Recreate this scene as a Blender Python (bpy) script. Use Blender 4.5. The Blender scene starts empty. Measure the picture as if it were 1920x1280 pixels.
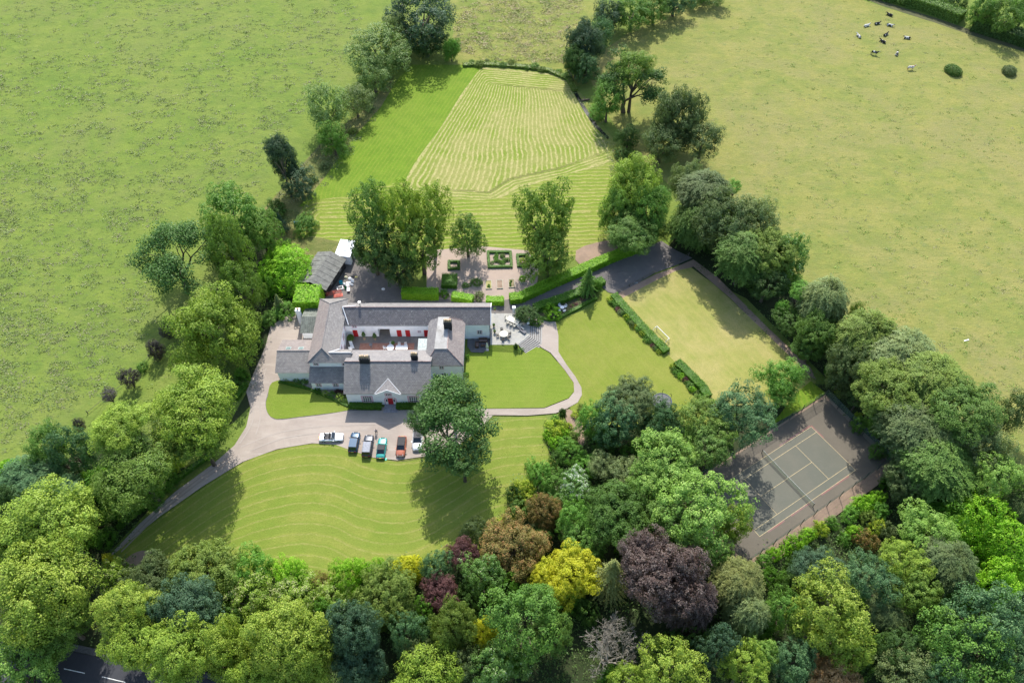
import bpy, bmesh, math, random
import numpy as np
from mathutils import Vector, Matrix
from mathutils.geometry import delaunay_2d_cdt

# ------------------------------------------------------------------ camera, sky, sun, exposure
sc = bpy.context.scene
COL = sc.collection
F, PITCH, CAMH = 1480.0, math.radians(52.0), 128.0
cd = bpy.data.cameras.new('camera'); cam = bpy.data.objects.new('camera', cd); COL.objects.link(cam)
cam.location = (0, 0, CAMH); cam.rotation_euler = (math.radians(90) - PITCH, 0, 0)
cd.sensor_width = 36; cd.lens = 36 * F / 1920; cd.clip_start = 1; cd.clip_end = 3000
sc.camera = cam
SUN_EL, SUN_AZ = math.radians(47), math.radians(-2)      # azimuth measured from +Y towards +X
w = bpy.data.worlds.new('World'); sc.world = w; w.use_nodes = True
nt = w.node_tree; nt.nodes.clear()
so = nt.nodes.new('ShaderNodeOutputWorld'); bg = nt.nodes.new('ShaderNodeBackground'); sk = nt.nodes.new('ShaderNodeTexSky')
sk.sky_type = 'NISHITA'; sk.sun_disc = False; sk.sun_elevation = SUN_EL; sk.sun_rotation = SUN_AZ
sk.air_density = 1.2; sk.dust_density = 1.5
bg.inputs[1].default_value = 0.15
nt.links.new(sk.outputs[0], bg.inputs[0]); nt.links.new(bg.outputs[0], so.inputs[0])
sl = bpy.data.lights.new('sun', 'SUN'); sl.energy = 3.7; sl.angle = math.radians(0.6); sl.color = (1, 0.955, 0.88)
sun = bpy.data.objects.new('sun', sl); COL.objects.link(sun)
sdir = Vector((math.sin(SUN_AZ) * math.cos(SUN_EL), math.cos(SUN_AZ) * math.cos(SUN_EL), math.sin(SUN_EL)))
sun.rotation_euler = sdir.to_track_quat('Z', 'Y').to_euler(); sun.location = (0, 150, 160)
sc.view_settings.view_transform = 'Standard'; sc.view_settings.look = 'None'
sc.view_settings.gamma = 1; sc.view_settings.exposure = 0.90
sc.cycles.max_bounces = 6; sc.cycles.diffuse_bounces = 3; sc.cycles.transparent_max_bounces = 12

rng = np.random.default_rng(7); random.seed(7)
SP, CP = math.sin(PITCH), math.cos(PITCH)
def at(px, py, z=0.0):
    """pixel of the 1920x1280 survey picture -> the place on the level z"""
    a = (px - 960) / F; b = -(py - 640) / F
    d = (a, CP + b * SP, -SP + b * CP)
    t = (z - CAMH) / d[2]
    return Vector((d[0] * t, d[1] * t, z))
def ppm(p):
    return F / (p[1] * CP + (CAMH - p[2]) * SP)
def viewang(p): return math.atan2(CAMH - p[2], p[1])

# ------------------------------------------------------------------ object helpers
def tag(o, label=None, cat=None, group=None, kind=None):
    if label: o['label'] = label
    if cat: o['category'] = cat
    if group: o['group'] = group
    if kind: o['kind'] = kind
    return o
def empty(name, loc, rz=0, **k):
    o = bpy.data.objects.new(name, None); COL.objects.link(o); o.location = loc; o.rotation_euler = (0, 0, rz)
    o.empty_display_size = .5
    return tag(o, **k)
def link(name, me, mat=None, parent=None, loc=None, **k):
    o = bpy.data.objects.new(name, me); COL.objects.link(o)
    if mat is not None:
        if len(me.materials) == 0: me.materials.append(mat)
    if parent is not None: o.parent = parent
    if loc is not None: o.location = loc
    return tag(o, **k)
class MB:
    """collects polygons; build() makes one mesh with metre-scaled UVs"""
    def __init__(s): s.v = []; s.f = []; s.mi = []
    def poly(s, pts, mi=0):
        n = len(s.v); s.v += [tuple(p) for p in pts]; s.f.append(tuple(range(n, n + len(pts)))); s.mi.append(mi)
    def box(s, x0, y0, z0, x1, y1, z1, mi=0, M=None):
        c = [(x0, y0, z0), (x1, y0, z0), (x1, y1, z0), (x0, y1, z0), (x0, y0, z1), (x1, y0, z1), (x1, y1, z1), (x0, y1, z1)]
        if M is not None: c = [tuple(M @ Vector(p)) for p in c]
        n = len(s.v); s.v += c
        for q in ((3, 2, 1, 0), (4, 5, 6, 7), (0, 1, 5, 4), (1, 2, 6, 5), (2, 3, 7, 6), (3, 0, 4, 7)):
            s.f.append(tuple(n + i for i in q)); s.mi.append(mi)
    def slab(s, pts, t, mi=0):
        """thick plate: pts anticlockwise from outside, thickened inwards by t"""
        P = [Vector(p) for p in pts]; nn = (P[1] - P[0]).cross(P[2] - P[0]).normalized()
        Q = [p - nn * t for p in P]; s.poly(P, mi); s.poly(Q[::-1], mi)
        for i in range(len(P)):
            j = (i + 1) % len(P); s.poly([P[j], P[i], Q[i], Q[j]], mi)
    def prism(s, base, z0, z1, mi=0):
        B = [(p[0], p[1], z0) for p in base]; T = [(p[0], p[1], z1) for p in base]
        s.poly(B[::-1], mi); s.poly(T, mi)
        for i in range(len(B)):
            j = (i + 1) % len(B); s.poly([B[i], B[j], T[j], T[i]], mi)
    def tube(s, pts, rad, n=8, mi=0, cap=True):
        pts = [Vector(p) for p in pts]
        if not hasattr(rad, '__len__'): rad = [rad] * len(pts)
        base = len(s.v); ref = None
        for i, p in enumerate(pts):
            d = (pts[min(i + 1, len(pts) - 1)] - pts[max(i - 1, 0)]).normalized()
            a = d.orthogonal().normalized() if ref is None else (ref - d * ref.dot(d)).normalized()
            ref = a; b = d.cross(a)
            for k in range(n):
                t = 2 * math.pi * k / n
                s.v.append(tuple(p + (a * math.cos(t) + b * math.sin(t)) * rad[i]))
        for i in range(len(pts) - 1):
            for k in range(n):
                k2 = (k + 1) % n; o = base + i * n
                s.f.append((o + k, o + k2, o + n + k2, o + n + k)); s.mi.append(mi)
        if cap:
            s.f.append(tuple(base + k for k in range(n))[::-1]); s.mi.append(mi)
            o = base + (len(pts) - 1) * n; s.f.append(tuple(o + k for k in range(n))); s.mi.append(mi)
    def build(s, name, mats, parent=None, smooth=False, M=None, bevel=0, **k):
        me = bpy.data.meshes.new(name)
        v = s.v if M is None else [tuple(M @ Vector(p)) for p in s.v]
        me.from_pydata(v, [], s.f)
        if not isinstance(mats, (list, tuple)): mats = [mats]
        for m in mats: me.materials.append(m)
        me.polygons.foreach_set('material_index', s.mi)
        if smooth: me.polygons.foreach_set('use_smooth', [True] * len(s.f))
        uv = me.uv_layers.new(name='UVMap')
        for p in me.polygons:
            nn = p.normal
            if abs(nn.z) > .999: a = Vector((1, 0, 0)); b = Vector((0, 1, 0))
            else: a = Vector((-nn.y, nn.x, 0)).normalized(); b = nn.cross(a)
            for li in p.loop_indices:
                co = me.vertices[me.loops[li].vertex_index].co
                uv.data[li].uv = (co.dot(a), co.dot(b))
        o = bpy.data.objects.new(name, me); COL.objects.link(o)
        if parent is not None: o.parent = parent
        if bevel:
            m = o.modifiers.new('bevel', 'BEVEL'); m.width = bevel; m.segments = 2; m.limit_method = 'ANGLE'
        return tag(o, **k)

# ------------------------------------------------------------------ material helpers
class NT:
    def __init__(s, name):
        s.m = bpy.data.materials.new(name); s.m.use_nodes = True; s.t = s.m.node_tree; s.t.nodes.clear()
        s.out = s.n('OutputMaterial')
    def n(s, ty, **k):
        x = s.t.nodes.new('ShaderNode' + ty)
        for a, b in k.items(): setattr(x, a, b)
        return x
    def l(s, a, b): s.t.links.new(a, b)
    def val(s, sock, v):
        if hasattr(v, 'is_output'): s.l(v, sock)
        else: sock.default_value = v
    def noise(s, scale, detail=3, rough=.55, vec=None, dist=0):
        x = s.n('TexNoise'); x.inputs['Scale'].default_value = scale; x.inputs['Detail'].default_value = detail
        x.inputs['Roughness'].default_value = rough; x.inputs['Distortion'].default_value = dist
        if vec is not None: s.l(vec, x.inputs['Vector'])
        return x.outputs[0]
    def pos(s, scale=None, rot=0):
        g = s.n('TexCoord').outputs['Object']
        if scale is None: return g
        mp = s.n('Mapping'); s.l(g, mp.inputs[0]); mp.inputs['Scale'].default_value = scale; mp.inputs['Rotation'].default_value[2] = rot
        return mp.outputs[0]
    def ramp(s, v, a, b, lo=0., hi=1.):
        x = s.n('MapRange'); x.interpolation_type = 'SMOOTHSTEP'; s.l(v, x.inputs[0])
        x.inputs[1].default_value = a; x.inputs[2].default_value = b; x.inputs[3].default_value = lo; x.inputs[4].default_value = hi
        return x.outputs[0]
    def math(s, op, a, b=0., c=0.):
        x = s.n('Math', operation=op)
        for i, v in enumerate((a, b, c)): s.val(x.inputs[i], v)
        return x.outputs[0]
    def mix(s, f, a, b, blend='MIX'):
        x = s.n('Mix', data_type='RGBA', blend_type=blend)
        s.val(x.inputs[0], f)
        for i, v in ((6, a), (7, b)):
            if hasattr(v, 'is_output'): s.l(v, x.inputs[i])
            else: x.inputs[i].default_value = (*v[:3], 1)
        return x.outputs[2]
    def attr(s, name): return s.n('Attribute', attribute_name=name).outputs['Fac']
    def bump(s, h, strength=.4, dist=.1):
        b = s.n('Bump'); b.inputs['Strength'].default_value = strength; b.inputs['Distance'].default_value = dist
        s.l(h, b.inputs['Height']); return b.outputs[0]
    def pbr(s, col, rough=.8, spec=.3, metal=0, normal=None, **k):
        p = s.n('BsdfPrincipled')
        if hasattr(col, 'is_output'): s.l(col, p.inputs['Base Color'])
        else: p.inputs['Base Color'].default_value = (*col[:3], 1)
        s.val(p.inputs['Roughness'], rough); p.inputs['Specular IOR Level'].default_value = spec; p.inputs['Metallic'].default_value = metal
        if normal is not None: s.l(normal, p.inputs['Normal'])
        for a, b in k.items(): p.inputs[a.replace('_', ' ')].default_value = b
        s.l(p.outputs[0], s.out.inputs[0]); return s.m
_pc = {}
def plain(name, col, rough=.6, spec=.4, metal=0, var=.25, sc_=3, **k):
    """a paint or cloth with mottling so no surface is quite even"""
    key = (name, tuple(col), rough)
    if key in _pc: return _pc[key]
    t = NT(name); nz = t.noise(sc_, 4, .6, t.pos())
    c = t.mix(t.ramp(nz, .3, .7), [x * (1 - var) for x in col], [min(1, x * (1 + var * .5)) for x in col])
    _pc[key] = t.pbr(c, rough, spec, metal, **k); return _pc[key]

# ------------------------------------------------------------------ ground materials
def grass_mat(name, base, dark, dry, dryamt=.5, period=0, line=None, lstr=.5, band=.15, tus=0, fine=1., wob=.15, hard=(.1, .7)):
    t = NT(name); P = t.pos()
    big = t.noise(.045, 3, .6, P); mid = t.noise(.3, 4, .65, P); fn = t.noise(2.6 * fine, 3, .7, P); ff = t.noise(9, 2, .7, P)
    c = t.mix(t.ramp(mid, .35, .65), base, dark)
    dm = t.math('ADD', t.math('MULTIPLY', big, .6), t.math('MULTIPLY', t.noise(.16, 5, .7, P, .4), .6))
    c = t.mix(t.math('MULTIPLY', t.ramp(dm, .5, .72), dryamt), c, dry)
    h = fn
    if period:
        d = t.math('ADD', t.attr('d'), t.math('MULTIPLY', t.math('SUBTRACT', t.noise(.35, 3, .6, P), .5), period * wob * 4))
        s = t.math('SINE', t.math('MULTIPLY', d, 2 * math.pi / period))
        br = t.ramp(t.noise(.9, 4, .7, P), .3, .6)
        s2 = t.math('SINE', t.math('MULTIPLY', d, math.pi / period))
        c = t.mix(t.ramp(s2, -.3, .3, 0, band), c, dark)
        if line is not None:
            ls = t.math('MULTIPLY', t.ramp(s, hard[0], hard[1]), t.math('MULTIPLY', t.math('ADD', br, .25), lstr))
            c = t.mix(ls, c, line); h = t.math('ADD', fn, t.math('MULTIPLY', s, .3 if lstr > .8 else .03))
    if tus:
        A = t.noise(.22, 5, .7, t.pos((.45, 1.5, 1), .6), .5)
        c = t.mix(t.ramp(A, .42, .62, 0, .6), c, [dark[0] * .95, dark[1] * .88, dark[2] * 1.1])
        c = t.mix(t.ramp(t.noise(.028, 5, .7, P, .8), .47, .62, 0, .55), c, [dry[0] * .85, dry[1] * .85, dry[2]])
        c = t.mix(t.ramp(t.noise(.09, 5, .75, P, .6), .45, .7, 0, .55), c, [base[0] * 1.25, base[1] * 1.08, base[2] * 1.2])
        Q = t.pos((.55, 1.0, 1), .5)
        tn = t.noise(.9, 5, .75, Q, .3)
        c = t.mix(t.ramp(tn, .56, .66, 0, tus), c, [dark[0] * .75, dark[1] * .85, dark[2] * 1.5])
        c = t.mix(t.ramp(t.noise(1.1, 4, .7, t.pos((.6, 1, 1), .2)), .6, .7, 0, tus * .7), c, [dry[0] * .8, dry[1] * .8, dry[2]])
        h = t.math('ADD', tn, t.math('MULTIPLY', fn, .6))
    c = t.mix(t.ramp(t.noise(.55, 5, .75, P, .5), .42, .68, 0, .4), c, [x * .78 for x in base])
    c = t.mix(t.ramp(fn, .3, .7, 0, .5), c, [x * .68 for x in base])
    c = t.mix(t.ramp(ff, .4, .75, 0, .35), c, [min(1, x * 1.35) for x in base])
    return t.pbr(c, .9, .12, normal=t.bump(h, .7, .25 if tus else .12))
def grit_mat(name, a, b, c_, big=.12, wear=.4, bs=.3):
    t = NT(name); P = t.pos()
    c = t.mix(t.ramp(t.noise(big, 5, .65, P), .35, .65), a, b)
    c = t.mix(t.ramp(t.noise(.6, 5, .7, P, .5), .5, .75, 0, wear), c, c_)
    f = t.noise(7, 3, .8, P)
    c = t.mix(t.ramp(f, .3, .7, 0, .3), c, [x * .72 for x in a])
    return t.pbr(c, .92, .15, normal=t.bump(f, bs, .04))

def drive_mat():
    t = NT('raked_gravel'); P = t.pos(); a, b, c_ = (.36, .305, .26), (.29, .245, .21), (.43, .38, .33)
    c = t.mix(t.ramp(t.noise(.09, 5, .7, P, .8), .35, .65), a, b)
    c = t.mix(t.ramp(t.noise(.45, 5, .75, t.pos((.35, 1.6, 1), .25), .4), .45, .7, 0, .5), c, c_)
    c = t.mix(t.ramp(t.noise(.25, 6, .8, P, 1.2), .6, .75, 0, .5), c, (.22, .18, .145))
    f = t.noise(7, 3, .8, P); c = t.mix(t.ramp(f, .3, .7, 0, .35), c, [x * .7 for x in a])
    c = t.mix(t.ramp(t.noise(3.5, 4, .8, P), .62, .72, 0, .35), c, (.20, .20, .10))
    return t.pbr(c, .92, .15, normal=t.bump(f, .3, .04))
G_ = dict(
 pasture=grass_mat('pasture_grass', (.148, .208, .034), (.098, .158, .028), (.205, .215, .062), .5, tus=.6),
 east=grass_mat('dry_pasture_grass', (.215, .225, .055), (.135, .180, .040), (.270, .228, .095), .65, tus=.65),
 rough=grass_mat('rough_meadow_grass', (0.180, 0.215, 0.042), (0.108, 0.165, 0.028), (0.297, 0.248, 0.091), .8, tus=.6),
 weeds=grass_mat('weedy_ground', (0.135, 0.156, 0.039), (0.072, 0.110, 0.025), (0.270, 0.220, 0.091), .9, tus=.7),
 lush=grass_mat('lush_mown_grass', (0.131, 0.215, 0.018), (0.095, 0.174, 0.014), (0.180, 0.220, 0.035), .4, 1.0, (0.207, 0.239, 0.035), .45, .0, wob=.12),
 hay=grass_mat('cut_hay_grass', (0.171, 0.226, 0.033), (0.135, 0.192, 0.023), (0.297, 0.262, 0.108), .9, .98, (0.414, 0.349, 0.170), .95, .0, wob=.24, hard=(.0, .85)),
 hay2=grass_mat('cut_aftermath_grass', (0.171, 0.232, 0.029), (0.131, 0.197, 0.023), (0.252, 0.236, 0.069), .5, 1.25, (0.342, 0.288, 0.123), .85, .0, wob=.26, hard=(.3, .98)),
 lawn=grass_mat('front_lawn_grass', (0.175, 0.223, 0.034), (0.133, 0.193, 0.027), (0.257, 0.244, 0.063), .65, 1.8, (0.282, 0.256, 0.088), .62, .55, fine=1.6, wob=.10, hard=(.72, 1.0)),
 lawn2=grass_mat('middle_lawn_grass', (0.157, 0.221, 0.027), (0.137, 0.203, 0.023), (0.215, 0.237, 0.051), .5, 1.0, (0.199, 0.233, 0.042), .25, .06, fine=2, wob=.12),
 lawn3=grass_mat('side_lawn_grass', (0.188, 0.228, 0.035), (0.150, 0.200, 0.027), (0.257, 0.244, 0.062), .6, 1.3, (0.214, 0.222, 0.054), .3, .1, fine=2, wob=.14),
 paddock=grass_mat('dry_paddock_grass', (.275, .275, .075), (.205, .235, .052), (.390, .315, .14), .75, 1.5, (0.342, 0.294, 0.098), .3, .12, fine=2, wob=.16),
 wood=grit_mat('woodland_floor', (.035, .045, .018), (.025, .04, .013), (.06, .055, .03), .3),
 gravel=drive_mat(),
 tarmac=grit_mat('worn_tarmac', (.165, .150, .138), (.125, .115, .11), (.27, .235, .20)),
 road=grit_mat('road_asphalt', (.055, .057, .065), (.045, .046, .052), (.075, .075, .08)),
 courtm=grit_mat('court_surface', (0.144, 0.126, 0.099), (0.121, 0.107, 0.085), (0.168, 0.143, 0.112), .1, .35),
 courtin=grit_mat('court_playing_surface', (.140, .136, .108), (.118, .122, .098), (.155, .142, .118), .1, .5),
 soil=grit_mat('bare_soil', (.30, .215, .155), (.22, .16, .12), (.38, .29, .21), .3),
 mud=grit_mat('mud_track', (0.099, 0.098, 0.048), (0.072, 0.081, 0.040), (0.126, 0.127, 0.064), .3),
 grgrit=grit_mat('garden_gravel', (.37, .29, .235), (.31, .25, .21), (.42, .35, .29)),
)
def smooth_loop(pts, k=4, closed=True):
    P = [np.array(p, float) for p in pts]; n = len(P); out = []
    for i in range(n if closed else n - 1):
        g = (lambda j: P[j % n]) if closed else (lambda j: P[min(max(j, 0), n - 1)])
        a, b, c, d = g(i - 1), g(i), g(i + 1), g(i + 2)
        for s in range(k):
            t = s / k
            out.append(.5 * ((2 * b) + (-a + c) * t + (2 * a - 5 * b + 4 * c - d) * t * t + (-a + 3 * b - 3 * c + d) * t ** 3))
    if not closed: out.append(P[-1])
    return out
LV = [0.0]
def sheet(name, px, mat, sm=0, dist=None, grid=0, z=None):
    """level ground sheet; dist(x,y)->float mowing distance stored per vertex"""
    pts = smooth_loop(px, sm) if sm else px
    P = [at(p[0], p[1]).to_2d() for p in pts]
    if z is None: LV[0] += .006; z = LV[0]
    if not grid:
        vv = P; ed = [(i, (i + 1) % len(P)) for i in range(len(P))]
    else:
        xs = [p.x for p in P]; ys = [p.y for p in P]
        vv = list(P); ed = [(i, (i + 1) % len(P)) for i in range(len(P))]
        A = np.array([(p.x, p.y) for p in P])
        gx, gy = np.meshgrid(np.arange(min(xs) + .31, max(xs), grid), np.arange(min(ys) + .17, max(ys), grid)); gx = gx.ravel(); gy = gy.ravel()
        ins = np.zeros(len(gx), bool)
        for i in range(len(A)):
            x1, y1 = A[i]; x2, y2 = A[i - 1]
            if y1 == y2: continue
            c = (y1 > gy) != (y2 > gy); ins ^= c & (gx < (x2 - x1) * (gy - y1) / (y2 - y1) + x1)
        vv += [Vector((a, b)) for a, b in zip(gx[ins], gy[ins])]
    ov, oe, of, *_ = delaunay_2d_cdt(vv, ed, [], 1, 1e-4)
    me = bpy.data.meshes.new(name); me.from_pydata([(v.x, v.y, z) for v in ov], [], of)
    me.update()
    if sum(p.normal.z for p in me.polygons) < 0: me.flip_normals()
    if dist is not None:
        d = dist(np.array([v.x for v in ov]), np.array([v.y for v in ov]))
        a = me.attributes.new('d', 'FLOAT', 'POINT'); a.data.foreach_set('value', d.astype(np.float32))
    return link(name, me, mat, kind='structure')
def segd(X, Y, pts):
    W = [at(*p) for p in pts]; best = None
    for a, b in zip(W[:-1], W[1:]):
        dx, dy = b.x - a.x, b.y - a.y; L = dx * dx + dy * dy
        t = np.clip(((X - a.x) * dx + (Y - a.y) * dy) / L, 0, 1)
        d = np.hypot(X - a.x - t * dx, Y - a.y - t * dy)
        best = d if best is None else np.minimum(best, d)
    return best
def curvey(X, Y, pts):
    W = sorted([(at(*p).x, at(*p).y) for p in smooth_loop(pts, 5, False)])
    return np.interp(X, [a for a, b in W], [b for a, b in W]) - Y

# ------------------------------------------------------------------ ground sheets
me = bpy.data.meshes.new('ground'); me.from_pydata([(-900, -300, 0), (900, -300, 0), (900, 1500, 0), (-900, 1500, 0)], [], [(0, 1, 2, 3)])
link('ground', me, G_['pasture'], kind='structure')
sheet('meadow', [(860, -120), (1140, -120), (1110, 40), (1090, 160), (1040, 140), (900, 118), (840, 125), (850, 60)], G_['rough'], 3)
sheet('east_pasture', [(1330, -160), (1480, -60), (1600, -5), (1760, 45), (1960, 110), (2500, 260), (2600, 1200), (2050, 1050), (1900, 930), (1700, 760), (1520, 600), (1380, 420), (1270, 360), (1170, 260), (1100, 130), (1180, 60)], G_['east'], 2)
sheet('mud_track', [(1600, -20), (1660, 4), (1760, 36), (1860, 70), (1960, 102), (1960, 108), (1850, 76), (1750, 42), (1650, 10), (1596, -14)], G_['mud'], 2)
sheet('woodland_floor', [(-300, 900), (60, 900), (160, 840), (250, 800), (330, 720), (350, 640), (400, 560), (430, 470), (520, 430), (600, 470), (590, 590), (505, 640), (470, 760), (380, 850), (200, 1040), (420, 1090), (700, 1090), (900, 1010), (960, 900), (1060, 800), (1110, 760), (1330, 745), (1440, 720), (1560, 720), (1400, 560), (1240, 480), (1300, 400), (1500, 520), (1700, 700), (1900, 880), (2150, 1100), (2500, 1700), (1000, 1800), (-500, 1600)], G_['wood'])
sheet('rough_grass', [(165, 800), (215, 742), (262, 690), (300, 640), (340, 600), (380, 560), (420, 600), (470, 700), (460, 740), (390, 850), (320, 880), (300, 840), (235, 790), (170, 790), (205, 745)], G_['pasture'], 2)
sheet('weedy_verge', [(488, 400), (600, 270), (690, 200), (740, 140), (720, 210), (640, 310), (600, 370), (560, 420), (545, 470), (640, 470), (640, 500), (560, 500), (520, 470)], G_['weeds'])
sheet('green_strip', [(772, 122), (905, 122), (830, 240), (745, 365), (560, 388), (600, 345), (660, 262), (715, 200), (745, 150)], G_['lush'], 0, lambda X, Y: segd(X, Y, [(905, 122), (745, 365)]), .8)
def hd(X, Y):
    l = segd(X, Y, [(905, 122), (752, 350)]); t = segd(X, Y, [(900, 128), (1058, 143)])
    r = segd(X, Y, [(1050, 100), (1056, 143), (1085, 188), (1112, 232), (1142, 268), (1150, 330), (1150, 400)])
    b = segd(X, Y, [(745, 358), (850, 374), (925, 378), (970, 350), (1060, 330), (1146, 300)])
    far = lambda d, lim: d + 60 * np.clip((d - lim) / .2, 0, 1)
    fan = 38.0 * l / (l + r + .1) + .5 * np.sin(Y * .16) * np.clip(l / 8, 0, 1)
    k = .6; return -k * np.log(np.exp(-fan / k) + np.exp(-far(t, 7.0) / k) + np.exp(-far(b, 3.2) / k))
sheet('lower_hayfield', [(560, 405), (585, 378), (660, 366), (760, 340), (1140, 300), (1150, 380), (1155, 440), (1110, 478), (960, 478), (850, 474), (650, 470), (570, 450)], G_['hay2'], 3, lambda X, Y: segd(X, Y, [(603, 408), (1150, 396)]), .7)
sheet('hayfield', [(903, 126), (960, 130), (1055, 143), (1080, 185), (1110, 232), (1140, 266), (1146, 305), (1100, 318), (1010, 342), (955, 366), (900, 376), (820, 366), (754, 348), (826, 240)], G_['hay'], 2, hd, .6)
sheet('field_edge_verge', [(1060, 140), (1100, 190), (1150, 262), (1170, 300), (1165, 420), (1150, 430), (1150, 300), (1120, 240), (1085, 185)], G_['rough'])
sheet('stream', [(1070, 130), (1080, 170), (1100, 205), (1120, 235), (1142, 258), (1140, 262), (1114, 238), (1093, 206), (1074, 172), (1064, 132)], plain('dark_stream_water', (.02, .022, .018), .15, .5))
sheet('scrub_ground', [(540, 450), (600, 446), (660, 465), (650, 490), (620, 500), (570, 500), (530, 480)], G_['weeds'], 2)
sheet('kitchen_garden', [(800, 470), (905, 462), (990, 470), (1010, 500), (1005, 560), (950, 580), (900, 575), (800, 560)], G_['grgrit'])
sheet('field_corner', [(1080, 470), (1120, 455), (1160, 450), (1150, 480), (1090, 500)], G_['soil'], 2)
sheet('back_yard', [(640, 488), (668, 478), (700, 500), (790, 560), (925, 566), (985, 557), (1040, 540), (1120, 508), (1180, 478), (1240, 452), (1268, 470), (1298, 484), (1262, 500), (1228, 512), (1160, 552), (1140, 548), (1120, 530), (1050, 565), (1002, 580), (970, 590), (700, 600), (600, 590), (612, 556)], G_['tarmac'])
sheet('fence_line_soil', [(1157, 551), (1228, 515), (1262, 503), (1300, 487), (1345, 520), (1390, 565), (1440, 615), (1520, 690), (1530, 712), (1510, 702), (1430, 622), (1370, 560), (1300, 500), (1250, 520), (1170, 562)], G_['soil'])
HL = [(1148, 558), (1328, 748)]
sheet('paddock', [(1162, 562), (1232, 525), (1268, 508), (1296, 502), (1340, 535), (1400, 590), (1462, 650), (1530, 716), (1500, 760), (1330, 760), (1245, 660)], G_['paddock'], 0, lambda X, Y: segd(X, Y, HL), 1.2)
sheet('side_lawn', [(1040, 600), (1110, 578), (1132, 545), (1150, 556), (1330, 748), (1340, 800), (1080, 800), (1046, 690)], G_['lawn3'], 0, lambda X, Y: segd(X, Y, HL), 1.0)
top = [(150, 1110), (210, 1040), (300, 972), (380, 915), (455, 868), (520, 844), (585, 833), (640, 836), (690, 856), (745, 866), (800, 858), (860, 826), (925, 790), (1020, 781)]
sheet('front_lawn', top[1:] + [(1018, 800), (1030, 850), (1048, 880), (1010, 905), (965, 960), (930, 1010), (860, 1050), (780, 1080), (700, 1085), (600, 1085), (500, 1078), (430, 1075), (330, 1070), (240, 1062)], G_['lawn'], 3, lambda X, Y: curvey(X, Y, top) * .93, .8)
sheet('tree_shade_soil', [(232, 1052), (258, 1034), (284, 1034), (286, 1048), (270, 1060), (235, 1062)], G_['soil'], 3)
sheet('gravel_drive', [(192, 1056), (262, 982), (330, 921), (400, 870), (440, 835), (462, 800), (470, 765), (462, 735), (478, 695), (498, 650), (508, 612), (535, 594), (565, 582), (600, 578), (600, 700), (650, 760), (800, 768), (925, 768), (925, 779), (900, 805), (860, 835), (800, 855), (745, 863), (700, 858), (660, 845), (630, 834), (585, 831), (520, 842), (455, 866), (380, 912), (300, 968), (212, 1040)], G_['gravel'])
for i, s_ in enumerate(((-3.2), (4.2))):
    pl = [(228, 1030 + s_), (300, 958 + s_), (370, 903 + s_), (430, 862 + s_)]
    sheet('wheel_rut', [(a, b - 1.6) for a, b in pl] + [(a, b + 1.6) for a, b in pl[::-1]], grit_mat('worn_wheel_rut', (.30, .245, .20), (.25, .205, .17), (.34, .29, .25)))
for i, pl in enumerate(([(452, 838), (520, 812), (600, 800), (690, 796), (760, 792)], [(470, 845), (530, 822), (600, 812), (690, 806)], [(482, 700), (476, 745), (474, 790), (450, 832)], [(500, 690), (488, 735), (488, 785), (480, 815)])):
    q_ = smooth_loop(pl, 5, False); sheet('wheel_rut', [(a - 1.2 * (i > 1), b - 1.2 * (i < 2)) for a, b in q_] + [(a + 1.2 * (i > 1), b + 1.2 * (i < 2)) for a, b in q_[::-1]], grit_mat('faint_wheel_track', (.33, .285, .245), (.37, .32, .28), (.41, .37, .33)))
sheet('entrance_lawn', [(503, 742), (506, 724), (520, 714), (560, 718), (600, 738), (652, 760), (655, 769), (610, 776), (560, 782), (518, 786), (502, 774), (499, 755)], G_['lawn2'], 2, lambda X, Y: X * .2 + Y, 1.0)
sheet('gravel_path', [(990, 584), (1004, 592), (1030, 602), (1042, 604), (1047, 630), (1047, 660), (1062, 684), (1079, 707), (1090, 727), (1091, 741), (1083, 755), (1062, 767), (1042, 775), (989, 779.5), (918, 778.5), (860, 779), (860, 767), (918, 767), (1021, 766), (1066, 748), (1076.5, 735), (1075.6, 718), (1058.8, 694), (1032.5, 662), (1015, 652), (1000, 640), (1000, 610)], G_['gravel'])
sheet('middle_lawn', [(878, 662), (905, 664), (920, 646), (970, 646), (1014, 653), (1031, 663), (1057.5, 695), (1074, 718), (1075, 735), (1065, 747), (1020, 765), (940, 766), (872, 766), (868, 715)], G_['lawn2'], 0, lambda X, Y: Y + .004 * (X + 2) ** 2, 1.0)
sheet('bark_path', [(1062, 768), (1075, 772), (1090, 790), (1096, 830), (1088, 838), (1070, 805), (1058, 780)], G_['soil'], 2)
sheet('road', [(-400, 1090), (-60, 1172), (60, 1205), (250, 1246), (520, 1300), (520, 1420), (-400, 1400)], G_['road'])
t_ = plain('white_road_paint', (.7, .7, .68), .6)
for a, b in (((121, 1253.5), (160, 1262)), ((192, 1268.5), (236, 1279)), ((48, 1238), (90, 1247))):
    sheet('road_marking', [(a[0], a[1] - .8), (b[0], b[1] - .8), (b[0], b[1] + .8), (a[0], a[1] + .8)], t_)
sheet('pavement', [(-400, 1076), (-60, 1158), (60, 1190), (250, 1231), (520, 1288), (520, 1299), (250, 1245), (60, 1204), (-60, 1171), (-400, 1089)], plain('pavement_concrete', (.09, .09, .088), .9), z=.1)
sheet('court_bank', [(1548, 738), (1500, 770), (1440, 800), (1460, 780), (1490, 740), (1520, 715)], G_['lush'], 0, lambda X, Y: X, 1)

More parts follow.
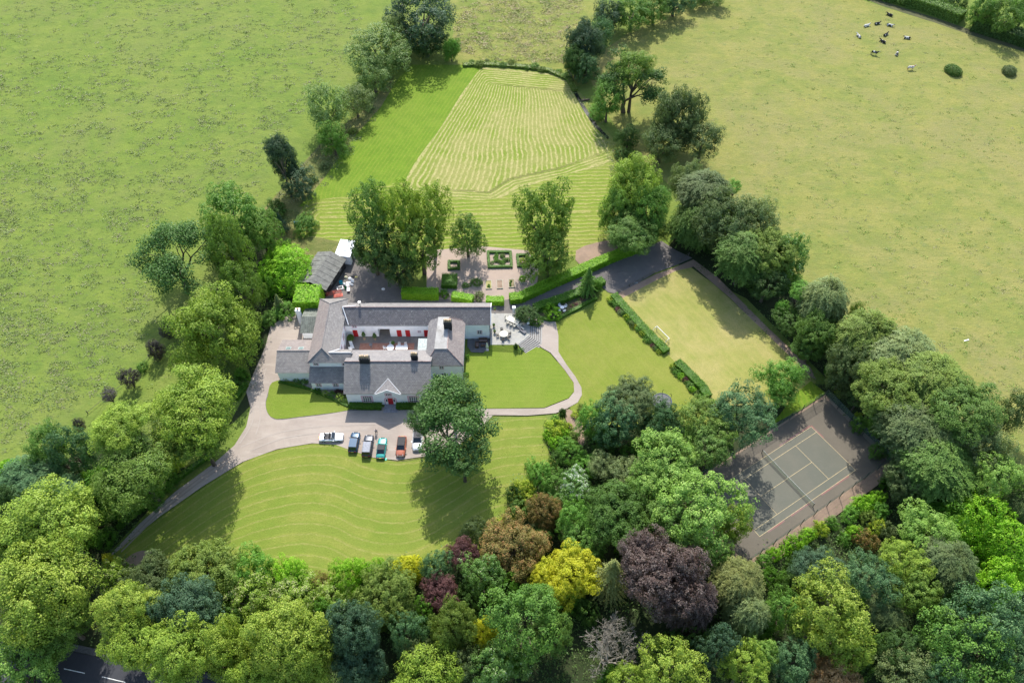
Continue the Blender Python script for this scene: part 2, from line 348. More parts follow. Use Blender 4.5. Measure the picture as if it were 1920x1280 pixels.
# tennis court --------------------------------------------------------------
cT, cR, cB = at(1546, 746), at(1664, 866), at(1396, 1058); cL = cT + (cB - cR)
def wsheet(name, P, mat, z=None):
    if z is None: LV[0] += .006; z = LV[0]
    me = bpy.data.meshes.new(name); me.from_pydata([(p[0], p[1], z) for p in P], [], [tuple(range(len(P)))]); me.update()
    if me.polygons[0].normal.z < 0: me.flip_normals()
    return link(name, me, mat, kind='structure')
ex = 1.9
uu = (cR - cT).normalized(); vv_ = (cL - cT).normalized()
wsheet('court_verge', [cT - uu * .4 - vv_ * .6, cR + uu * 2.2 - vv_ * 1.2, cB + uu * 2.4 + vv_ * 3, cL - uu * .3 + vv_ * 3], G_['soil'])
wsheet('tennis_court', [cT, cR, cB, cL], G_['courtm'])
# the court's own frame, 10.97 x 23.77 m
O_ = at(1520.3, 801); Ue = (at(1603.2, 881.8) - O_); Ve = (at(1419.6, 1004.1) - at(1603.2, 881.8)); Ve2 = at(1340.8, 915.8) - O_
Ue = Ue.normalized(); Ve = ((Ve + Ve2) * .5); Ve = (Ve - Ue * Ve.dot(Ue)).normalized()
CM = lambda u, v: O_ + Ue * u + Ve * v
wsheet('court_playing_surface', [CM(0, 0), CM(10.97, 0), CM(10.97, 23.77), CM(0, 23.77)], G_['courtin'])
lm = plain('yellow_court_line', (.44, .35, .19), .7); rm = grit_mat('faded_red_court_paint', (.24, .11, .10), (.185, .14, .13), (.19, .16, .15), .6, .8)
LV[0] += .006; zr_ = LV[0]; LV[0] += .006; zl_ = LV[0]
b = MB(); r_ = MB()
def cl(bb, u0, v0, u1, v1, hw, z):
    if u0 == u1: q = [CM(u0 - hw, v0), CM(u0 + hw, v0), CM(u0 + hw, v1), CM(u0 - hw, v1)]
    else: q = [CM(u0, v0 - hw), CM(u1, v0 - hw), CM(u1, v0 + hw), CM(u0, v0 + hw)]
    q = [(p.x, p.y, z) for p in q]
    n = (Vector(q[1]) - Vector(q[0])).cross(Vector(q[2]) - Vector(q[0])).z
    bb.poly(q if n > 0 else q[::-1])
h = .04; sv = 11.885 - 6.4
for u in (0, 10.97): cl(b, u, 0, u, 23.77, h, zl_)
for v in (0, 23.77): cl(b, h, v, 10.97 - h, v, h, zl_ + .001)
for u in (1.37, 9.6): cl(b, u, h, u, 23.77 - h, h, zl_ + .0005)
for v in (sv, 23.77 - sv): cl(b, 1.37 + h, v, 9.6 - h, v, h, zl_ + .0015)
cl(b, 5.485, sv + h, 5.485, 23.77 - sv - h, h, zl_ + .0007)
b.build('court_lines', lm, kind='structure')
for u0, v0, u1, v1 in ((11.15, 2, 11.15, 9), (11.15, 12, 11.15, 16.5), (-.25, 0, -.25, 8), (-.2, -.2, 3, -.2), (6.5, 24, 9.5, 24), (11.15, 18, 11.15, 22)): cl(r_, u0, v0, u1, v1, .13, zr_)
r_.build('red_paint_line', rm, kind='structure')

# ------------------------------------------------------------------ foliage
_fm = {}
def foliage(name, col, tip=None, amt=0., trans=.3):
    """leaf material: every leaf carries its own value v; the brightest ones take the flower or young-leaf colour"""
    if name in _fm: return _fm[name]
    t = NT(name); v = t.attr('v')
    P = t.pos(); oi = t.n('ObjectInfo').outputs['Random']
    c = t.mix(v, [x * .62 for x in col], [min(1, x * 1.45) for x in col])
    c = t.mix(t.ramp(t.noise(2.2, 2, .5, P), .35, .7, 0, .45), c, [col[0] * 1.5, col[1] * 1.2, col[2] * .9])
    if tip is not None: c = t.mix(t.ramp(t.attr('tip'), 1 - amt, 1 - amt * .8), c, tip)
    hs = t.n('HueSaturation'); t.l(c, hs.inputs['Color']); hs.inputs['Saturation'].default_value = 1
    t.l(t.math('ADD', t.math('MULTIPLY', oi, .25), .88), hs.inputs['Value'])
    p = t.n('BsdfPrincipled'); t.l(hs.outputs[0], p.inputs['Base Color']); p.inputs['Roughness'].default_value = .55
    p.inputs['Specular IOR Level'].default_value = .25
    tr = t.n('BsdfTranslucent'); ms = t.n('MixShader'); ms.inputs[0].default_value = trans
    t.l(t.mix(.5, hs.outputs[0], [col[0] * 1.3, col[1] * 1.5, col[2] * .5]), tr.inputs[0])
    t.l(p.outputs[0], ms.inputs[1]); t.l(tr.outputs[0], ms.inputs[2]); t.l(ms.outputs[0], t.out.inputs[0])
    _fm[name] = t.m; return t.m
BARK = plain('bark', (.13, .105, .08), .9, .1, sc_=6); PALEBARK = plain('pale_bark', (.30, .27, .22), .9, .1, sc_=6)

def unit(a): return a / np.maximum(np.linalg.norm(a, axis=1, keepdims=True), 1e-6)
def leaf_mesh(name, C, N, size, v, tip=None, D=None, asp=.62, jit=.55, R=rng):
    """diamond leaves at C facing N; D = optional long axis"""
    n = len(C); N = unit(N + R.normal(0, jit, (n, 3)))
    A = unit(np.cross(N, R.normal(0, 1, (n, 3)) if D is None else np.cross(D, N) + R.normal(0, .15, (n, 3))))
    if D is not None: A = unit(D - N * (D * N).sum(1, keepdims=True) + 1e-4)
    B = np.cross(N, A)
    s = (size * (.7 + .6 * R.random(n)))[:, None] if np.isscalar(size) else (size * (.7 + .6 * R.random(n)))[:, None]
    V = np.empty((n, 4, 3), np.float32)
    V[:, 0] = C - A * s * .5; V[:, 1] = C + B * s * asp * .5 + N * s * .06; V[:, 2] = C + A * s * .5; V[:, 3] = C - B * s * asp * .5 + N * s * .06
    me = bpy.data.meshes.new(name); me.vertices.add(4 * n); me.vertices.foreach_set('co', V.ravel())
    me.loops.add(4 * n); me.loops.foreach_set('vertex_index', np.arange(4 * n, dtype=np.int32))
    me.polygons.add(n); me.polygons.foreach_set('loop_start', np.arange(0, 4 * n, 4, dtype=np.int32)); me.polygons.foreach_set('loop_total', np.full(n, 4, np.int32))
    me.update(calc_edges=True)
    for nm, x in (('v', v), ('tip', R.random(n) if tip is None else tip)):
        a = me.attributes.new(nm, 'FLOAT', 'FACE'); a.data.foreach_set('value', np.clip(x, 0, 1).astype(np.float32))
    return me
def sph(n, R):
    p = unit(R.normal(0, 1, (n, 3))); return p
def fib(n, R, lo=-.5):
    i = np.arange(n) + .5; z = 1 - (1 - lo) * i / n; ph = i * 2.399963 + R.random() * 6
    r = np.sqrt(np.maximum(0, 1 - z * z)); return np.stack([r * np.cos(ph), r * np.sin(ph), z], 1)
def crown_lobed(seed, nl=13, nc=34, nlv=30, lobe=.40, leaf=.062, low=-.55, shell=.60, clump=.125, sparse=0., flat=1.):
    R = np.random.default_rng(seed)
    L = fib(nl, R, low) * (shell + R.normal(0, .12, (nl, 1))) + R.normal(0, .07, (nl, 3))
    L = np.vstack([L, [[0, 0, .1]]]); lr = np.append(lobe * (.75 + .5 * R.random(nl)), .62)
    C = []; O = []
    for c, r in zip(L, lr):
        m = int(nc * (r / lobe) ** 2); d = sph(m, R); p = c + d * r * (1 + R.normal(0, .05, (m, 1)))
        ok = np.ones(m, bool)
        for c2, r2 in zip(L, lr):
            if c2 is not c: ok &= np.linalg.norm(p - c2, axis=1) > r2 * .86
        ok &= p[:, 2] > -.98
        if sparse: ok &= R.random(m) > sparse
        C.append(p[ok]); O.append(unit(d[ok] + .35 * p[ok]))
    C = np.vstack(C); O = np.vstack(O); m = len(C)
    cr = clump * (.6 + .8 * R.random(m)); cv = R.random(m)
    idx = np.repeat(np.arange(m), nlv); d = sph(len(idx), R)
    d = unit(d + O[idx] * .55 + np.array([0, 0, .25]))
    P = C[idx] + d * cr[idx][:, None] * (.75 + .35 * R.random((len(idx), 1)))
    N = d * .75 + O[idx] * .5 + np.array([0, 0, .3])
    v = .45 * cv[idx] + .55 * R.random(len(idx))
    # inner leaves
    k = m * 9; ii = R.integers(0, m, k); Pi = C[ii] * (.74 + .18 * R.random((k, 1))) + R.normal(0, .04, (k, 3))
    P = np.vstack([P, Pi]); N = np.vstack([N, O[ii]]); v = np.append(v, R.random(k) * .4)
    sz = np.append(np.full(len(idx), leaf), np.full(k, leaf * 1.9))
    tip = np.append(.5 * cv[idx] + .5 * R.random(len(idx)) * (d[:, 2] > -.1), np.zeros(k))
    P[:, 2] *= flat
    return leaf_mesh('crown', P, N, sz, v, tip, R=R)
def crown_droop(seed, n=950, k=46, leaf=.046):
    R = np.random.default_rng(seed); Ps = []; Ds = []; Ns = []; vs = []; ts = []
    q = unit(R.normal(0, 1, (24, 3))); L = fib(n, R, -.6)
    L = L * (.52 + .52 * np.clip((L @ q.T).max(1, keepdims=True), 0, 1) ** 4 + R.normal(0, .06, (n, 1)))
    for e in L:
        h = e.copy(); h[2] = 0; hn = h / max(np.linalg.norm(h), .15); a = R.normal(0, .9); hn = np.array([hn[0] * math.cos(a) - hn[1] * math.sin(a), hn[0] * math.sin(a) + hn[1] * math.cos(a), 0])
        ln = .20 + .18 * R.random(); start = e * .86; mid = start + hn * ln * .55 + np.array([0, 0, .05]); end = start + hn * ln - np.array([0, 0, .08 + .06 * R.random()])
        t = R.random(k)
        p = ((1 - t) ** 2)[:, None] * start + (2 * t * (1 - t))[:, None] * mid + (t * t)[:, None] * end
        dd = unit((2 * (1 - t))[:, None] * (mid - start) + (2 * t)[:, None] * (end - mid))
        side = unit(np.cross(dd, [0, 0, 1.])); off = R.normal(0, 1, (k, 1)) * .045 * (1.2 - t)[:, None] * side
        p = p + off + R.normal(0, .012, (k, 3))
        Ps.append(p); Ds.append(unit(dd + side * np.sign(off[:, :1]) * .5 - [0, 0, .2])); Ns.append(np.tile([0, 0, 1.], (k, 1)) + .6 * e)
        cv = R.random(); vs.append(.6 * cv + .4 * R.random(k)); ts.append(.3 * t + .35 * R.random(k) + .35 * cv)
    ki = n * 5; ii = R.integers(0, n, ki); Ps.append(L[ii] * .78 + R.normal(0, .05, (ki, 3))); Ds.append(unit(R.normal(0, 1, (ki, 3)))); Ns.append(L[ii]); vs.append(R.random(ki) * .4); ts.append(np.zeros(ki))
    sz = np.append(np.full(n * k, leaf), np.full(ki, leaf * 2))
    return leaf_mesh('crown', np.vstack(Ps), np.vstack(Ns), sz, np.concatenate(vs), np.concatenate(ts), D=np.vstack(Ds), asp=.5, jit=.35, R=R)
def crown_conifer(seed, layers=20, per=15, k=34, leaf=.12):
    """unit cone: radius 1 at z=-1, tip at z=1"""
    R = np.random.default_rng(seed); Ps = []; Ds = []; Ns = []; vs = []
    for i in range(layers):
        f = i / (layers - 1); z = -.95 + 1.85 * f; rad = (1 - f) ** .85 * (1 + .15 * R.normal()) + .05
        for j in range(max(4, int(per * (1 - .6 * f)))):
            a = R.random() * 6.28; r2 = rad * (.8 + .35 * R.random()); t = R.random(k)[:, None] ** .6
            d = np.array([math.cos(a), math.sin(a), 0])
            p = np.array([0, 0, z]) + d * r2 * t + np.array([0, 0, 1]) * (.10 * t - .16 * t * t) + R.normal(0, .045, (k, 3)) * (1.2 - t)
            Ps.append(p); Ds.append(np.tile(d + [0, 0, -.2], (k, 1)) + R.normal(0, .35, (k, 3))); Ns.append(np.tile([0, 0, 1.], (k, 1)) + d * .4)
            vs.append(.4 * R.random() + .6 * R.random(k))
    return leaf_mesh('crown', np.vstack(Ps), np.vstack(Ns), leaf, np.concatenate(vs), D=unit(np.vstack(Ds)), asp=.4, jit=.3, R=R)
def crown_shrub(seed, nc=150, nlv=34, clump=.16, leaf=.10, lump=.3):
    R = np.random.default_rng(seed); C = fib(nc, R, -.35); q = sph(7, R)
    lump_ = 1 - lump + lump * 1.6 * np.max(C @ q.T, axis=1, keepdims=True) + R.normal(0, .02 + lump * .12, (nc, 1))
    C = C * lump_ * (1 - clump * .6); m = nc; cv = R.random(m)
    idx = np.repeat(np.arange(m), nlv); O = unit(C)[idx]; d = unit(sph(len(idx), R) + O * .7 + [0, 0, .2])
    P = C[idx] + d * clump * (.55 + .6 * R.random((len(idx), 1)))
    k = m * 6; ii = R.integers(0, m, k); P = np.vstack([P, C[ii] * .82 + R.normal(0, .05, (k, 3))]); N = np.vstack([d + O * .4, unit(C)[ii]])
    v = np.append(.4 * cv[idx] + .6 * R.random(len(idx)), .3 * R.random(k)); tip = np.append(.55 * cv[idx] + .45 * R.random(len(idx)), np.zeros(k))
    return leaf_mesh('crown', P, N, np.append(np.full(len(idx), leaf), np.full(k, leaf * 1.8)), v, tip, R=R)
def skeleton(seed, depth=4, spread=.9, first=.45, shrink=.72, nb=3, lift=.25, r0=.05, bend=.12, start=.35, nfirst=5):
    """list of tubes; unit height about 1, crown radius about 1; returns (tubes, tips)"""
    R = random.Random(seed); tubes = []; tips = []
    def grow(p, d, L, r, k):
        pts = [p]; rr = [r]; dd = Vector(d)
        for i in range(3):
            dd = (dd + Vector((R.gauss(0, bend), R.gauss(0, bend), R.gauss(0, bend) + .03))).normalized()
            pts.append(pts[-1] + dd * L / 3); rr.append(r * (1 - .35 * (i + 1) / 3))
        tubes.append((pts, rr)); e = pts[-1]
        if k == 0: tips.append((e, dd)); return
        for j in range(nb):
            a = R.random() * 6.28; o = dd.orthogonal().normalized(); o.rotate(Matrix.Rotation(a, 3, dd))
            nd = (dd + o * spread * R.uniform(.5, 1.1) + Vector((0, 0, lift * R.random()))).normalized()
            grow(pts[R.choice((2, 3))] if j else e, nd, L * shrink * R.uniform(.75, 1.15), rr[-1] * (.8 if j == 0 else .6), k - 1)
    tp = [Vector((0, 0, 0)), Vector((R.gauss(0, .02), R.gauss(0, .02), start * .5)), Vector((R.gauss(0, .03), R.gauss(0, .03), start))]
    tubes.append((tp, [r0 * 1.35, r0 * 1.05, r0 * .9]))
    for j in range(nfirst):
        a = 6.28 * (j + R.random() * .6) / nfirst; s = R.uniform(.45, 1.)
        grow(tp[-1], Vector((math.cos(a) * s, math.sin(a) * s, R.uniform(.5, 1.1))).normalized(), first * R.uniform(.8, 1.2), r0 * .55, depth - 1)
    return tubes, tips
def tube_mesh(name, tubes, mat, n=6, rmin=.004):
    b = MB()
    for p, r in tubes: b.tube(p, [max(x, rmin) for x in r], n if r[0] > .015 else 4, cap=False)
    me = bpy.data.meshes.new(name); me.from_pydata(b.v, [], b.f); me.materials.append(mat)
    me.polygons.foreach_set('use_smooth', [True] * len(b.f)); return me
# simple trunk for closed crowns: unit height to the crown centre, unit crown radius
def trunk_mesh(seed, mat):
    R = random.Random(seed); T = [([Vector((0, 0, -.02)), Vector((.01, 0, .3)), Vector((0, .01, .55)), Vector((.02, 0, .8))], [.085, .062, .05, .02])]
    for j in range(6):
        a = 6.28 * j / 6 + R.random(); z = R.uniform(.4, .55); q = R.uniform(.4, .6)
        T.append(([Vector((0, 0, z)), Vector((math.cos(a) * q * .5, math.sin(a) * q * .5, z + .18)), Vector((math.cos(a) * q, math.sin(a) * q, z + .36))], [.035, .025, .01]))
    return tube_mesh('trunk', T, mat)
TRUNKS = [trunk_mesh(i, BARK) for i in range(3)]
CR = {
 'round': [crown_lobed(s, nlv=46, leaf=.046, nc=38, clump=.115) for s in (1, 2, 3)],
 'lime': [crown_lobed(s, nl=17, nc=38, nlv=44, lobe=.33, leaf=.045, low=-.75, shell=.68, clump=.13) for s in (4, 5, 6)],
 'fine': [crown_lobed(s, nl=24, nc=44, nlv=34, lobe=.26, leaf=.036, low=-.6, shell=.74, clump=.085) for s in (7, 8)],
 'airy': [crown_lobed(s, nl=15, nc=30, nlv=32, lobe=.30, leaf=.045, low=-.5, shell=.72, clump=.12, sparse=.3) for s in (9, 10)],
 'droop': [crown_droop(s) for s in (11, 12, 13)],
 'conifer': [crown_conifer(14), crown_conifer(15)],
 'spruce': [crown_conifer(16, 26, 22, 30, .07)],
 'shrub': [crown_shrub(s) for s in (17, 18, 19)],
 'fshrub': [crown_shrub(s, 200, 24, .12, .085, .2) for s in (20, 21)],
 'big': [crown_shrub(s, 380, 40, .11, .05, .5) for s in (27, 28)],
 'bush': [crown_lobed(s, nl=9, nc=17, nlv=30, lobe=.42, leaf=.085, low=-.3, shell=.62, clump=.17) for s in (31, 32, 33, 34)],
 'clip': [crown_shrub(22, 160, 22, .09, .1, .02)],
}
for _k, _l in CR.items():
    for _m in _l:
        _a = np.empty(len(_m.vertices) * 3, np.float32); _m.vertices.foreach_get('co', _a); _a = _a.reshape(-1, 3)
        _h = np.percentile(np.hypot(_a[:, 0], _a[:, 1]), 97.5); _z = np.percentile(np.abs(_a[:, 2]), 98)
        _a[:, :2] /= _h; _a[:, 2] /= _z; _m.vertices.foreach_set('co', _a.ravel()); _m.update()
_cnt = {}
def pick(kind):
    i = _cnt.get(kind, 0); _cnt[kind] = i + 1; return CR[kind][i % len(CR[kind])]
def setmat(o, m):
    if len(o.data.materials) == 0: o.data.materials.append(m)
    o.material_slots[0].link = 'OBJECT'; o.material_slots[0].material = m
FOL = dict(
 lime=((.155, .245, .038), (.27, .36, .06), .3), limed=((.098, .175, .034), (.17, .25, .05), .25), limey=((.170, .255, .042), (.31, .38, .075), .4),
 syc=((.085, .165, .040), (.14, .24, .06), .3), sycb=((.135, .255, .055), (.25, .38, .10), .4), dark=((.045, .095, .030), (.07, .14, .04), .3),
 mid=((.082, .180, .038), (.14, .26, .05), .3), teal=((.055, .125, .062), (.12, .22, .10), .4), holm=((.052, .105, .070), (.075, .15, .10), .3),
 grey=((.130, .185, .085), (.22, .28, .14), .35), greyd=((.080, .125, .055), (.14, .19, .085), .3), blue=((.046, .090, .060), (.15, .21, .16), .2),
 laurel=((.150, .330, .022), (.27, .45, .05), .35), laureld=((.065, .165, .020), (.12, .26, .03), .3), bright=((.105, .245, .045), (.18, .34, .08), .35),
 yew=((.055, .120, .026), (.08, .16, .035), .3), gold=((.38, .42, .03), (.56, .54, .06), .4), purple=((.072, .053, .062), (.165, .135, .14), .4),
 plum=((.050, .048, .062), (.09, .09, .105), .4), wine=((.095, .045, .058), (.15, .08, .09), .4), red=((.150, .140, .052), (.27, .15, .07), .45),
 cream=((.18, .29, .05), (.50, .50, .24), .35), white=((.10, .22, .06), (.75, .75, .68), .38), flower=((.105, .21, .06), (.62, .65, .42), .15),
 olive=((.115, .180, .042), (.18, .24, .06), .3), spruce=((.135, .165, .065), (.22, .25, .10), .4), ash=((.135, .215, .085), (.22, .30, .13), .35),
 tan=((.33, .23, .14), (.40, .28, .18), .4), yellowg=((.21, .32, .035), (.44, .46, .06), .45), oakgap=((.050, .112, .034), (.085, .165, .05), .3),
 heather=((.14, .07, .08), (.35, .25, .24), .3))
def fcol(k):
    c, t, a = FOL[k]
    c = tuple(x * m for x, m in zip(c, (1.3, 1.26, 1.0)))
    if k not in ('white', 'cream', 'flower', 'gold'): t = tuple(min(.8, x * m) for x, m in zip(t, (1.25, 1.22, 1.0)))
    return foliage('foliage_' + k, c, t, a)
def place(cx, cy, w, hh, H):
    zc = H * .6
    for _ in range(6):
        p = at(cx, cy, zc); s = ppm(p); a = viewang(p); R = w / s
        q = (hh / s) ** 2 - (R * math.sin(a)) ** 2
        rz = math.sqrt(max(q, (.5 * R) ** 2 * .3)) / math.cos(a); rz = min(max(rz, R * .5), H * .47, R * 1.7); zc = H - rz
    return p, R, rz, zc
used_labels = set()
def tree(cx, cy, w, hh, H, kind, col, label, cat='tree', name=None, group=None):
    p, R, rz, zc = place(cx, cy, w, hh, H)
    name = name or {'conifer': 'conifer_tree', 'spruce': 'conifer_tree', 'droop': 'weeping_tree'}.get(kind, 'broadleaf_tree')
    root = empty(name, (p.x, p.y, 0), label=label, cat=cat, group=group)
    tr = link('trunk', TRUNKS[int(cx) % 3], None, root); tr.scale = (R, R, zc); tr.rotation_euler = (0, 0, cx)
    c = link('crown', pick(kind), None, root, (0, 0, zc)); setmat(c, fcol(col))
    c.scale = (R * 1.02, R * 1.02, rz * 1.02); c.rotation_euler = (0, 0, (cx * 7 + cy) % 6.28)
    return root
def shrub(cx, cy, w, hh, col, label, kind='shrub', cat='shrub', name='shrub', group=None, H=None):
    """low bush: the mound's middle is drawn at the pixel; stands on the ground"""
    p = at(cx, cy, 1.0); s = ppm(p); a = viewang(p); R = w / s
    rz = math.sqrt(max((hh / s) ** 2 - (R * math.sin(a)) ** 2, (.5 * R) ** 2)) / math.cos(a)
    rz = min(rz, R * 1.8); h = rz * 1.2; zc = h - rz * .85
    if kind == 'shrub': kind = 'bush' if R < 2.6 else ('round' if R < 6 else 'big')
    p = at(cx, cy, zc); o = link(name, pick(kind), None, None, (p.x, p.y, zc), label=label, cat=cat, group=group)
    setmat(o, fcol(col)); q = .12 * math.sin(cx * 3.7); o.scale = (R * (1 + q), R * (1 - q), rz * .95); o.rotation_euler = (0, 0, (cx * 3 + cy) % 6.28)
    return o
def open_tree(cx, cy, w, hh, H, seed, col, label, leafy=110, clump=.17, mat=None, depth=4, bare=False, spread=.9, rad=.05, zs=1., name='open_tree', lift=.25, nfirst=5):
    """tree whose limbs show between separate clumps of leaves"""
    p, R, rz, zc = place(cx, cy, w, hh, H)
    tubes, tips = skeleton(seed, depth, spread, r0=rad, lift=lift, nfirst=nfirst, start=.2 if bare else .35, first=.36 if bare else .45, bend=.2 if bare else .12)
    A = np.array([tuple(t[0]) for t in tips]); mx = np.percentile(np.hypot(A[:, 0], A[:, 1]), 92); mz = A[:, 2].max()
    sx, sz = R / mx * .95, H / mz * .95
    root = empty(name, (p.x, p.y, 0), label=label, cat='tree')
    S = Vector((sx, sx, sz)); TT = [([Vector((q.x * S.x, q.y * S.y, q.z * S.z)) for q in pp], [x * (sx + sz) * .5 for x in rr]) for pp, rr in tubes]
    link('trunk', tube_mesh('trunk', TT, mat or BARK, rmin=.03 if not bare else .018), None, root)
    if bare: return root, TT
    rg = np.random.default_rng(seed); C = A * [sx, sx, sz]; m = len(C); idx = np.repeat(np.arange(m), leafy); d = unit(sph(len(idx), rg) + [0, 0, .3])
    P = C[idx] + d * (clump * R * (.5 + .6 * rg.random((len(idx), 1)))) * [1, 1, .7]; cv = rg.random(m)
    o = link('crown', leaf_mesh('crown', P, d + [0, 0, .5], .42, .4 * cv[idx] + .6 * rg.random(len(idx)), R=rg), fcol(col), root)
    return root
def hedge(name, px, width, height, col, label, cat='hedge', leaf=.2, dens=55, z0=0., group=None):
    """clipped hedge along a line of pixels (its foot)"""
    W = [at(a, b_) for a, b_ in px]; R = np.random.default_rng(int(px[0][0]) + 5); b = MB(); P = []; N = []
    nrm = []
    for i in range(len(W)):
        d = (W[min(i + 1, len(W) - 1)] - W[max(i - 1, 0)]).normalized(); nrm.append(Vector((-d.y, d.x, 0)))
    hw = width / 2
    for i in range(len(W) - 1):
        a, c = W[i], W[i + 1]; L = (c - a).length; na, nc_ = nrm[i], nrm[i + 1]
        k = .88; q = [a - na * hw * k, c - nc_ * hw * k, c + nc_ * hw * k, a + na * hw * k]
        b.prism([(x.x, x.y) for x in q], z0, z0 + height * .92)
        n = int(L * (width + 2 * height) * dens); t = R.random(n); u = R.random(n) * (width + 2 * height)
        for tt, x in zip(t, u):
            pc = a.lerp(c, tt); nn = na.lerp(nc_, tt)
            if x < height: o = nn * -hw; z = x; no = -nn
            elif x < height + width: o = nn * (x - height - hw); z = height; no = Vector((0, 0, 1))
            else: o = nn * hw; z = x - height - width; no = nn
            g = .05 * math.sin(pc.x * 2.1) + .05 * math.sin(pc.y * 3)
            P.append((pc.x + o.x, pc.y + o.y, z0 + z + g)); N.append(tuple(no))
    for e, nn in ((W[0], W[0] - W[1]), (W[-1], W[-1] - W[-2])):
        nn = nn.normalized(); sd = Vector((-nn.y, nn.x, 0)); n = int(width * height * dens)
        for _ in range(n):
            q = e + sd * R.uniform(-hw, hw); P.append((q.x, q.y, z0 + R.random() * height)); N.append(tuple(nn))
    P = np.array(P) + R.normal(0, .05, (len(P), 3)); lm_ = leaf_mesh(name, P, np.array(N), leaf, R.random(len(P)), jit=.5, R=R)
    bmm = bmesh.new(); bmm.from_mesh(lm_); t2 = bpy.data.meshes.new('t'); t2.from_pydata(b.v, [], b.f); bmm.from_mesh(t2); bmm.to_mesh(lm_); bmm.free()
    return link(name, lm_, fcol(col), None, label=label, cat=cat, group=group)

# ------------------------------------------------------------------ trees, top of the picture first
T = tree; S = shrub
hedge('scrub_hedge', [(868, 124), (900, 122), (940, 124), (985, 127), (1030, 134), (1066, 150), (1078, 172)], 1.5, .7, 'olive', 'low ragged scrub hedge closing the far end of the hayfield', leaf=.4, dens=14)
for i in range(13):
    t = i / 12; S(884 + 178 * t, 117 + 4 * math.sin(i * 2.1) + 26 * t * t, 8 + 4 * math.sin(i * 1.7), 4 + 1.5 * math.sin(i), ('mid', 'olive', 'grey', 'mid')[i % 4], 'low scrubby bush in the rough hedge line at the far end of the hayfield', group='scrub along the far end of the hayfield')
for i, (x, y) in enumerate(((538, 455), (588, 338), (607, 312), (634, 280), (660, 248), (692, 205))): S(x, y, 11, 7, ('mid', 'olive', 'grey')[i % 3], 'weedy bush along the left field fence beside the green strip', group='weedy bushes along the left field fence')
T(790, 34, 72, 62, 16, 'round', 'blue', 'huge dark oak casting deep shade at the very top of the mown field')
T(800, 80, 48, 34, 8, 'round', 'dark', 'dark lower tree under the huge oak at the top of the mown field')
S(740, 118, 20, 14, 'mid', 'green bush at the foot of the pale ash')
T(742, 62, 30, 34, 12, 'airy', 'grey', 'thin grey-leaved tree squeezed between the huge dark oak and the pale ash')
T(712, 98, 62, 58, 13, 'airy', 'ash', 'tall pale grey-green ash beside the upper end of the green strip')
T(700, 140, 44, 38, 10, 'airy', 'ash', 'lower pale ash spreading under the tall one by the green strip')
T(846, 94, 17, 31, 6.5, 'fine', 'bright', 'slim pale poplar at the top left corner of the hayfield', name='poplar_tree')
T(614, 205, 46, 48, 13, 'airy', 'ash', 'round-topped ash standing alone on the left field edge')
T(624, 262, 33, 46, 9, 'airy', 'mid', 'ivy-clad ash with a bare foot beside the green strip')
T(666, 190, 34, 42, 9, 'airy', 'grey', 'silvery ash behind the round-topped one on the left field edge')
T(520, 278, 24, 22, 17, 'fine', 'blue', 'leaning top of the dark blue cedar on the left field edge')
T(536, 308, 27, 34, 12, 'fine', 'blue', 'slanting blue cedar on the left field edge')
T(562, 345, 36, 34, 8, 'round', 'blue', 'squat blue-green holly at the foot of the slanting cedar')
S(520, 392, 26, 20, 'yew', 'dark bramble thicket below the blue holly')
S(572, 425, 30, 16, 'mid', 'low green nettle patch beside the blue barrel')
T(438, 410, 66, 62, 15, 'round', 'mid', 'big dark rounded sycamore between the left field and the blue spruce')
T(490, 440, 42, 44, 12, 'round', 'syc', 'smaller dark sycamore nearest the weedy patch by the barrel')
T(525, 415, 13, 26, 6, 'conifer', 'holm', 'small blue spruce beside the barrel')
open_tree(325, 485, 84, 78, 17, 31, 'oakgap', 'sprawling scots pine with bare crooked limbs on the left field edge', 120, .2)
T(428, 470, 50, 66, 20, 'round', 'limed', 'tall narrow lime behind the bright laurel mound')
T(455, 545, 44, 60, 15, 'round', 'limed', 'lower shaded lime leaning on the tall narrow one')
T(404, 618, 84, 80, 17, 'lime', 'lime', 'broad round lime at the left of the gravel yard')
T(370, 765, 88, 80, 17, 'lime', 'lime', 'broad yellow-green lime left of the drive bend')
T(372, 822, 52, 44, 12, 'lime', 'limed', 'lower lime overhanging the drive at its bend')
T(225, 800, 62, 55, 18, 'lime', 'lime', 'tall lime with a yellowish top beside the plum row')
T(255, 885, 80, 66, 15, 'lime', 'limed', 'wide shaded lime overhanging the lower drive')
for i, (x, y, a, b_, l) in enumerate(((318, 617, 17, 21, 'topmost purple plum, half under the broad round lime'), (291, 657, 18, 22, 'second purple plum down the left field edge, standing in bare grass'), (242, 709, 19, 18, 'middle purple plum of the row on the left field edge'), (204, 741, 17, 13, 'fourth purple plum, touching the tall lime'), (148, 797, 11, 12, 'lowest and smallest purple plum of the row'))):
    T(x, y, a * 1.1, b_ * 1.15, 5, 'round', 'plum', l, name='plum_tree', group='purple plums along the left field edge')
S(268, 690, 13, 12, 'mid', 'small green bush between two purple plums')
T(88, 835, 48, 46, 12, 'airy', 'mid', 'ragged dull green tree at the left field corner')
T(138, 850, 46, 55, 14, 'round', 'teal', 'dark blue-green tree behind the wide shaded lime')
S(20, 884, 26, 12, 'laurel', 'bright clipped hedge end at the left edge of the picture', kind='clip', cat='hedge', name='hedge')
T(60, 912, 66, 40, 8, 'droop', 'teal', 'spreading blue-green willow by the left edge')
T(112, 935, 52, 38, 9, 'droop', 'teal', 'drooping dark willow above the big lower lime')
T(12, 940, 34, 40, 10, 'round', 'dark', 'dark holly at the left edge below the willow')
S(215, 930, 62, 50, 'laureld', 'huge dark laurel bank on the left of the lower drive')
S(180, 905, 36, 34, 'laurel', 'bright green top of the laurel bank behind the dark one')
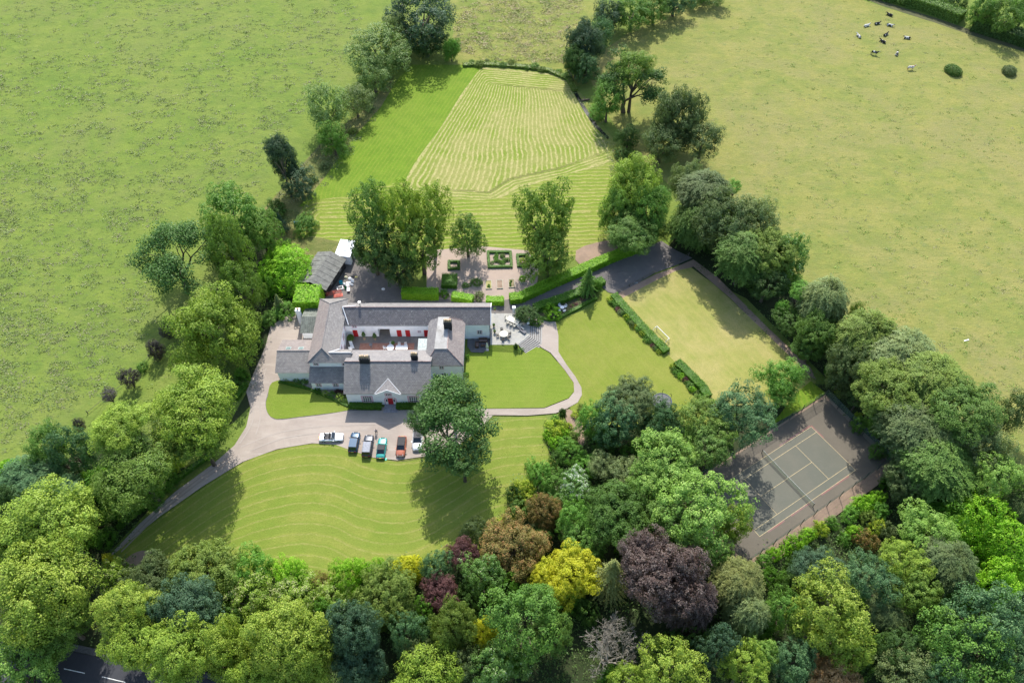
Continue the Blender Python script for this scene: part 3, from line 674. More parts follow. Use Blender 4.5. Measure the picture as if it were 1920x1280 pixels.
S(262, 935, 40, 28, 'laureld', 'lower dark laurel bank overhanging the drive edge')
S(330, 872, 22, 18, 'yellowg', 'yellow-green rhododendron on the bank above the drive')
S(308, 905, 30, 18, 'laureld', 'low dark rhododendron above the drive hedge')
hedge('box_hedge', [(222, 992), (300, 925), (370, 872), (402, 850)], .9, .8, 'laureld', 'low dark edging hedge along the upper side of the drive')
T(95, 985, 100, 72, 18, 'lime', 'lime', 'very broad lime at the foot of the drive')
T(30, 1025, 44, 46, 16, 'lime', 'limey', 'lime by the left edge between two broad ones')
T(80, 1115, 95, 80, 19, 'lime', 'limey', 'very broad yellow-topped lime above the road')
T(115, 1165, 60, 50, 12, 'lime', 'limed', 'lower lime leaning over the road verge')
T(48, 1247, 80, 46, 11, 'round', 'sycb', 'green sycamore at the bottom left corner across the road')
T(60, 1205, 34, 24, 7, 'round', 'dark', 'dark low tree in the shade beside the road')
T(5, 1190, 22, 22, 9, 'round', 'sycb', 'light green tree cut off by the left edge near the road')
S(210, 1054, 17, 8, 'gold', 'yellow bush at the foot of the drive', H=1.5)
S(228, 1090, 40, 32, 'cream', 'pale flowering laurel between the drive foot and the limes')
T(288, 1045, 11, 13, 3.5, 'conifer', 'teal', 'little dark fir at the corner of the front lawn')
T(285, 1088, 50, 42, 8, 'fine', 'greyd', 'grey-green elm left of the dark teal tree')
T(385, 1072, 66, 46, 9, 'fine', 'olive', 'wide olive elm at the lower left edge of the front lawn')
T(232, 1140, 58, 52, 16, 'lime', 'limey', 'yellowish lime between the road and the pale laurel')
T(258, 1208, 58, 50, 14, 'lime', 'lime', 'lower yellowish lime over the road')
T(332, 1224, 68, 62, 16, 'lime', 'lime', 'lime hanging over the road below the dark teal tree')
T(352, 1142, 64, 44, 14, 'fine', 'holm', 'flat-topped dark teal holm oak in the roadside belt')
T(430, 1225, 55, 62, 16, 'lime', 'limey', 'yellow lime at the bottom edge left of the paired one')
T(535, 1200, 80, 66, 18, 'lime', 'limey', 'largest yellow lime of the bottom edge')
T(560, 1262, 66, 40, 13, 'lime', 'lime', 'shaded lime at the bottom edge under the largest one')
T(470, 1270, 50, 40, 13, 'lime', 'lime', 'low lime at the bottom edge between two taller ones')
T(470, 1122, 55, 38, 7, 'round', 'cream', 'cream-flowered chestnut left of its neighbour below the front lawn')
T(560, 1125, 62, 40, 7, 'round', 'cream', 'wider cream-flowered chestnut below the front lawn')
T(625, 1120, 40, 28, 6, 'round', 'cream', 'small cream-flowered chestnut beside the teal holm oak')
S(478, 1076, 50, 20, 'bright', 'long green bush on the lower edge of the front lawn')
S(548, 1088, 44, 16, 'laurel', 'bright laurel in the dip of the lower lawn edge')
S(600, 1102, 30, 12, 'red', 'russet bush on the lower lawn edge')
S(655, 1090, 44, 16, 'laurel', 'bright laurel on the lower lawn edge near the yellow bush')
S(700, 1078, 36, 12, 'laurel', 'narrow bright laurel touching the yellow bush')
T(662, 1180, 54, 56, 16, 'fine', 'holm', 'tall teal holm oak at the bottom middle')
T(675, 1240, 50, 40, 11, 'fine', 'holm', 'lower teal holm oak at the bottom edge')
T(722, 1120, 60, 46, 10, 'fine', 'olive', 'soft olive thorn tree between the yellow bush and the teal holm oak')
T(765, 1190, 40, 46, 12, 'round', 'teal', 'dark teal sycamore right of the tall holm oak')
T(790, 1240, 44, 36, 9, 'airy', 'greyd', 'dull grey-green tree near the bottom edge')
S(762, 1073, 33, 26, 'gold', 'bright golden bush beside the front lawn', kind='fshrub')
T(816, 1065, 36, 38, 8, 'round', 'teal', 'blue-green tree right of the bright golden bush')
T(866, 1040, 32, 26, 6, 'fine', 'wine', 'wine-red tree above the white-flowered one', name='purple_tree')
T(824, 1116, 38, 25, 7, 'fine', 'wine', 'dusky purple tree above the feathery willow', name='purple_tree')
T(905, 1082, 50, 50, 9, 'round', 'flower', 'green tree speckled with white flowers beside the russet bush')
S(892, 998, 30, 20, 'greyd', 'dark grey-green bush in the shade at the right of the front lawn')
T(962, 1026, 64, 46, 8, 'fine', 'red', 'large russet photinia near the front lawn', name='photinia')
T(1022, 962, 34, 50, 7, 'fine', 'red', 'narrower russet photinia above the large one', name='photinia')
S(948, 984, 22, 22, 'yellowg', 'yellow-green bush left of the russet photinias')
S(962, 930, 18, 24, 'dark', 'dark clipped bush at the edge of the lawn under the variegated one')
S(985, 925, 30, 28, 'yellowg', 'yellow variegated bush on the right lawn edge')
S(1010, 895, 36, 16, 'bright', 'row of low green bushes at the right lawn edge')
S(1045, 910, 34, 26, 'mid', 'green bush between the variegated and the white-flowered one')
S(975, 955, 26, 22, 'syc', 'green bush under the variegated one')
T(1076, 910, 36, 24, 5, 'round', 'white', 'tree covered with white blossom', name='blossom_tree')
S(1050, 945, 32, 26, 'flower', 'green bush with white dots under the blossom tree')
S(1045, 862, 20, 16, 'yew', 'low dark green bush on the inner edge of the right lawn')
S(1070, 850, 30, 22, 'bright', 'green bush below the flower border')
S(1095, 880, 30, 20, 'bright', 'bright green bush next to the silver-leaved trees')
for x, y, a, b_, c, l in ((1040, 786, 11, 8, 'bright', 'little green bush at the top of the flower border'), (1042, 806, 22, 15, 'yellowg', 'yellow-leaved bush in the flower border'), (1028, 818, 14, 13, 'laurel', 'bright round bush on the lawn side of the flower border'), (1042, 835, 20, 16, 'laurel', 'larger bright bush low in the flower border'), (1058, 812, 14, 12, 'laurel', 'bright clipped bush in the middle of the flower border'), (1066, 800, 9, 8, 'yellowg', 'tiny yellow bush by the bark path'), (1076, 820, 14, 12, 'olive', 'olive bush beside the bark path'), (1064, 838, 14, 10, 'yellowg', 'gold-tipped bush at the lower end of the flower border')):
    S(x, y, a, b_, c, l, group='bushes of the flower border')
T(1055, 776, 8, 14, 3.2, 'fine', 'dark', 'dark upright yew by the fork of the path', name='yew')
S(1090, 768, 14, 12, 'olive', 'round olive bush by the fork of the path'); S(1078, 779, 9, 8, 'yellowg', 'small yellow-green bush by the fork of the path')
T(1150, 785, 60, 56, 11, 'round', 'teal', 'dark green whitebeam with pale dots right of the bark path')
T(1110, 790, 34, 44, 9, 'round', 'bright', 'bright green side tree touching the bark path')
T(1180, 752, 50, 26, 11, 'fine', 'greyd', 'brownish feathery tree top just above the whitebeam')
T(1238, 800, 42, 44, 10, 'fine', 'teal', 'blue-green tree just below the dark dome tent')
T(1325, 785, 60, 48, 12, 'round', 'limed', 'dull yellow-green lime left of the tall blue-green one')
T(1330, 840, 55, 44, 11, 'round', 'syc', 'shaded sycamore at the upper left of the tennis court')
T(1392, 775, 66, 60, 14, 'round', 'teal', 'tall blue-green maple at the upper corner of the tennis court')
T(1466, 708, 48, 44, 9, 'airy', 'bright', 'isolated light green tree on the grass above the tennis court')
T(1465, 735, 34, 28, 6, 'airy', 'bright', 'lower light green tree under the isolated one')
T(1252, 862, 76, 50, 13, 'round', 'sycb', 'pale green maple in the middle of the right wood')
T(1225, 905, 56, 38, 11, 'round', 'sycb', 'lower pale green maple beside the silver-leaved trees')
T(1130, 872, 34, 30, 6, 'airy', 'grey', 'silver-leaved tree above the dark yew')
T(1178, 888, 40, 34, 7, 'airy', 'grey', 'larger silver-leaved tree beside the pale maple')
T(1160, 965, 66, 58, 11, 'fine', 'yew', 'big dark yew in the middle of the right wood', name='yew')
T(1080, 975, 42, 44, 9, 'round', 'bright', 'bright green maple between the photinia and the yew')
T(1092, 1010, 46, 32, 8, 'round', 'mid', 'green maple above the golden yew')
T(1305, 955, 96, 62, 16, 'round', 'sycb', 'very large light green sycamore against the tennis court')
T(1265, 985, 62, 44, 13, 'round', 'syc', 'darker sycamore below the very large light one')
T(1372, 985, 40, 50, 11, 'round', 'limey', 'yellow-tipped maple over the near corner of the tennis court')
T(1340, 1040, 45, 34, 9, 'round', 'sycb', 'light green maple between the purple beech and the court')
T(1070, 1078, 58, 44, 9, 'fine', 'gold', 'golden yew left of the grey spruce', name='golden_yew')
T(1025, 1082, 34, 20, 6, 'fine', 'gold', 'small golden yew leaning out from the bigger one', name='golden_yew')
T(1146, 1078, 40, 70, 14, 'spruce', 'spruce', 'grey-brown spruce left of the purple beech')
T(1245, 1080, 80, 64, 16, 'fine', 'purple', 'great purple beech in the bottom wood', name='purple_beech')
T(1212, 1045, 50, 32, 14, 'fine', 'purple', 'upper left part-tree of the purple beeches', name='purple_beech')
T(1295, 1130, 50, 52, 12, 'droop', 'purple', 'lower right purple beech drooping to the floor', name='purple_beech')
T(985, 1160, 78, 72, 15, 'round', 'mid', 'big green maple below the golden yew')
T(1040, 1195, 42, 44, 11, 'round', 'syc', 'dark green side tree between the maple and the dead tree')
T(850, 1180, 46, 58, 13, 'fine', 'olive', 'feathery olive willow left of the yellow cypress')
T(910, 1188, 28, 34, 8, 'fine', 'gold', 'yellow cypress near the bottom edge', name='golden_cypress')
T(930, 1250, 60, 40, 10, 'round', 'flower', 'white-dotted green tree at the bottom edge')
T(865, 1250, 40, 32, 9, 'airy', 'greyd', 'grey-green bushy tree at the bottom edge beside the willow')
T(800, 1280, 70, 28, 12, 'lime', 'lime', 'lime cut off by the bottom edge in the middle')
root, TT = open_tree(1140, 1215, 68, 62, 12, 5, None, 'leafless dead tree with grey twigs in the bottom wood', bare=True, depth=6, mat=PALEBARK, rad=.035, spread=.95, name='dead_tree', nfirst=7)
T(1250, 1255, 66, 46, 14, 'round', 'limey', 'pale yellow-green maple at the bottom edge right of the dead tree')
T(1180, 1285, 50, 22, 10, 'round', 'lime', 'maple top cut off by the bottom edge under the dead tree')
T(1345, 1218, 44, 56, 13, 'round', 'holm', 'blue-green maple between two pale ones at the bottom')
T(1395, 1250, 48, 44, 12, 'round', 'lime', 'rounded pale green maple at the bottom edge')
T(1382, 1095, 48, 48, 12, 'droop', 'spruce', 'brownish hemlock below the corner of the court')
T(1400, 1150, 42, 44, 11, 'droop', 'grey', 'grey hemlock under the brownish one')
# right of the court
T(1545, 1150, 88, 66, 16, 'round', 'limey', 'broad pale yellow-green maple in the bottom right wood')
T(1580, 1205, 60, 46, 12, 'round', 'lime', 'lower side of the pale maples in the bottom right wood')
T(1465, 1150, 44, 50, 12, 'round', 'mid', 'green maple left of the broad pale one')
T(1480, 1240, 50, 38, 11, 'round', 'teal', 'blue-green maple at the bottom edge by the tan bush')
T(1430, 1225, 34, 34, 10, 'round', 'sycb', 'small pale maple near the bottom edge')
T(1562, 1280, 50, 16, 7, 'fine', 'tan', 'withered tan tree top at the bottom edge')
T(1525, 1068, 46, 36, 9, 'fine', 'holm', 'dark blue-grey tree above the broad pale maple')
T(1625, 1085, 54, 50, 13, 'round', 'teal', 'blue-green maple behind the broad pale one')
T(1690, 1050, 52, 46, 13, 'round', 'lime', 'yellow-green maple between the blue-green and grey trees')
T(1715, 1115, 52, 50, 12, 'round', 'limed', 'yellowing lime hanging beneath its neighbour on the right')
T(1738, 1000, 60, 36, 12, 'round', 'sycb', 'pale flat-topped maple below the bright laurel slope')
T(1775, 1055, 52, 50, 12, 'droop', 'greyd', 'brown-grey drooping tree beside the laurel slope')
T(1660, 1150, 40, 34, 9, 'droop', 'greyd', 'small brown-grey drooping tree in the bottom right wood')
T(1680, 1215, 46, 44, 11, 'round', 'dark', 'dark tree in the gap of the bottom right wood')
T(1690, 1262, 50, 36, 11, 'airy', 'grey', 'grey tree at the bottom edge on the right')
T(1850, 1165, 90, 58, 17, 'round', 'teal', 'very large blue-green maple at the right edge')
T(1810, 1225, 88, 54, 16, 'round', 'mid', 'very large green maple at the bottom right')
T(1900, 1250, 60, 46, 14, 'round', 'teal', 'blue-green maple in the bottom right corner')
T(1760, 1262, 50, 32, 12, 'round', 'teal', 'bluish maple at the bottom edge by the corner')
S(1800, 985, 76, 38, 'laurel', 'bright laurel slope under the right tree belt')
S(1870, 1040, 70, 52, 'laurel', 'lower bright laurel slope at the right edge'); S(1770, 955, 60, 26, 'laureld', 'shaded laurel under the big weeping trees')
S(1760, 1010, 60, 30, 'laureld', 'dark laurel behind the pale flat-topped maple'); S(1850, 1105, 60, 26, 'laurel', 'bright laurel patch above the blue-green maple')
T(1872, 895, 50, 48, 14, 'round', 'sycb', 'bright lime-green maple at the right edge')
T(1915, 950, 36, 56, 13, 'droop', 'greyd', 'grey weeping tree cut by the right edge')
band = [(1432, 1052, 16, 13, 'bright'), (1452, 1040, 16, 12, 'laurel'), (1470, 1028, 17, 14, 'laurel'), (1494, 1020, 20, 16, 'laurel'), (1515, 1004, 18, 14, 'laurel'), (1540, 995, 18, 13, 'yellowg'), (1560, 982, 17, 14, 'bright'), (1590, 968, 20, 15, 'bright'), (1612, 948, 24, 17, 'laurel'), (1640, 938, 20, 16, 'laurel'), (1648, 958, 22, 16, 'bright'), (1625, 975, 18, 16, 'olive'), (1600, 1000, 18, 12, 'laurel'), (1640, 995, 20, 14, 'yellowg'), (1580, 1012, 16, 13, 'bright'), (1622, 1018, 24, 12, 'red'), (1660, 1000, 22, 16, 'greyd'), (1550, 1042, 14, 9, 'yellowg'), (1490, 1062, 26, 15, 'yew'), (1440, 1085, 22, 12, 'laureld'), (1470, 1085, 16, 12, 'bright'), (1410, 1068, 14, 12, 'yew')]
ord_ = ['bottom-most', 'second', 'third', 'fourth', 'fifth', 'sixth', 'seventh', 'eighth', 'ninth', 'topmost']
for i, (x, y, a, b_, c) in enumerate(band):
    w_ = {'bright': 'mid-green', 'laurel': 'bright green', 'yellowg': 'yellow-green', 'olive': 'olive', 'red': 'russet', 'greyd': 'grey-green', 'yew': 'dark green', 'laureld': 'deep green'}[c]
    lab = ('%s rhododendron, %s from the near end of the row along the court fence' % (w_, ord_[i])) if i < 10 else ['green rhododendron behind the topmost of the fence row', 'olive rhododendron in the second row by the bare earth', 'bright rhododendron surrounded by bare earth', 'yellow-green rhododendron beside the grey one', 'mid-green rhododendron next to the russet one', 'low russet rhododendron in the second row', 'grey-green rhododendron near the right tree belt', 'tiny yellow rhododendron on the bare earth', 'dark green rhododendron near the blue-grey tree', 'deep green rhododendron above the green maple', 'mid-green rhododendron beside the deep green one', 'dark rhododendron at the near fence corner'][i - 10]
    S(x, y, a, b_, c, lab, group='rhododendrons beside the tennis court', name='rhododendron')
# right tree belt
belt = [(1322, 362, 50, 40, 14, 'droop', 'greyd', 'grey feathery beech at the upper end of the right belt'), (1290, 345, 34, 36, 12, 'fine', 'grey', 'small grey tree at the upper end of the right belt'), (1378, 350, 17, 14, 7, 'round', 'bright', 'small bright tree on the field side of the upper belt'),
 (1350, 420, 62, 60, 15, 'fine', 'greyd', 'large grey feathery beech beside the yard gate'), (1300, 420, 44, 50, 11, 'droop', 'syc', 'dark feathery beech hanging over the yard gate'), (1410, 420, 50, 48, 14, 'fine', 'grey', 'grey feathery beech on the field side of the upper belt'),
 (1395, 480, 52, 46, 13, 'droop', 'syc', 'green feathery beech above the paddock'), (1445, 475, 50, 42, 13, 'fine', 'olive', 'olive feathery beech beside the flowering chestnut'), (1480, 488, 44, 50, 13, 'round', 'flower', 'dark chestnut with pale buds on the field side of the belt'),
 (1440, 530, 42, 36, 9, 'round', 'dark', 'dark holly under the feathery beeches above the paddock'), (1500, 548, 26, 22, 10, 'round', 'bright', 'light green acacia top in the right belt'), (1466, 580, 17, 18, 6, 'round', 'bright', 'small light green acacia facing the paddock'),
 (1545, 572, 46, 48, 13, 'droop', 'grey', 'silvery feathery willow in the middle of the right belt'), (1530, 625, 42, 40, 10, 'fine', 'syc', 'shaded feathery willow facing the paddock'), (1606, 585, 17, 20, 11, 'airy', 'olive', 'thin tree top sticking out towards the pasture'),
 (1480, 600, 36, 24, 6, 'round', 'yew', 'dark yew hedge tree at the paddock edge'), (1520, 655, 34, 28, 6, 'round', 'yew', 'dark yew hedge tree lower down the paddock edge'),
 (1625, 640, 58, 54, 14, 'droop', 'olive', 'olive feathery beech left of the big belt trees'), (1590, 690, 44, 46, 12, 'fine', 'greyd', 'grey-green feathery beech over the court corner'), (1690, 660, 58, 50, 15, 'droop', 'grey', 'grey-topped feathery beech with dead twigs on the pasture side'),
 (1668, 730, 66, 56, 15, 'fine', 'olive', 'broad olive feathery beech above the court corner'), (1745, 715, 64, 56, 16, 'droop', 'olive', 'tall olive feathery beech on the pasture side'), (1800, 770, 70, 62, 17, 'fine', 'syc', 'largest feathery beech of the right belt'),
 (1720, 800, 70, 56, 14, 'droop', 'greyd', 'feathery beech with pale tips right of the court'), (1830, 840, 56, 56, 14, 'fine', 'grey', 'silver-green feathery beech near the lime-green maple'), (1760, 870, 70, 58, 13, 'droop', 'syc', 'dark feathery beech beside the near court corner'),
 (1655, 790, 34, 48, 8, 'round', 'mid', 'bright-sided maple between the court and the belt'), (1700, 900, 42, 40, 9, 'fine', 'greyd', 'low feathery beech touching the court fence corner'), (1900, 775, 36, 60, 12, 'airy', 'greyd', 'brownish bare-looking tree at the right edge of the pasture'),
 (1612, 745, 26, 22, 6, 'round', 'dark', 'dark holly beside the top court corner')]
for q in belt: T(*q)
S(1572, 738, 9, 8, 'yellowg', 'yellow bush by the top corner of the court'); S(1606, 782, 8, 10, 'yellowg', 'yellow-flowered bush along the court edge')
S(1610, 800, 18, 22, 'mid', 'green bush along the upper court edge'); S(1645, 845, 22, 22, 'mid', 'green bush near the right court corner'); S(1668, 905, 24, 18, 'laureld', 'green bush just outside the right court corner')
S(1565, 700, 26, 18, 'laureld', 'dark bush in the hedge bottom above the court')
# upper right
T(1098, 82, 38, 36, 12, 'fine', 'blue', 'dark silvery willow at the head of the stream')
T(1100, 130, 30, 34, 8, 'round', 'teal', 'blue-green alder beside the stream')
T(1080, 118, 26, 34, 9, 'fine', 'dark', 'dark alder on the meadow side of the stream')
T(1140, 30, 36, 36, 9.5, 'airy', 'blue', 'silvery blue tree at the top of the stream line')
T(1185, 26, 40, 36, 9.5, 'round', 'mid', 'green sycamore in the top tree line')
T(1228, 18, 36, 34, 9, 'round', 'syc', 'dark sycamore in the top tree line')
T(1265, 4, 36, 26, 8, 'round', 'teal', 'blue-green tree at the end of the top tree line')
T(1320, -14, 44, 20, 6, 'round', 'syc', 'low tree cut off by the top edge beside the dry pasture')
T(1130, 62, 24, 34, 9, 'airy', 'teal', 'thin blue-green tree under the silvery one')
open_tree(1176, 152, 64, 58, 17, 12, 'oakgap', 'tall scots pine with a bare crooked trunk on the stream bank', 90, .17, depth=4, lift=.5)
T(1190, 128, 44, 34, 17, 'airy', 'limed', 'yellow-green pine top rising over the dry pasture')
T(1140, 190, 34, 34, 11, 'airy', 'mid', 'leafy lower side tree of the scots pine')
S(1118, 215, 22, 16, 'bright', 'bright bush on the stream bank under the pine'); T(1178, 258, 24, 28, 6, 'round', 'dark', 'dark holly by the foot of the pine')
S(1168, 290, 20, 16, 'yew', 'dark bush between the holly and the limes')
T(1272, 225, 50, 52, 15, 'fine', 'greyd', 'tall smoky grey willow on the pasture edge')
T(1318, 262, 44, 36, 11, 'airy', 'greyd', 'right-hand smoky willow leaning over the pasture')
T(1240, 272, 40, 38, 10, 'airy', 'greyd', 'lower left smoky willow beside the limes')
T(1192, 345, 52, 52, 17, 'lime', 'lime', 'tall yellow-green lime behind the yard entrance')
T(1155, 395, 36, 46, 13, 'lime', 'sycb', 'pale green lime at the hayfield corner')
T(1215, 395, 46, 52, 14, 'lime', 'mid', 'fresh green lime above the yard entrance')
T(1182, 435, 48, 38, 10, 'lime', 'syc', 'dark skirt tree of the lime group over the hedge')
# trees round the house
T(1024, 415, 60, 80, 20, 'round', 'limed', 'single tall lime behind the patio')
T(1028, 480, 52, 52, 12, 'round', 'limed', 'lower shaded lime growing up against the single tall one')
T(695, 400, 46, 58, 19, 'round', 'syc', 'tall dark sycamore left of the two limes behind the house')
T(700, 470, 52, 66, 14, 'round', 'dark', 'dark lower sycamore over the back yard')
T(752, 395, 44, 52, 20, 'round', 'lime', 'left of the two tall limes behind the house')
T(808, 400, 44, 54, 20, 'round', 'lime', 'right of the two tall limes behind the house')
T(790, 465, 52, 60, 15, 'round', 'limed', 'shaded lime below the two tall ones behind the house')
T(745, 500, 44, 46, 10, 'round', 'dark', 'darkest low tree over the clipped hedge behind the house')
T(876, 446, 38, 50, 11, 'round', 'syc', 'small round maple beside the kitchen garden')
open_tree(838, 792, 84, 80, 15, 21, 'oakgap', 'wide dark cedar hanging over the parked cars and the path', 125, .22, PALEBARK, rad=.045, spread=1.0)
T(868, 858, 50, 40, 11, 'round', 'oakgap', 'lower dark cedar on the lawn side of the wide one', name='cedar_tree')
T(848, 745, 56, 34, 13, 'airy', 'oakgap', 'upper dark cedar reaching over the end of the house', name='cedar_tree')
T(792, 790, 34, 34, 12, 'airy', 'oakgap', 'dark cedar bough tree right over the white car', name='cedar_tree')
# laurel mound and yard bushes
S(540, 515, 58, 42, 'laurel', 'great bright green laurel mound behind the grey barn'); S(520, 480, 34, 14, 'laurel', 'upper crest of the bright laurel mound')
S(500, 545, 22, 40, 'laureld', 'dark laurel on the left side of the bright mound')
hedge('laurel_hedge', [(560, 574), (606, 574)], 5.0, 4.2, 'laurel', 'square-cut bright laurel block beside the grey barn', leaf=.35, dens=22)
T(522, 566, 15, 22, 5, 'conifer', 'grey', 'small silver fir beside the laurel mound')
S(505, 600, 20, 16, 'mid', 'low green bush by the top of the gravel yard'); S(535, 585, 24, 10, 'bright', 'low bright bush below the silver fir'); S(485, 645, 12, 26, 'mid', 'narrow green bush edging the gravel yard')
S(452, 704, 16, 18, 'laureld', 'dark bush in the shade at the inner drive bend')
S(440, 726, 14, 14, 'mid', 'green bush beside the short dark hedge')
S(478, 620, 16, 28, 'laureld', 'dark bush under the broad round lime beside the yard')
hedge('box_hedge', [(444, 750), (462, 722)], .9, 1.0, 'laureld', 'short dark hedge beside the drive bend')
S(1787, 133, 16, 11, 'yew', 'round dark gorse bush alone in the right pasture', kind='fshrub'); S(1892, 134, 15, 9, 'greyd', 'grey-green gorse bush near the right edge of the pasture', kind='fshrub')
top_h = [(1625, -20, 26, 14), (1665, -8, 22, 14), (1700, 0, 24, 15), (1738, 6, 22, 15), (1765, 12, 16, 14), (1792, 18, 16, 18), (1650, -30, 24, 14)]
lb = ['leftmost bush of the far hedge at the top right', 'second bush of the far hedge at the top right', 'third bush of the far hedge at the top right', 'fourth bush of the far hedge at the top right', 'bush of the far hedge before the gap', 'dark pointed bush of the far hedge beside the gap', 'bush at the back of the far hedge']
hedge('field_hedge', [(1560, -34), (1640, -12), (1700, 6), (1760, 26), (1800, 42)], 4.5, 3.2, 'syc', 'long dark field hedge behind the cattle at the top right', leaf=.45, dens=14)
hedge('field_hedge', [(1822, 52), (1880, 70), (1960, 96)], 5.0, 3.0, 'dark', 'dark hedge bottom under the corner trees at the top right', leaf=.45, dens=14)
for (x, y, a, b_), l in zip(top_h, lb): S(x, y - 3, a * 1.25, b_ * 1.3, 'dark' if x > 1780 else 'syc', l, group='far hedge bushes')
T(1842, 22, 30, 36, 9, 'round', 'mid', 'first round tree right of the gap in the far hedge')
T(1885, 30, 38, 42, 11, 'round', 'syc', 'big dark tree in the top right corner')
T(1925, 20, 34, 40, 10, 'round', 'bright', 'bright tree in the top right corner')
# filler under the woods
fl = [(150, 1000, 40), (200, 1010, 26), (300, 1120, 40), (410, 1110, 36), (400, 1160, 36), (620, 1160, 40), (740, 1160, 40), (800, 1150, 34), (880, 1130, 36), (950, 1110, 34), (1100, 1060, 40), (1050, 1130, 40), (1010, 1010, 30), (1190, 1010, 40), (1110, 940, 30), (1200, 850, 36), (1130, 830, 36), (1280, 820, 30), (1290, 1200, 40), (1420, 1180, 40), (1500, 1110, 44), (1600, 1140, 44), (1640, 1230, 44), (1760, 1130, 44), (1800, 1080, 40), (1690, 850, 34), (1720, 950, 34), (1560, 640, 30), (1620, 710, 30), (1400, 500, 34), (1340, 450, 34), (1350, 400, 30), (1420, 540, 24), (100, 1060, 40), (440, 1170, 36), (700, 1060 + 100, 30), (830, 1215, 34), (960, 1240, 30), (1100, 1150, 30), (1480, 530, 26), (1700, 690, 30), (1820, 900, 36), (1235, 420, 24), (1140, 1275, 30), (1260, 1215, 30)]
for i, (x, y, a) in enumerate(fl):
    S(x, y, a, a * .7, 'laureld' if i % 2 else 'yew', 'dark evergreen undergrowth bush in the shade beneath the tall trees', group='undergrowth beneath the woods', name='undergrowth_bush')

# ------------------------------------------------------------------ house materials
def slate_mat(name, a, b, lich=(.34, .33, .29), amt=.35, off=0.):
    t = NT(name); uv = t.n('TexCoord').outputs['UV']; P = t.pos()
    br = t.n('TexBrick'); t.l(uv, br.inputs['Vector']); br.inputs['Scale'].default_value = 1
    br.inputs['Brick Width'].default_value = .42; br.inputs['Row Height'].default_value = .3; br.inputs['Mortar Size'].default_value = .022
    br.inputs['Color1'].default_value = (*a, 1); br.inputs['Color2'].default_value = (*b, 1); br.inputs['Mortar'].default_value = (a[0] * .55, a[1] * .55, a[2] * .55, 1)
    br.inputs['Bias'].default_value = off
    c = t.mix(t.ramp(t.noise(.5, 4, .7, P), .4, .7, 0, .45), br.outputs[0], [a[0] * .7, a[1] * .7, a[2] * .72])
    c = t.mix(t.ramp(t.noise(.22, 5, .75, P, .7), .45, .65, 0, .4), c, [a[0] * 1.35, a[1] * 1.3, a[2] * 1.2])
    c = t.mix(t.ramp(t.noise(2.6, 5, .8, t.pos((1, .5, 1))), .56, .64, 0, amt * 1.3), c, lich)
    c = t.mix(t.ramp(t.noise(3.2, 2, .5, P), .68, .72, 0, amt), c, [min(1, x * 1.5) for x in lich])
    return t.pbr(c, .75, .3, normal=t.bump(br.outputs[1], -.3, .03))
SL = slate_mat('slate_roof', (.190, .178, .170), (.270, .254, .242))
SLP = slate_mat('pink_slate_roof', (.215, .182, .170), (.275, .238, .222))
SLD = slate_mat('dark_slate_roof', (.135, .125, .125), (.190, .176, .176), amt=.5)
SLL = slate_mat('weathered_slate_roof', (.20, .19, .19), (.26, .245, .24), (.36, .35, .32), .5)
WHITE = plain('white_lime_render', (.86, .875, .885), .85, .2, var=.07, sc_=.7)
PINK = plain('pink_window_surround', (.64, .42, .49), .7, .3, var=.08)
RED = plain('red_door_paint', (.50, .018, .022), .4, .5, var=.15)
GLASS = plain('window_glass', (.045, .055, .065), .1, .6, var=.3)
WOODW = plain('white_window_paint', (.8, .8, .78), .5, .4, var=.05)
BLACKP = plain('black_chimney_render', (.022, .024, .028), .7, .3)
POT = plain('buff_chimney_pot', (.52, .38, .24), .8, .2)
LEAD = grit_mat('lead_flat_roof', (.32, .31, .29), (.44, .43, .41), (.15, .14, .12), .5, .85)
FLASH = plain('white_verge', (.78, .78, .77), .7, .3, var=.08)
RIDGE = plain('terracotta_ridge', (.33, .24, .22), .8, .2, var=.4)
STONE = grit_mat('stone_flags', (.50, .48, .41), (.42, .41, .37), (.58, .55, .45), .5, .6)
def flag_mat():
    t = NT('paving_flags'); P = t.pos(); br = t.n('TexBrick'); t.l(P, br.inputs['Vector']); br.inputs['Scale'].default_value = 1
    br.inputs['Brick Width'].default_value = .85; br.inputs['Row Height'].default_value = .6; br.inputs['Mortar Size'].default_value = .02
    br.inputs['Color1'].default_value = (.29, .285, .265, 1); br.inputs['Color2'].default_value = (.36, .345, .295, 1); br.inputs['Mortar'].default_value = (.24, .23, .21, 1)
    c = t.mix(t.ramp(t.noise(.8, 4, .7, P), .4, .7, 0, .35), br.outputs[0], (.38, .38, .36)); return t.pbr(c, .85, .2)
FLAGS = flag_mat()
def brick_mat():
    t = NT('red_brick_paving'); P = t.pos(); br = t.n('TexBrick'); t.l(P, br.inputs['Vector']); br.inputs['Scale'].default_value = 1
    br.inputs['Brick Width'].default_value = .4; br.inputs['Row Height'].default_value = .2; br.inputs['Mortar Size'].default_value = .02
    br.inputs['Color1'].default_value = (.42, .17, .11, 1); br.inputs['Color2'].default_value = (.50, .25, .17, 1); br.inputs['Mortar'].default_value = (.25, .17, .13, 1)
    return t.pbr(br.outputs[0], .85, .2)
COBB = grit_mat('courtyard_cobbles', (0.270, 0.240, 0.206), (0.216, 0.195, 0.175), (0.365, 0.325, 0.275), .5, .6)
IRON = plain('dark_iron', (.03, .032, .035), .5, .4); ALU = plain('grey_metal', (.35, .36, .37), .4, .5, .6)
CORR = plain('weathered_green_sheeting', (.16, .175, .15), .6, .3, var=.35, sc_=1.2)

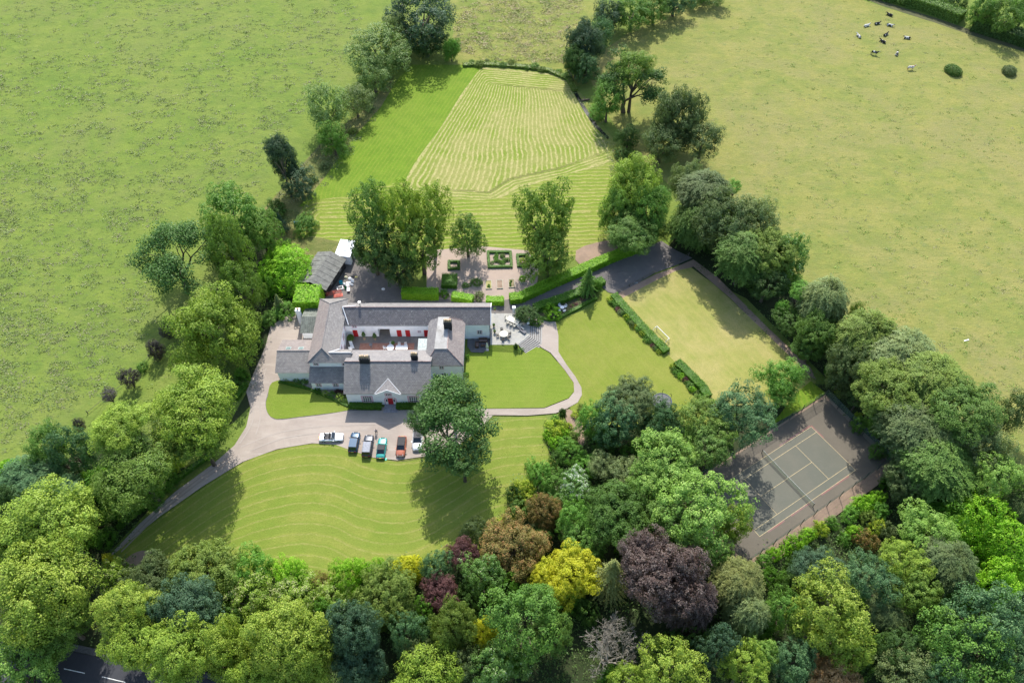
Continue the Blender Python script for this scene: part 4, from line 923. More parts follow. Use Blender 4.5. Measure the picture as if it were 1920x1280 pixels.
house = empty('country_house', (-25, 95, 0), label='rambling white country house with grey slate roofs around a courtyard, red doors', cat='house')
H0 = Vector(house.location)
def hb(b, name, mats, **k):
    o = b.build(name, mats, **k)
    o.parent = k.get('parent') or house
    if o.parent is house: o.matrix_parent_inverse = Matrix.Translation(-H0)
    return o
def hbuild(b, name, mats, parent=None, **k):
    o = b.build(name, mats, **k); p = parent or house; o.parent = p
    if p is house: o.matrix_parent_inverse = Matrix.Translation(-H0)
    return o
def gable_x(b, x0, x1, y0, y1, ze, zr):      # solid walls with gables at x0, x1
    ym = (y0 + y1) / 2
    b.poly([(x0, y0, 0), (x1, y0, 0), (x1, y0, ze), (x0, y0, ze)]); b.poly([(x1, y1, 0), (x0, y1, 0), (x0, y1, ze), (x1, y1, ze)])
    b.poly([(x0, y1, 0), (x0, y0, 0), (x0, y0, ze), (x0, ym, zr), (x0, y1, ze)]); b.poly([(x1, y0, 0), (x1, y1, 0), (x1, y1, ze), (x1, ym, zr), (x1, y0, ze)])
def roof_x(x0, x1, y0, y1, ze, zr, t=.14, mats=(None, None), ridge=True):
    ym = (y0 + y1) / 2
    a = MB(); a.slab([(x0, y0, ze), (x1, y0, ze), (x1, ym, zr), (x0, ym, zr)], t); f = hbuild(a, 'roof', mats[0])
    a = MB(); a.slab([(x1, y1, ze), (x0, y1, ze), (x0, ym + .002, zr), (x1, ym + .002, zr)], t); g = hbuild(a, 'roof', mats[1])
    if ridge:
        a = MB(); a.tube([(x0, ym, zr + .01), (x1, ym, zr + .01)], .11, 6); r = a.build('ridge_tiles', RIDGE if ridge == 1 else SLL, parent=f)
    return f, g
def win(x, y, z, w_, h_, parent, nx=2, nz=2, face='S', sur=PINK, sw=.16, arched=False):
    """window on a wall: surround, pane, glazing bars; (x,y,z) is the middle of its sill line on the wall face"""
    M = Matrix.Translation((x, y, z)) @ {'S': Matrix.Identity(4), 'E': Matrix.Rotation(math.pi / 2, 4, 'Z'), 'N': Matrix.Rotation(math.pi, 4, 'Z')}[face]
    b = MB(); a = w_ / 2
    b.box(-a - sw, -.045, -sw, a + sw, .01, 0, M=M); b.box(-a - sw, -.045, 0, -a, .01, h_, M=M); b.box(a, -.045, 0, a + sw, .01, h_, M=M); b.box(-a - sw, -.045, h_, a + sw, .01, h_ + sw * .8, M=M)
    f = hbuild(b, 'window', sur)
    b = MB(); b.box(-a, -.015, 0, a, .005, h_, M=M); b.build('pane', GLASS, parent=f)
    b = MB(); g = .05
    for i in range(nx + 1):
        u = -a + w_ * i / nx; b.box(max(-a, u - g), -.034, .0, min(a, u + g), -.016, h_, M=M)
    for j in range(nz + 1):
        q = h_ * j / nz; b.box(-a, -.037, max(0, q - g), a, -.0345, min(h_, q + g), M=M)
    b.build('glazing_bars', WOODW, parent=f); return f
def door(x, y, z, w_, h_, mat=RED, sur=None):
    b = MB(); b.box(x - w_ / 2, y - .03, z, x + w_ / 2, y + .01, z + h_); d = hbuild(b, 'door', mat)
    b = MB(); b.box(x + w_ * .3, y - .09, z + h_ * .48, x + w_ * .36, y - .031, z + h_ * .52); b.build('handle', IRON, parent=d)
    if sur:
        b = MB(); s_ = .14
        b.box(x - w_ / 2 - s_, y - .045, z, x - w_ / 2, y + .01, z + h_ + s_); b.box(x + w_ / 2, y - .045, z, x + w_ / 2 + s_, y + .01, z + h_ + s_); b.box(x - w_ / 2, y - .045, z + h_, x + w_ / 2, y + .01, z + h_ + s_)
        b.build('door_surround', sur, parent=d)
    return d
def chimney(x, y, z0, z1, wx, wy, pots, mat=BLACKP, ph=.7):
    b = MB(); b.box(x - wx / 2, y - wy / 2, z0, x + wx / 2, y + wy / 2, z1); b.box(x - wx / 2 - .07, y - wy / 2 - .07, z1, x + wx / 2 + .07, y + wy / 2 + .07, z1 + .14)
    c = hbuild(b, 'chimney', mat)
    for i in range(pots):
        px_ = x + (i - (pots - 1) / 2) * wx / max(pots, 1) * .95; q = MB(); hh = ph * (1 + .12 * math.sin(i * 2.3))
        q.tube([(px_, y, z1 + .14), (px_, y, z1 + .14 + hh * .85), (px_, y, z1 + .14 + hh)], [.2, .15, .19], 10); q.build('chimney_pot', POT, parent=c)
    return c
# front block ------------------------------------------------------
b = MB(); gable_x(b, -31.6, -15.7, 84.5, 94.3, 4.1, 7.1); hbuild(b, 'wall', WHITE)
# front roof has a notch for the door gable, so three slabs
zf = lambda y: 4.2 + (y - 84.2) * (3.2 / 5.2)
dx0, dx1, dxm, dyt, dzt = -26.0, -21.05, -23.52, 86.6, zf(86.6)
b = MB()
for q in ([(-31.9, 84.2), (dx0, 84.2), (dxm, dyt), (dxm, 89.4), (-31.9, 89.4)], [(dx1, 84.2), (-15.4, 84.2), (-15.4, 89.4), (dxm, 89.4), (dxm, dyt)]):
    b.slab([(x, y, zf(y)) for x, y in q], .14)
fr = hbuild(b, 'roof', SL)
b = MB(); b.slab([(-15.4, 94.6, 4.2), (-31.9, 94.6, 4.2), (-31.9, 89.402, 7.4), (-15.4, 89.402, 7.4)], .14); hbuild(b, 'roof', SLL)
b = MB(); b.tube([(-31.9, 89.4, 7.42), (-15.4, 89.4, 7.42)], .12, 6); b.build('ridge_tiles', RIDGE, parent=fr)
apx = dzt
b = MB(); b.slab([(dx0, 84.02, 4.16), (dxm, 84.02, apx), (dxm, dyt, apx), (dx0 + .02, 84.22, 4.2)][::-1], .02)
b.slab([(dxm, 84.02, apx), (dx1, 84.02, 4.16), (dx1 - .02, 84.22, 4.2), (dxm, dyt, apx)][::-1], .02); hbuild(b, 'porch_gable_roof', SLL)
b = MB(); b.poly([(dx0 + .15, 84.3, 3.2), (dx1 - .15, 84.3, 3.2), (dx1 - .15, 84.3, 4.15), (dxm, 84.3, apx - .1), (dx0 + .15, 84.3, 4.15)]); hbuild(b, 'wall', WHITE)
b = MB(); b.tube([(dx0, 84.19, 4.24), (dxm, dyt, apx + .03), (dx1, 84.19, 4.24)], .07, 5); hbuild(b, 'valley_flashing', FLASH)
for s in (0, 1):
    xs_ = (dx0, dxm) if s == 0 else (dxm, dx1)
b = MB(); b.tube([(dx0 - .02, 84.0, 4.12), (dxm, 84.0, apx + .0), (dx1 + .02, 84.0, 4.12)], .07, 5); hbuild(b, 'bargeboard', FLASH)
for x in (-27.75, -18.9): win(x, 84.5, 1.1, 1.6, 1.7, house, 4, 3, sw=.32)
win(-23.5, 84.3, 3.45, .95, .62, house, 3, 1, sw=.2)
# door with sidelights under a pink arch
b = MB(); N_ = 14; x_, y_, r1, r2 = -23.35, 84.5, 1.18, .98
for r, yy, mi in ((r1, -.05, 0), (r2, -.07, 1)):
    pts = [(x_ - r, y_ + yy, .3), (x_ + r, y_ + yy, .3), (x_ + r, y_ + yy, 1.75)] + [(x_ + r * math.cos(math.pi * i / N_), y_ + yy, 1.75 + r * .85 * math.sin(math.pi * i / N_)) for i in range(1, N_)] + [(x_ - r, y_ + yy, 1.75)]
    b.poly(pts, mi)
    for i in range(len(pts)):
        p, q = pts[i], pts[(i + 1) % len(pts)]; b.poly([p, (p[0], y_ + .01, p[2]), (q[0], y_ + .01, q[2]), q], mi)
hbuild(b, 'door_surround', [PINK, WOODW])
dd = door(x_, 84.5 - .075, .3, .98, 2.05)
for s in (-1, 1):
    b = MB(); b.box(x_ + s * .72 - .13, 84.4, 1.15, x_ + s * .72 + .13, 84.425, 2.0); hbuild(b, 'sidelight', GLASS)
b = MB()
for i in range(3): b.box(x_ - 1.25 - .12 * i, 83.0 - .42 * i, 0, x_ + 1.25 + .12 * i, 84.44 - (.0 if i == 0 else 1.44 + .42 * (i - 1)), .3 - .1 * i)
hbuild(b, 'door_steps', plain('grey_stone_step', (.27, .26, .28), .85, .2))
chimney(-27.95, 89.4, 6.6, 8.5, 1.9, .8, 4); chimney(-18.6, 90.3, 6.3, 8.2, 1.25, .7, 3)
# left wing chain -------------------------------------------------------
b = MB(); b.prism([(-39.1, 90.5), (-33.9, 90.5), (-33.9, 106.3), (-39.1, 106.3)], 0, 5.7); hbuild(b, 'wall', WHITE)
b = MB(); b.prism([(-33.902, 90.5), (-31.3, 90.5), (-31.3, 93.2), (-33.902, 93.2)], 0, 5.7); hbuild(b, 'wall', WHITE)
rS, rN = (-36.6, 92.45, 7.6), (-36.6, 103.7, 7.6)
b = MB(); b.slab([(-39.4, 106.6, 5.8), (-39.4, 90.2, 5.8), rS, rN], .14); c1 = hbuild(b, 'roof', SLP)
b = MB(); b.slab([(-33.6, 90.2, 5.8), (-33.6, 106.6, 5.8), rN, rS], .14); b.slab([(-39.4, 90.2, 5.8), (-33.6, 90.2, 5.8), rS], .14); b.slab([(-33.6, 106.6, 5.8), (-39.4, 106.6, 5.8), rN], .14); hbuild(b, 'roof', SL)
b = MB(); b.tube([(-39.4, 90.2, 5.85), (rS[0], rS[1], 7.65), (rN[0], rN[1], 7.65), (-39.4, 106.6, 5.85)], .08, 5); b.tube([(rN[0], rN[1], 7.64), (-33.6, 106.6, 5.84)], .08, 5); b.tube([(rS[0], rS[1], 7.64), (-35.2, 91.3, 6.8)], .08, 5); b.build('ridge_tiles', SLL, parent=c1)
b = MB(); b.slab([(-35.8, 90.19, 5.83), (-31.0, 90.19, 5.83), (-31.0, 91.85, 6.95), (-35.2, 91.85, 6.95)], .12); b.slab([(-31.0, 93.5, 5.83), (-33.62, 93.5, 5.83), (-35.2, 91.852, 6.95), (-31.0, 91.852, 6.95)], .12); d1 = hbuild(b, 'roof', SL)
b = MB(); b.tube([(-35.3, 91.85, 6.99), (-33.62, 93.5, 5.9)], .1, 5); b.tube([(-35.2, 91.85, 6.98), (-31, 91.85, 6.98)], .07, 5); b.build('valley_flashing', FLASH, parent=d1)
b = MB(); b.prism([(-39.0, 87.9), (-31.8, 87.9), (-31.8, 90.49), (-39.0, 90.49)], 0, 2.7); hbuild(b, 'wall', WHITE)
b = MB(); b.slab([(-39.3, 87.6, 2.75), (-31.7, 87.6, 2.75), (-31.7, 90.42, 4.27), (-39.3, 90.42, 4.27)], .12); hbuild(b, 'lean_to_roof', SL)
for x in (-37.6, -34.3, -32.3): win(x, 87.9, 1.35, .8 if x < -33 else .5, .85, house, 2, 2)
win(-37.9, 90.5, 4.75, .75, .62, house, 2, 1); win(-32.4, 90.5, 4.75, .7, .62, house, 2, 1)
for y in (95.6, 98.4, 101.0): win(-33.9, y, 3.0, .8, 1.0, house, 2, 2, 'E')
for y in (94.8, 97.3): win(-33.9, y, .9, .8, 1.1, house, 2, 2, 'E')
# low left block with skylights
b = MB(); gable_x(b, -45.8, -39.42, 90.0, 97.6, 3.15, 4.75); hbuild(b, 'wall', WHITE)
f, g = roof_x(-46.1, -39.41, 89.7, 97.9, 3.25, 4.95, mats=(SL, SLP), ridge=2)
for x in (-44.05, -41.6):
    zz = lambda y: 4.95 - (y - 93.8) * (1.7 / 4.1)
    b = MB(); b.slab([(x + .5, 95.2, zz(95.2) + .07), (x - .5, 95.2, zz(95.2) + .07), (x - .5, 94.3, zz(94.3) + .07), (x + .5, 94.3, zz(94.3) + .07)], .1); s = b.build('skylight', plain('skylight_frame', (.3, .36, .34), .5), parent=g)
    b = MB(); b.slab([(x + .38, 95.1, zz(95.1) + .08), (x - .38, 95.1, zz(95.1) + .08), (x - .38, 94.4, zz(94.4) + .08), (x + .38, 94.4, zz(94.4) + .08)], .02); b.build('pane', plain('skylight_glass', (.16, .22, .21), .1, .6), parent=s)
# green sheeted lean-to and white chimney
b = MB(); b.prism([(-42.9, 100.7), (-39.42, 100.7), (-39.42, 106.0), (-42.9, 106.0)], 0, 2.1); hbuild(b, 'wall', WHITE)
b = MB()
for i in range(18):
    xa = -43.2 + i * .21; xb = xa + .2; z_ = .05 * (i % 2)
    b.slab([(xa, 100.4, 2.2 + z_), (xb, 100.4, 2.2 + z_), (xb, 103.7, 3.5 + z_), (xa, 103.7, 3.5 + z_)], .05)
    b.slab([(xb, 107.1, 2.2 + z_), (xa, 107.1, 2.2 + z_), (xa, 103.702, 3.5 + z_), (xb, 103.702, 3.5 + z_)], .05)
hbuild(b, 'lean_to_roof', CORR)
chimney(-43.9, 104.6, 0, 4.6, .85, .7, 1, WHITE, .4)
# north range with the archway ----------------------------------------------
gx0, gx1, gy0, gy1 = -33.9, -4.6, 100.7, 106.0
ax0, ax1, ah = -27.3, -24.9, 3.2
b = MB()
b.prism([(gx0 + .01, gy0), (ax0, gy0), (ax0, gy1), (gx0 + .01, gy1)], 0, 4.7); b.prism([(ax1, gy0), (gx1, gy0), (gx1, gy1), (ax1, gy1)], 0, 4.7)
b.prism([(ax0 + .001, gy0 + .002), (ax1 - .001, gy0 + .002), (ax1 - .001, gy1 - .002), (ax0 + .001, gy1 - .002)], ah, 4.69)
ym = (gy0 + gy1) / 2
for x, sgn in ((gx1, 1),): b.poly([(x, gy0, 4.7), (x, gy1, 4.7), (x, ym, 6.65)])
hbuild(b, 'wall', WHITE)
f, g = roof_x(-34.2, -4.3, 100.4, 106.3, 4.8, 6.95, mats=(SLD, SLL))
b = MB(); b.tube([(-34.15, 103.35, 7.05), (-32.9, 100.4, 4.95)], .1, 5); b.tube([(-34.15, 103.35, 7.05), (-31.6, 103.9, 6.75)], .08, 5); b.build('valley_flashing', FLASH, parent=f)
b = MB(); b.slab([(-4.33, 100.38, 4.82), (-4.2, 100.38, 4.82), (-4.2, 103.35, 7.0), (-4.33, 103.35, 7.0)], .12); b.slab([(-4.2, 106.32, 4.82), (-4.33, 106.32, 4.82), (-4.33, 103.352, 7.0), (-4.2, 103.352, 7.0)], .12); b.build('verge_coping', FLASH, parent=f)
for x in (-32.0, -23.05, -21.3, -17.5): door(x, gy0, .8, .95, 2.05)
win(-31.9, gy0, 3.75, .7, .65, house, 2, 2, sw=.14); win(-18.9, gy0, 2.1, .5, .55, house, 2, 2, sw=.1); win(-6.6, gy0, 1.7, .85, 1.0, house, 2, 2, sw=.12)
b = MB(); b.tube([(-30.7, 103.9, 6.5), (-30.7, 103.9, 7.7)], .09, 8); b.tube([(-30.7, 103.9, 7.7), (-30.7, 103.9, 7.9)], .3, 8); hbuild(b, 'flue_pipe', ALU)
# east wing, truncated hip ------------------------------------------------
b = MB(); b.prism([(-16.5, 90.5), (-9.7, 90.5), (-9.7, 100.69), (-16.5, 100.69)], 0, 4.9); hbuild(b, 'wall', WHITE)
e0, e1, n0, n1 = (-16.8, 90.2, 5), (-9.4, 90.2, 5), (-16.8, 101.4, 5), (-9.4, 101.4, 5)
t0, t1, u0, u1 = (-14.9, 92.8, 7), (-12.5, 92.8, 7), (-14.6, 100.6, 7), (-12.5, 100.6, 7)
b = MB(); b.slab([e0, e1, t1, t0], .14); h1 = hbuild(b, 'roof', SL)
b = MB(); b.slab([e1, n1, u1, t1], .14); hbuild(b, 'roof', SLP)
b = MB(); b.slab([n0, e0, t0, u0], .14); b.slab([n1, n0, u0, u1], .14); hbuild(b, 'roof', SLL)
b = MB(); b.slab([(t0[0] - .12, t0[1] - .1, 7.06), (t1[0] + .1, t1[1] - .1, 7.06), (u1[0] + .1, u1[1] + .1, 7.06), (u0[0] - .1, u0[1] + .1, 7.06)], .1); hbuild(b, 'flat_roof', LEAD)
b = MB(); b.tube([e1, t1], .09, 5); b.tube([n1, u1], .09, 5); b.tube([e0, t0], .09, 5); b.tube([t1, u1], .12, 5); b.build('ridge_tiles', RIDGE, parent=h1)
chimney(-12.6, 98.0, 6.4, 8.7, 1.55, .9, 4)
win(-13.7, 90.5, 3.55, .7, .8, house, 2, 2, sw=.1)
win(-13.4, 90.5, .15, .9, 1.9, house, 2, 4, sw=.05, sur=WOODW)
win(-9.7, 93.5, 1.2, .9, 1.3, house, 2, 2, 'E')
b = MB(); b.box(-18.7, 95.0, 0, -16.82, 98.2, 2.5); hbuild(b, 'wall', WHITE)
b = MB(); b.slab([(-18.85, 94.8, 2.6), (-16.8, 94.8, 2.6), (-16.8, 98.35, 3.1), (-18.85, 98.35, 3.1)], .08); hbuild(b, 'glazed_roof', plain('glazed_porch_roof', (.42, .47, .45), .25, .5))
# gutters and downpipes
b = MB(); b.tube([(-31.9, 84.12, 4.13), (dx0, 84.12, 4.13)], .06, 6); b.tube([(dx1, 84.12, 4.13), (-15.4, 84.12, 4.13)], .06, 6); b.tube([(-16.8, 90.13, 4.93), (-9.4, 90.13, 4.93)], .06, 6); b.tube([(-34, 100.33, 4.73), (-17, 100.33, 4.73)], .06, 6)
b.tube([(-15.62, 84.42, 4.1), (-15.62, 84.42, 0)], .045, 6); b.tube([(-4.52, 100.6, 4.7), (-4.52, 100.6, .0)], .045, 6); b.tube([(-9.62, 90.42, 4.9), (-9.62, 90.42, 0)], .045, 6); hbuild(b, 'gutter', IRON)

# courtyard ----------------------------------------------------------------
def wrect(name, x0, y0, x1, y1, mat, z=None): return wsheet(name, [Vector((x0, y0, 0)), Vector((x1, y0, 0)), Vector((x1, y1, 0)), Vector((x0, y1, 0))], mat, z)
CZ = .8
wrect('courtyard', -33.9, 93.0, -16.5, 100.7, COBB, CZ); wrect('archway_floor', -27.3, 100.7, -24.9, 107.5, COBB, CZ)
wrect('brick_patio', -31.0, 95.0, -19.9, 98.95, brick_mat(), CZ + .008)
def pot_plant(x, y, r, h_, label, z0=0, two=False):
    e = empty('potted_plant', (x, y, z0), label=label, cat='potted plant')
    b = MB(); b.tube([(0, 0, 0), (0, 0, .35), (0, 0, .4)], [.17, .24, .26], 10); b.build('pot', POT, parent=e)
    o = link('foliage', pick('clip'), None, e, (0, 0, h_)); setmat(o, fcol('mid')); o.scale = (r, r, r)
    b = MB(); b.tube([(0, 0, .3), (0, 0, h_)], .03, 6); b.build('stem', BARK, parent=e)
    if two:
        o = link('foliage', pick('clip'), None, e, (0, 0, h_ + r * 1.5)); setmat(o, fcol('mid')); o.scale = (r * .6,) * 3
pot_plant(-32.9, 99.6, .75, .9, 'wide potted bush in the left corner of the courtyard', CZ); pot_plant(-30.2, 99.9, .42, 1.5, 'topiary ball in a pot right of the first red courtyard door', CZ, two=True); pot_plant(-28.0, 99.8, .45, 1.2, 'topiary ball in a pot left of the archway', CZ, two=True); pot_plant(-24.2, 98.5, .4, .7, 'low potted bush on the edge of the brick patio', CZ)
OW = plain('white_garden_furniture', (.75, .75, .73), .5, .4, var=.06)
def chair(name, x, y, rz, label, mat=OW, group=None, z0=0, s=1.):
    e = empty(name, (x, y, z0), rz, label=label, cat='chair', group=group)
    b = MB(); b.box(-.25, -.25, .42, .25, .25, .47); b.build('seat', mat, parent=e)
    b = MB()
    for i in range(4): b.box(-.24 + i * .14, .235, .5, -.17 + i * .14, .265, .9)
    b.box(-.25, .23, .9, .25, .27, .97); b.build('backrest', mat, parent=e)
    for sx in (-1, 1):
        for sy in (-1, 1):
            b = MB(); b.box(sx * .22 - .025, sy * .22 - .025, 0, sx * .22 + .025, sy * .22 + .025, .42); b.build('leg', mat, parent=e)
    for sx in (-1, 1):
        b = MB(); b.box(sx * .26 - .02, -.2, .64, sx * .26 + .02, .23, .68); b.build('armrest', mat, parent=e)
    e.scale = (s, s, s); return e
def rect_table(x, y, w_, d_, rz, label, mat=OW, z0=0, h_=.74, name='garden_table'):
    e = empty(name, (x, y, z0), rz, label=label, cat='table')
    b = MB(); n = 7
    for i in range(n): b.box(-w_ / 2, -d_ / 2 + i * d_ / n, h_ - .04, w_ / 2, -d_ / 2 + (i + .92) * d_ / n, h_)
    b.build('tabletop', mat, parent=e)
    for sx in (-1, 1):
        for sy in (-1, 1):
            b = MB(); b.box(sx * w_ * .42 - .04, sy * d_ * .4 - .04, 0, sx * w_ * .42 + .04, sy * d_ * .4 + .04, h_ - .041); b.build('leg', mat, parent=e)
def round_table(x, y, r, label, mat=OW, z0=0, h_=.74):
    e = empty('round_table', (x, y, z0), label=label, cat='table')
    b = MB(); b.tube([(0, 0, h_ - .05), (0, 0, h_)], r, 24); b.build('tabletop', mat, parent=e)
    b = MB(); b.tube([(0, 0, 0), (0, 0, .04), (0, 0, .06), (0, 0, h_ - .051)], [.32, .3, .06, .06], 12); b.build('pedestal', mat, parent=e)
rect_table(-22.3, 97.3, 2.4, 1.1, 0, 'long white table under a cloth in the brick courtyard', z0=CZ); round_table(-24.6, 97.3, .75, 'round white table in the brick courtyard', z0=CZ)
for i, (x, y, r, l) in enumerate(((-25.8, 97.4, 1.6, 'white chair left of the round courtyard table'), (-24.6, 98.3, 0, 'white chair behind the round courtyard table'), (-22.9, 98.2, 0, 'left white chair behind the long courtyard table'), (-21.6, 98.2, 0, 'right white chair behind the long courtyard table'))): chair('garden_chair', x, y, r, l, group='white courtyard chairs', z0=CZ)
def lounger(x, y, rz, label, mat=OW, group=None, z0=0):
    e = empty('sun_lounger', (x, y, z0), rz, label=label, cat='sun lounger', group=group)
    b = MB(); b.box(-.32, -.95, .3, .32, .35, .38); b.build('seat', mat, parent=e)
    b = MB(); b.slab([(-.32, .352, .38), (.32, .352, .38), (.32, .95, .8), (-.32, .95, .8)], .07); b.build('backrest', mat, parent=e)
    for sx in (-1, 1):
        for sy in (-.85, .3):
            b = MB(); b.box(sx * .27 - .03, sy - .03, 0, sx * .27 + .03, sy + .03, .299); b.build('leg', mat, parent=e)
lounger(-32.6, 98.2, .4, 'far white lounger by the left courtyard wall', group='courtyard loungers', z0=CZ); lounger(-32.5, 96.5, .3, 'near white lounger by the left courtyard wall', group='courtyard loungers', z0=CZ)
e = empty('bird_bath', (-28.6, 97.9, .8), label='stone sundial pedestal on the brick courtyard', cat='sundial'); b = MB(); b.tube([(0, 0, 0), (0, 0, .1), (0, 0, .8)], [.2, .1, .09], 10); b.build('pedestal', SLL, parent=e); b = MB(); b.tube([(0, 0, .8), (0, 0, .9)], [.2, .38], 14); b.build('bowl', SLL, parent=e)

# patio, steps, piers -------------------------------------------------------------
PZ = .9
pv = [(919.5, 646), (919.5, 587), (962, 587.5), (992, 610), (992, 629), (972, 646)]
P_ = [at(a, b_, PZ) for a, b_ in pv]
b = MB(); b.prism([(p.x, p.y) for p in P_], .02, PZ); b.build('terrace', FLAGS, kind='structure')
pt = lambda a, b_: at(a, b_, PZ)
A1, A2, A3 = pt(992, 610), pt(992, 629), pt(972, 646)
B1, B2, B3 = at(1021, 615, .05), at(1020, 647, .05), at(988, 665, .05)
ns = 8; stepm = plain('weathered_stone_step', (.31, .30, .28), .85, .2, var=.2)
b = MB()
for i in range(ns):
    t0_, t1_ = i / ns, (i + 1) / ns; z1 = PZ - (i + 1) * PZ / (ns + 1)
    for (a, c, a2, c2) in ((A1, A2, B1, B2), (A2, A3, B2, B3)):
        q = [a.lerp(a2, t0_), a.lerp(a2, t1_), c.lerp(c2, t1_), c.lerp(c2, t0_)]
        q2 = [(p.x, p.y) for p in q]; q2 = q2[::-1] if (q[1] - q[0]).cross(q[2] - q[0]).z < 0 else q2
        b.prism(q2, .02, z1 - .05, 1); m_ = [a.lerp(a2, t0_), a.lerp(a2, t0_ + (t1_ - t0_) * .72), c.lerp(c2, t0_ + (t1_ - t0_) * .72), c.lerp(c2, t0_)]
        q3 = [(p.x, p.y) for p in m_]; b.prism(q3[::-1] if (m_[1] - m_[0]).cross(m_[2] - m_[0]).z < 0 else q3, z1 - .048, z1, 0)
b.build('garden_steps', [stepm, plain('riser_shade_tone', (.09, .075, .065), .9)], label='fan of pale stone steps from the terrace down to the gravel path', cat='steps')  # riser shade is put into the colour: a dark material beside each tread
# grass bank south of the terrace
S0 = [pt(919.5, 646.2), pt(972, 646.2)]
me = bpy.data.meshes.new('grass_bank'); g0 = at(917, 662); g1 = at(978, 664); me.from_pydata([(S0[0].x, S0[0].y, PZ - .03), (S0[1].x, S0[1].y, PZ - .03), (g1.x, g1.y, .03), (g0.x, g0.y, .03)], [], [(0, 3, 2, 1)])
a = me.attributes.new('d', 'FLOAT', 'POINT'); a.data.foreach_set('value', [v.co.y + .004 * (v.co.x + 2) ** 2 for v in me.vertices]); link('grass_bank', me, G_['lawn2'], kind='structure')
for px_, py_, hh, l in ((963.5, 586, 1.7, 'white gate pier at the back corner of the terrace'), (990, 606, 1.5, 'white gate pier with a terracotta urn beside the round yew')):
    p = at(px_, py_, PZ); e = empty('gate_pier', (p.x, p.y, PZ - .05), label=l, cat='pier')
    b = MB(); b.box(-.28, -.28, 0, .28, .28, hh); b.build('shaft', WHITE, parent=e, bevel=.02); b = MB(); b.box(-.34, -.34, hh, .34, .34, hh + .15); b.build('cap', WHITE, parent=e, bevel=.02)
    if py_ > 600: b = MB(); b.tube([(0, 0, hh + .15), (0, 0, hh + .35), (0, 0, hh + .6)], [.12, .22, .3], 12); b.build('urn', POT, parent=e)
TEAK = plain('bleached_teak', (.62, .59, .50), .7, .2, var=.12); DK = plain('dark_rattan', (.06, .055, .05), .7, .3)
tp = pt(962.5, 604); rect_table(tp.x, tp.y, 2.7, 1.3, -.55, 'large bleached teak dining table on the pale terrace', TEAK, PZ)
for i, (u, v, r) in enumerate(((-.8, 1.0, 0), (0, 1.0, 0), (.8, 1.0, 0), (-.8, -1.0, math.pi), (0, -1.0, math.pi), (.8, -1.0, math.pi), (-1.75, 0, math.pi / 2), (1.75, 0, -math.pi / 2))):
    d = Matrix.Rotation(-.55, 3, 'Z') @ Vector((u, v, 0)); ll = ['far left', 'far middle', 'far right', 'near left', 'near middle', 'near right', 'left end', 'right end'][i]
    chair('dining_chair', tp.x + d.x, tp.y + d.y, r - .55, '%s teak chair of the large dining table' % ll, TEAK, 'teak chairs around the dining table', PZ)
rp = pt(944.5, 629.5); round_table(rp.x, rp.y, .85, 'round pale table on the terrace near the lawn', TEAK, PZ)
for i, a_ in enumerate((.2, 1.9, 3.3, 4.6, 5.6)): chair('rattan_chair', rp.x + 1.25 * math.cos(a_), rp.y + 1.25 * math.sin(a_), a_ - math.pi / 2, ['right', 'far', 'left', 'near left', 'near right'][i] + ' dark rattan chair at the round terrace table', DK, 'dark chairs around the round terrace table', PZ)
lp = pt(979, 621); lounger(lp.x, lp.y, .8, 'dark grey sun lounger beside the steps', plain('grey_lounger_fabric', (.14, .14, .15), .8), z0=PZ); lp = pt(975, 615); lounger(lp.x, lp.y, .8, 'pale sun lounger between the dark one and the dining table', TEAK, z0=PZ)
for px_, py_, l in ((928, 582, 'potted flowers by the back corner of the house'), (926, 612, 'potted flowers against the middle of the end wall'), (927.5, 624, 'lone small pot near the end wall')):
    p = pt(px_, py_); pot_plant(p.x, p.y, .3, .6, l, PZ)
# small dark terrace with seats
dk = [at(876.5, 636), at(918, 636), at(918, 661.5), at(884, 660.5), at(876.5, 650)]
b = MB(); b.prism([(p.x, p.y) for p in dk][::-1], .02, .12); b.build('slate_terrace', grit_mat('dark_slate_flags', (.12, .12, .13), (.16, .155, .16), (.2, .2, .2), .6), kind='structure')
wd = plain('brown_bench_wood', (.10, .06, .04), .7, .3)
def sofa(px_, py_, w_, rz, label):
    p = at(px_, py_, .12); e = empty('garden_sofa', (p.x, p.y, .12), rz, label=label, cat='sofa')
    b = MB(); b.box(-w_ / 2, -.35, .0, w_ / 2, .35, .32); b.build('frame', wd, parent=e); b = MB(); b.box(-w_ / 2 + .08, -.3, .322, w_ / 2 - .08, .22, .45); b.build('cushion', plain('brown_cushion', (.20, .14, .12), .9), parent=e)
    b = MB(); b.box(-w_ / 2, .24, .322, w_ / 2, .35, .8); b.build('backrest', wd, parent=e)
    for s in (-1, 1): b = MB(); b.box(s * (w_ / 2 - .04) - .04, -.35, .323, s * (w_ / 2 - .04) + .04, .238, .58); b.build('armrest', wd, parent=e)
sofa(906, 640, 1.8, 0, 'long dark sofa against the wall of the slate terrace'); sofa(894.5, 648, 1.3, math.pi / 2, 'short dark sofa at the left of the slate terrace'); p = at(906, 649, .12); rect_table(p.x, p.y, 1.0, .55, 0, 'low dark table on the slate terrace', wd, .12, .4)
p = at(913.5, 656, .12); e = empty('parasol', (p.x, p.y, .12), label='closed cream parasol on the slate terrace', cat='parasol')
b = MB(); b.tube([(0, 0, 0), (0, 0, 2.5)], .03, 6); b.build('pole', OW, parent=e); b = MB(); b.tube([(0, 0, 1.0), (0, 0, 1.4), (0, 0, 2.35), (0, 0, 2.55)], [.3, .26, .1, .02], 10); b.build('canopy', plain('cream_canvas', (.66, .66, .55), .9), parent=e); b = MB(); b.box(-.3, -.3, 0, .3, .3, .1); b.build('base', ALU, parent=e)

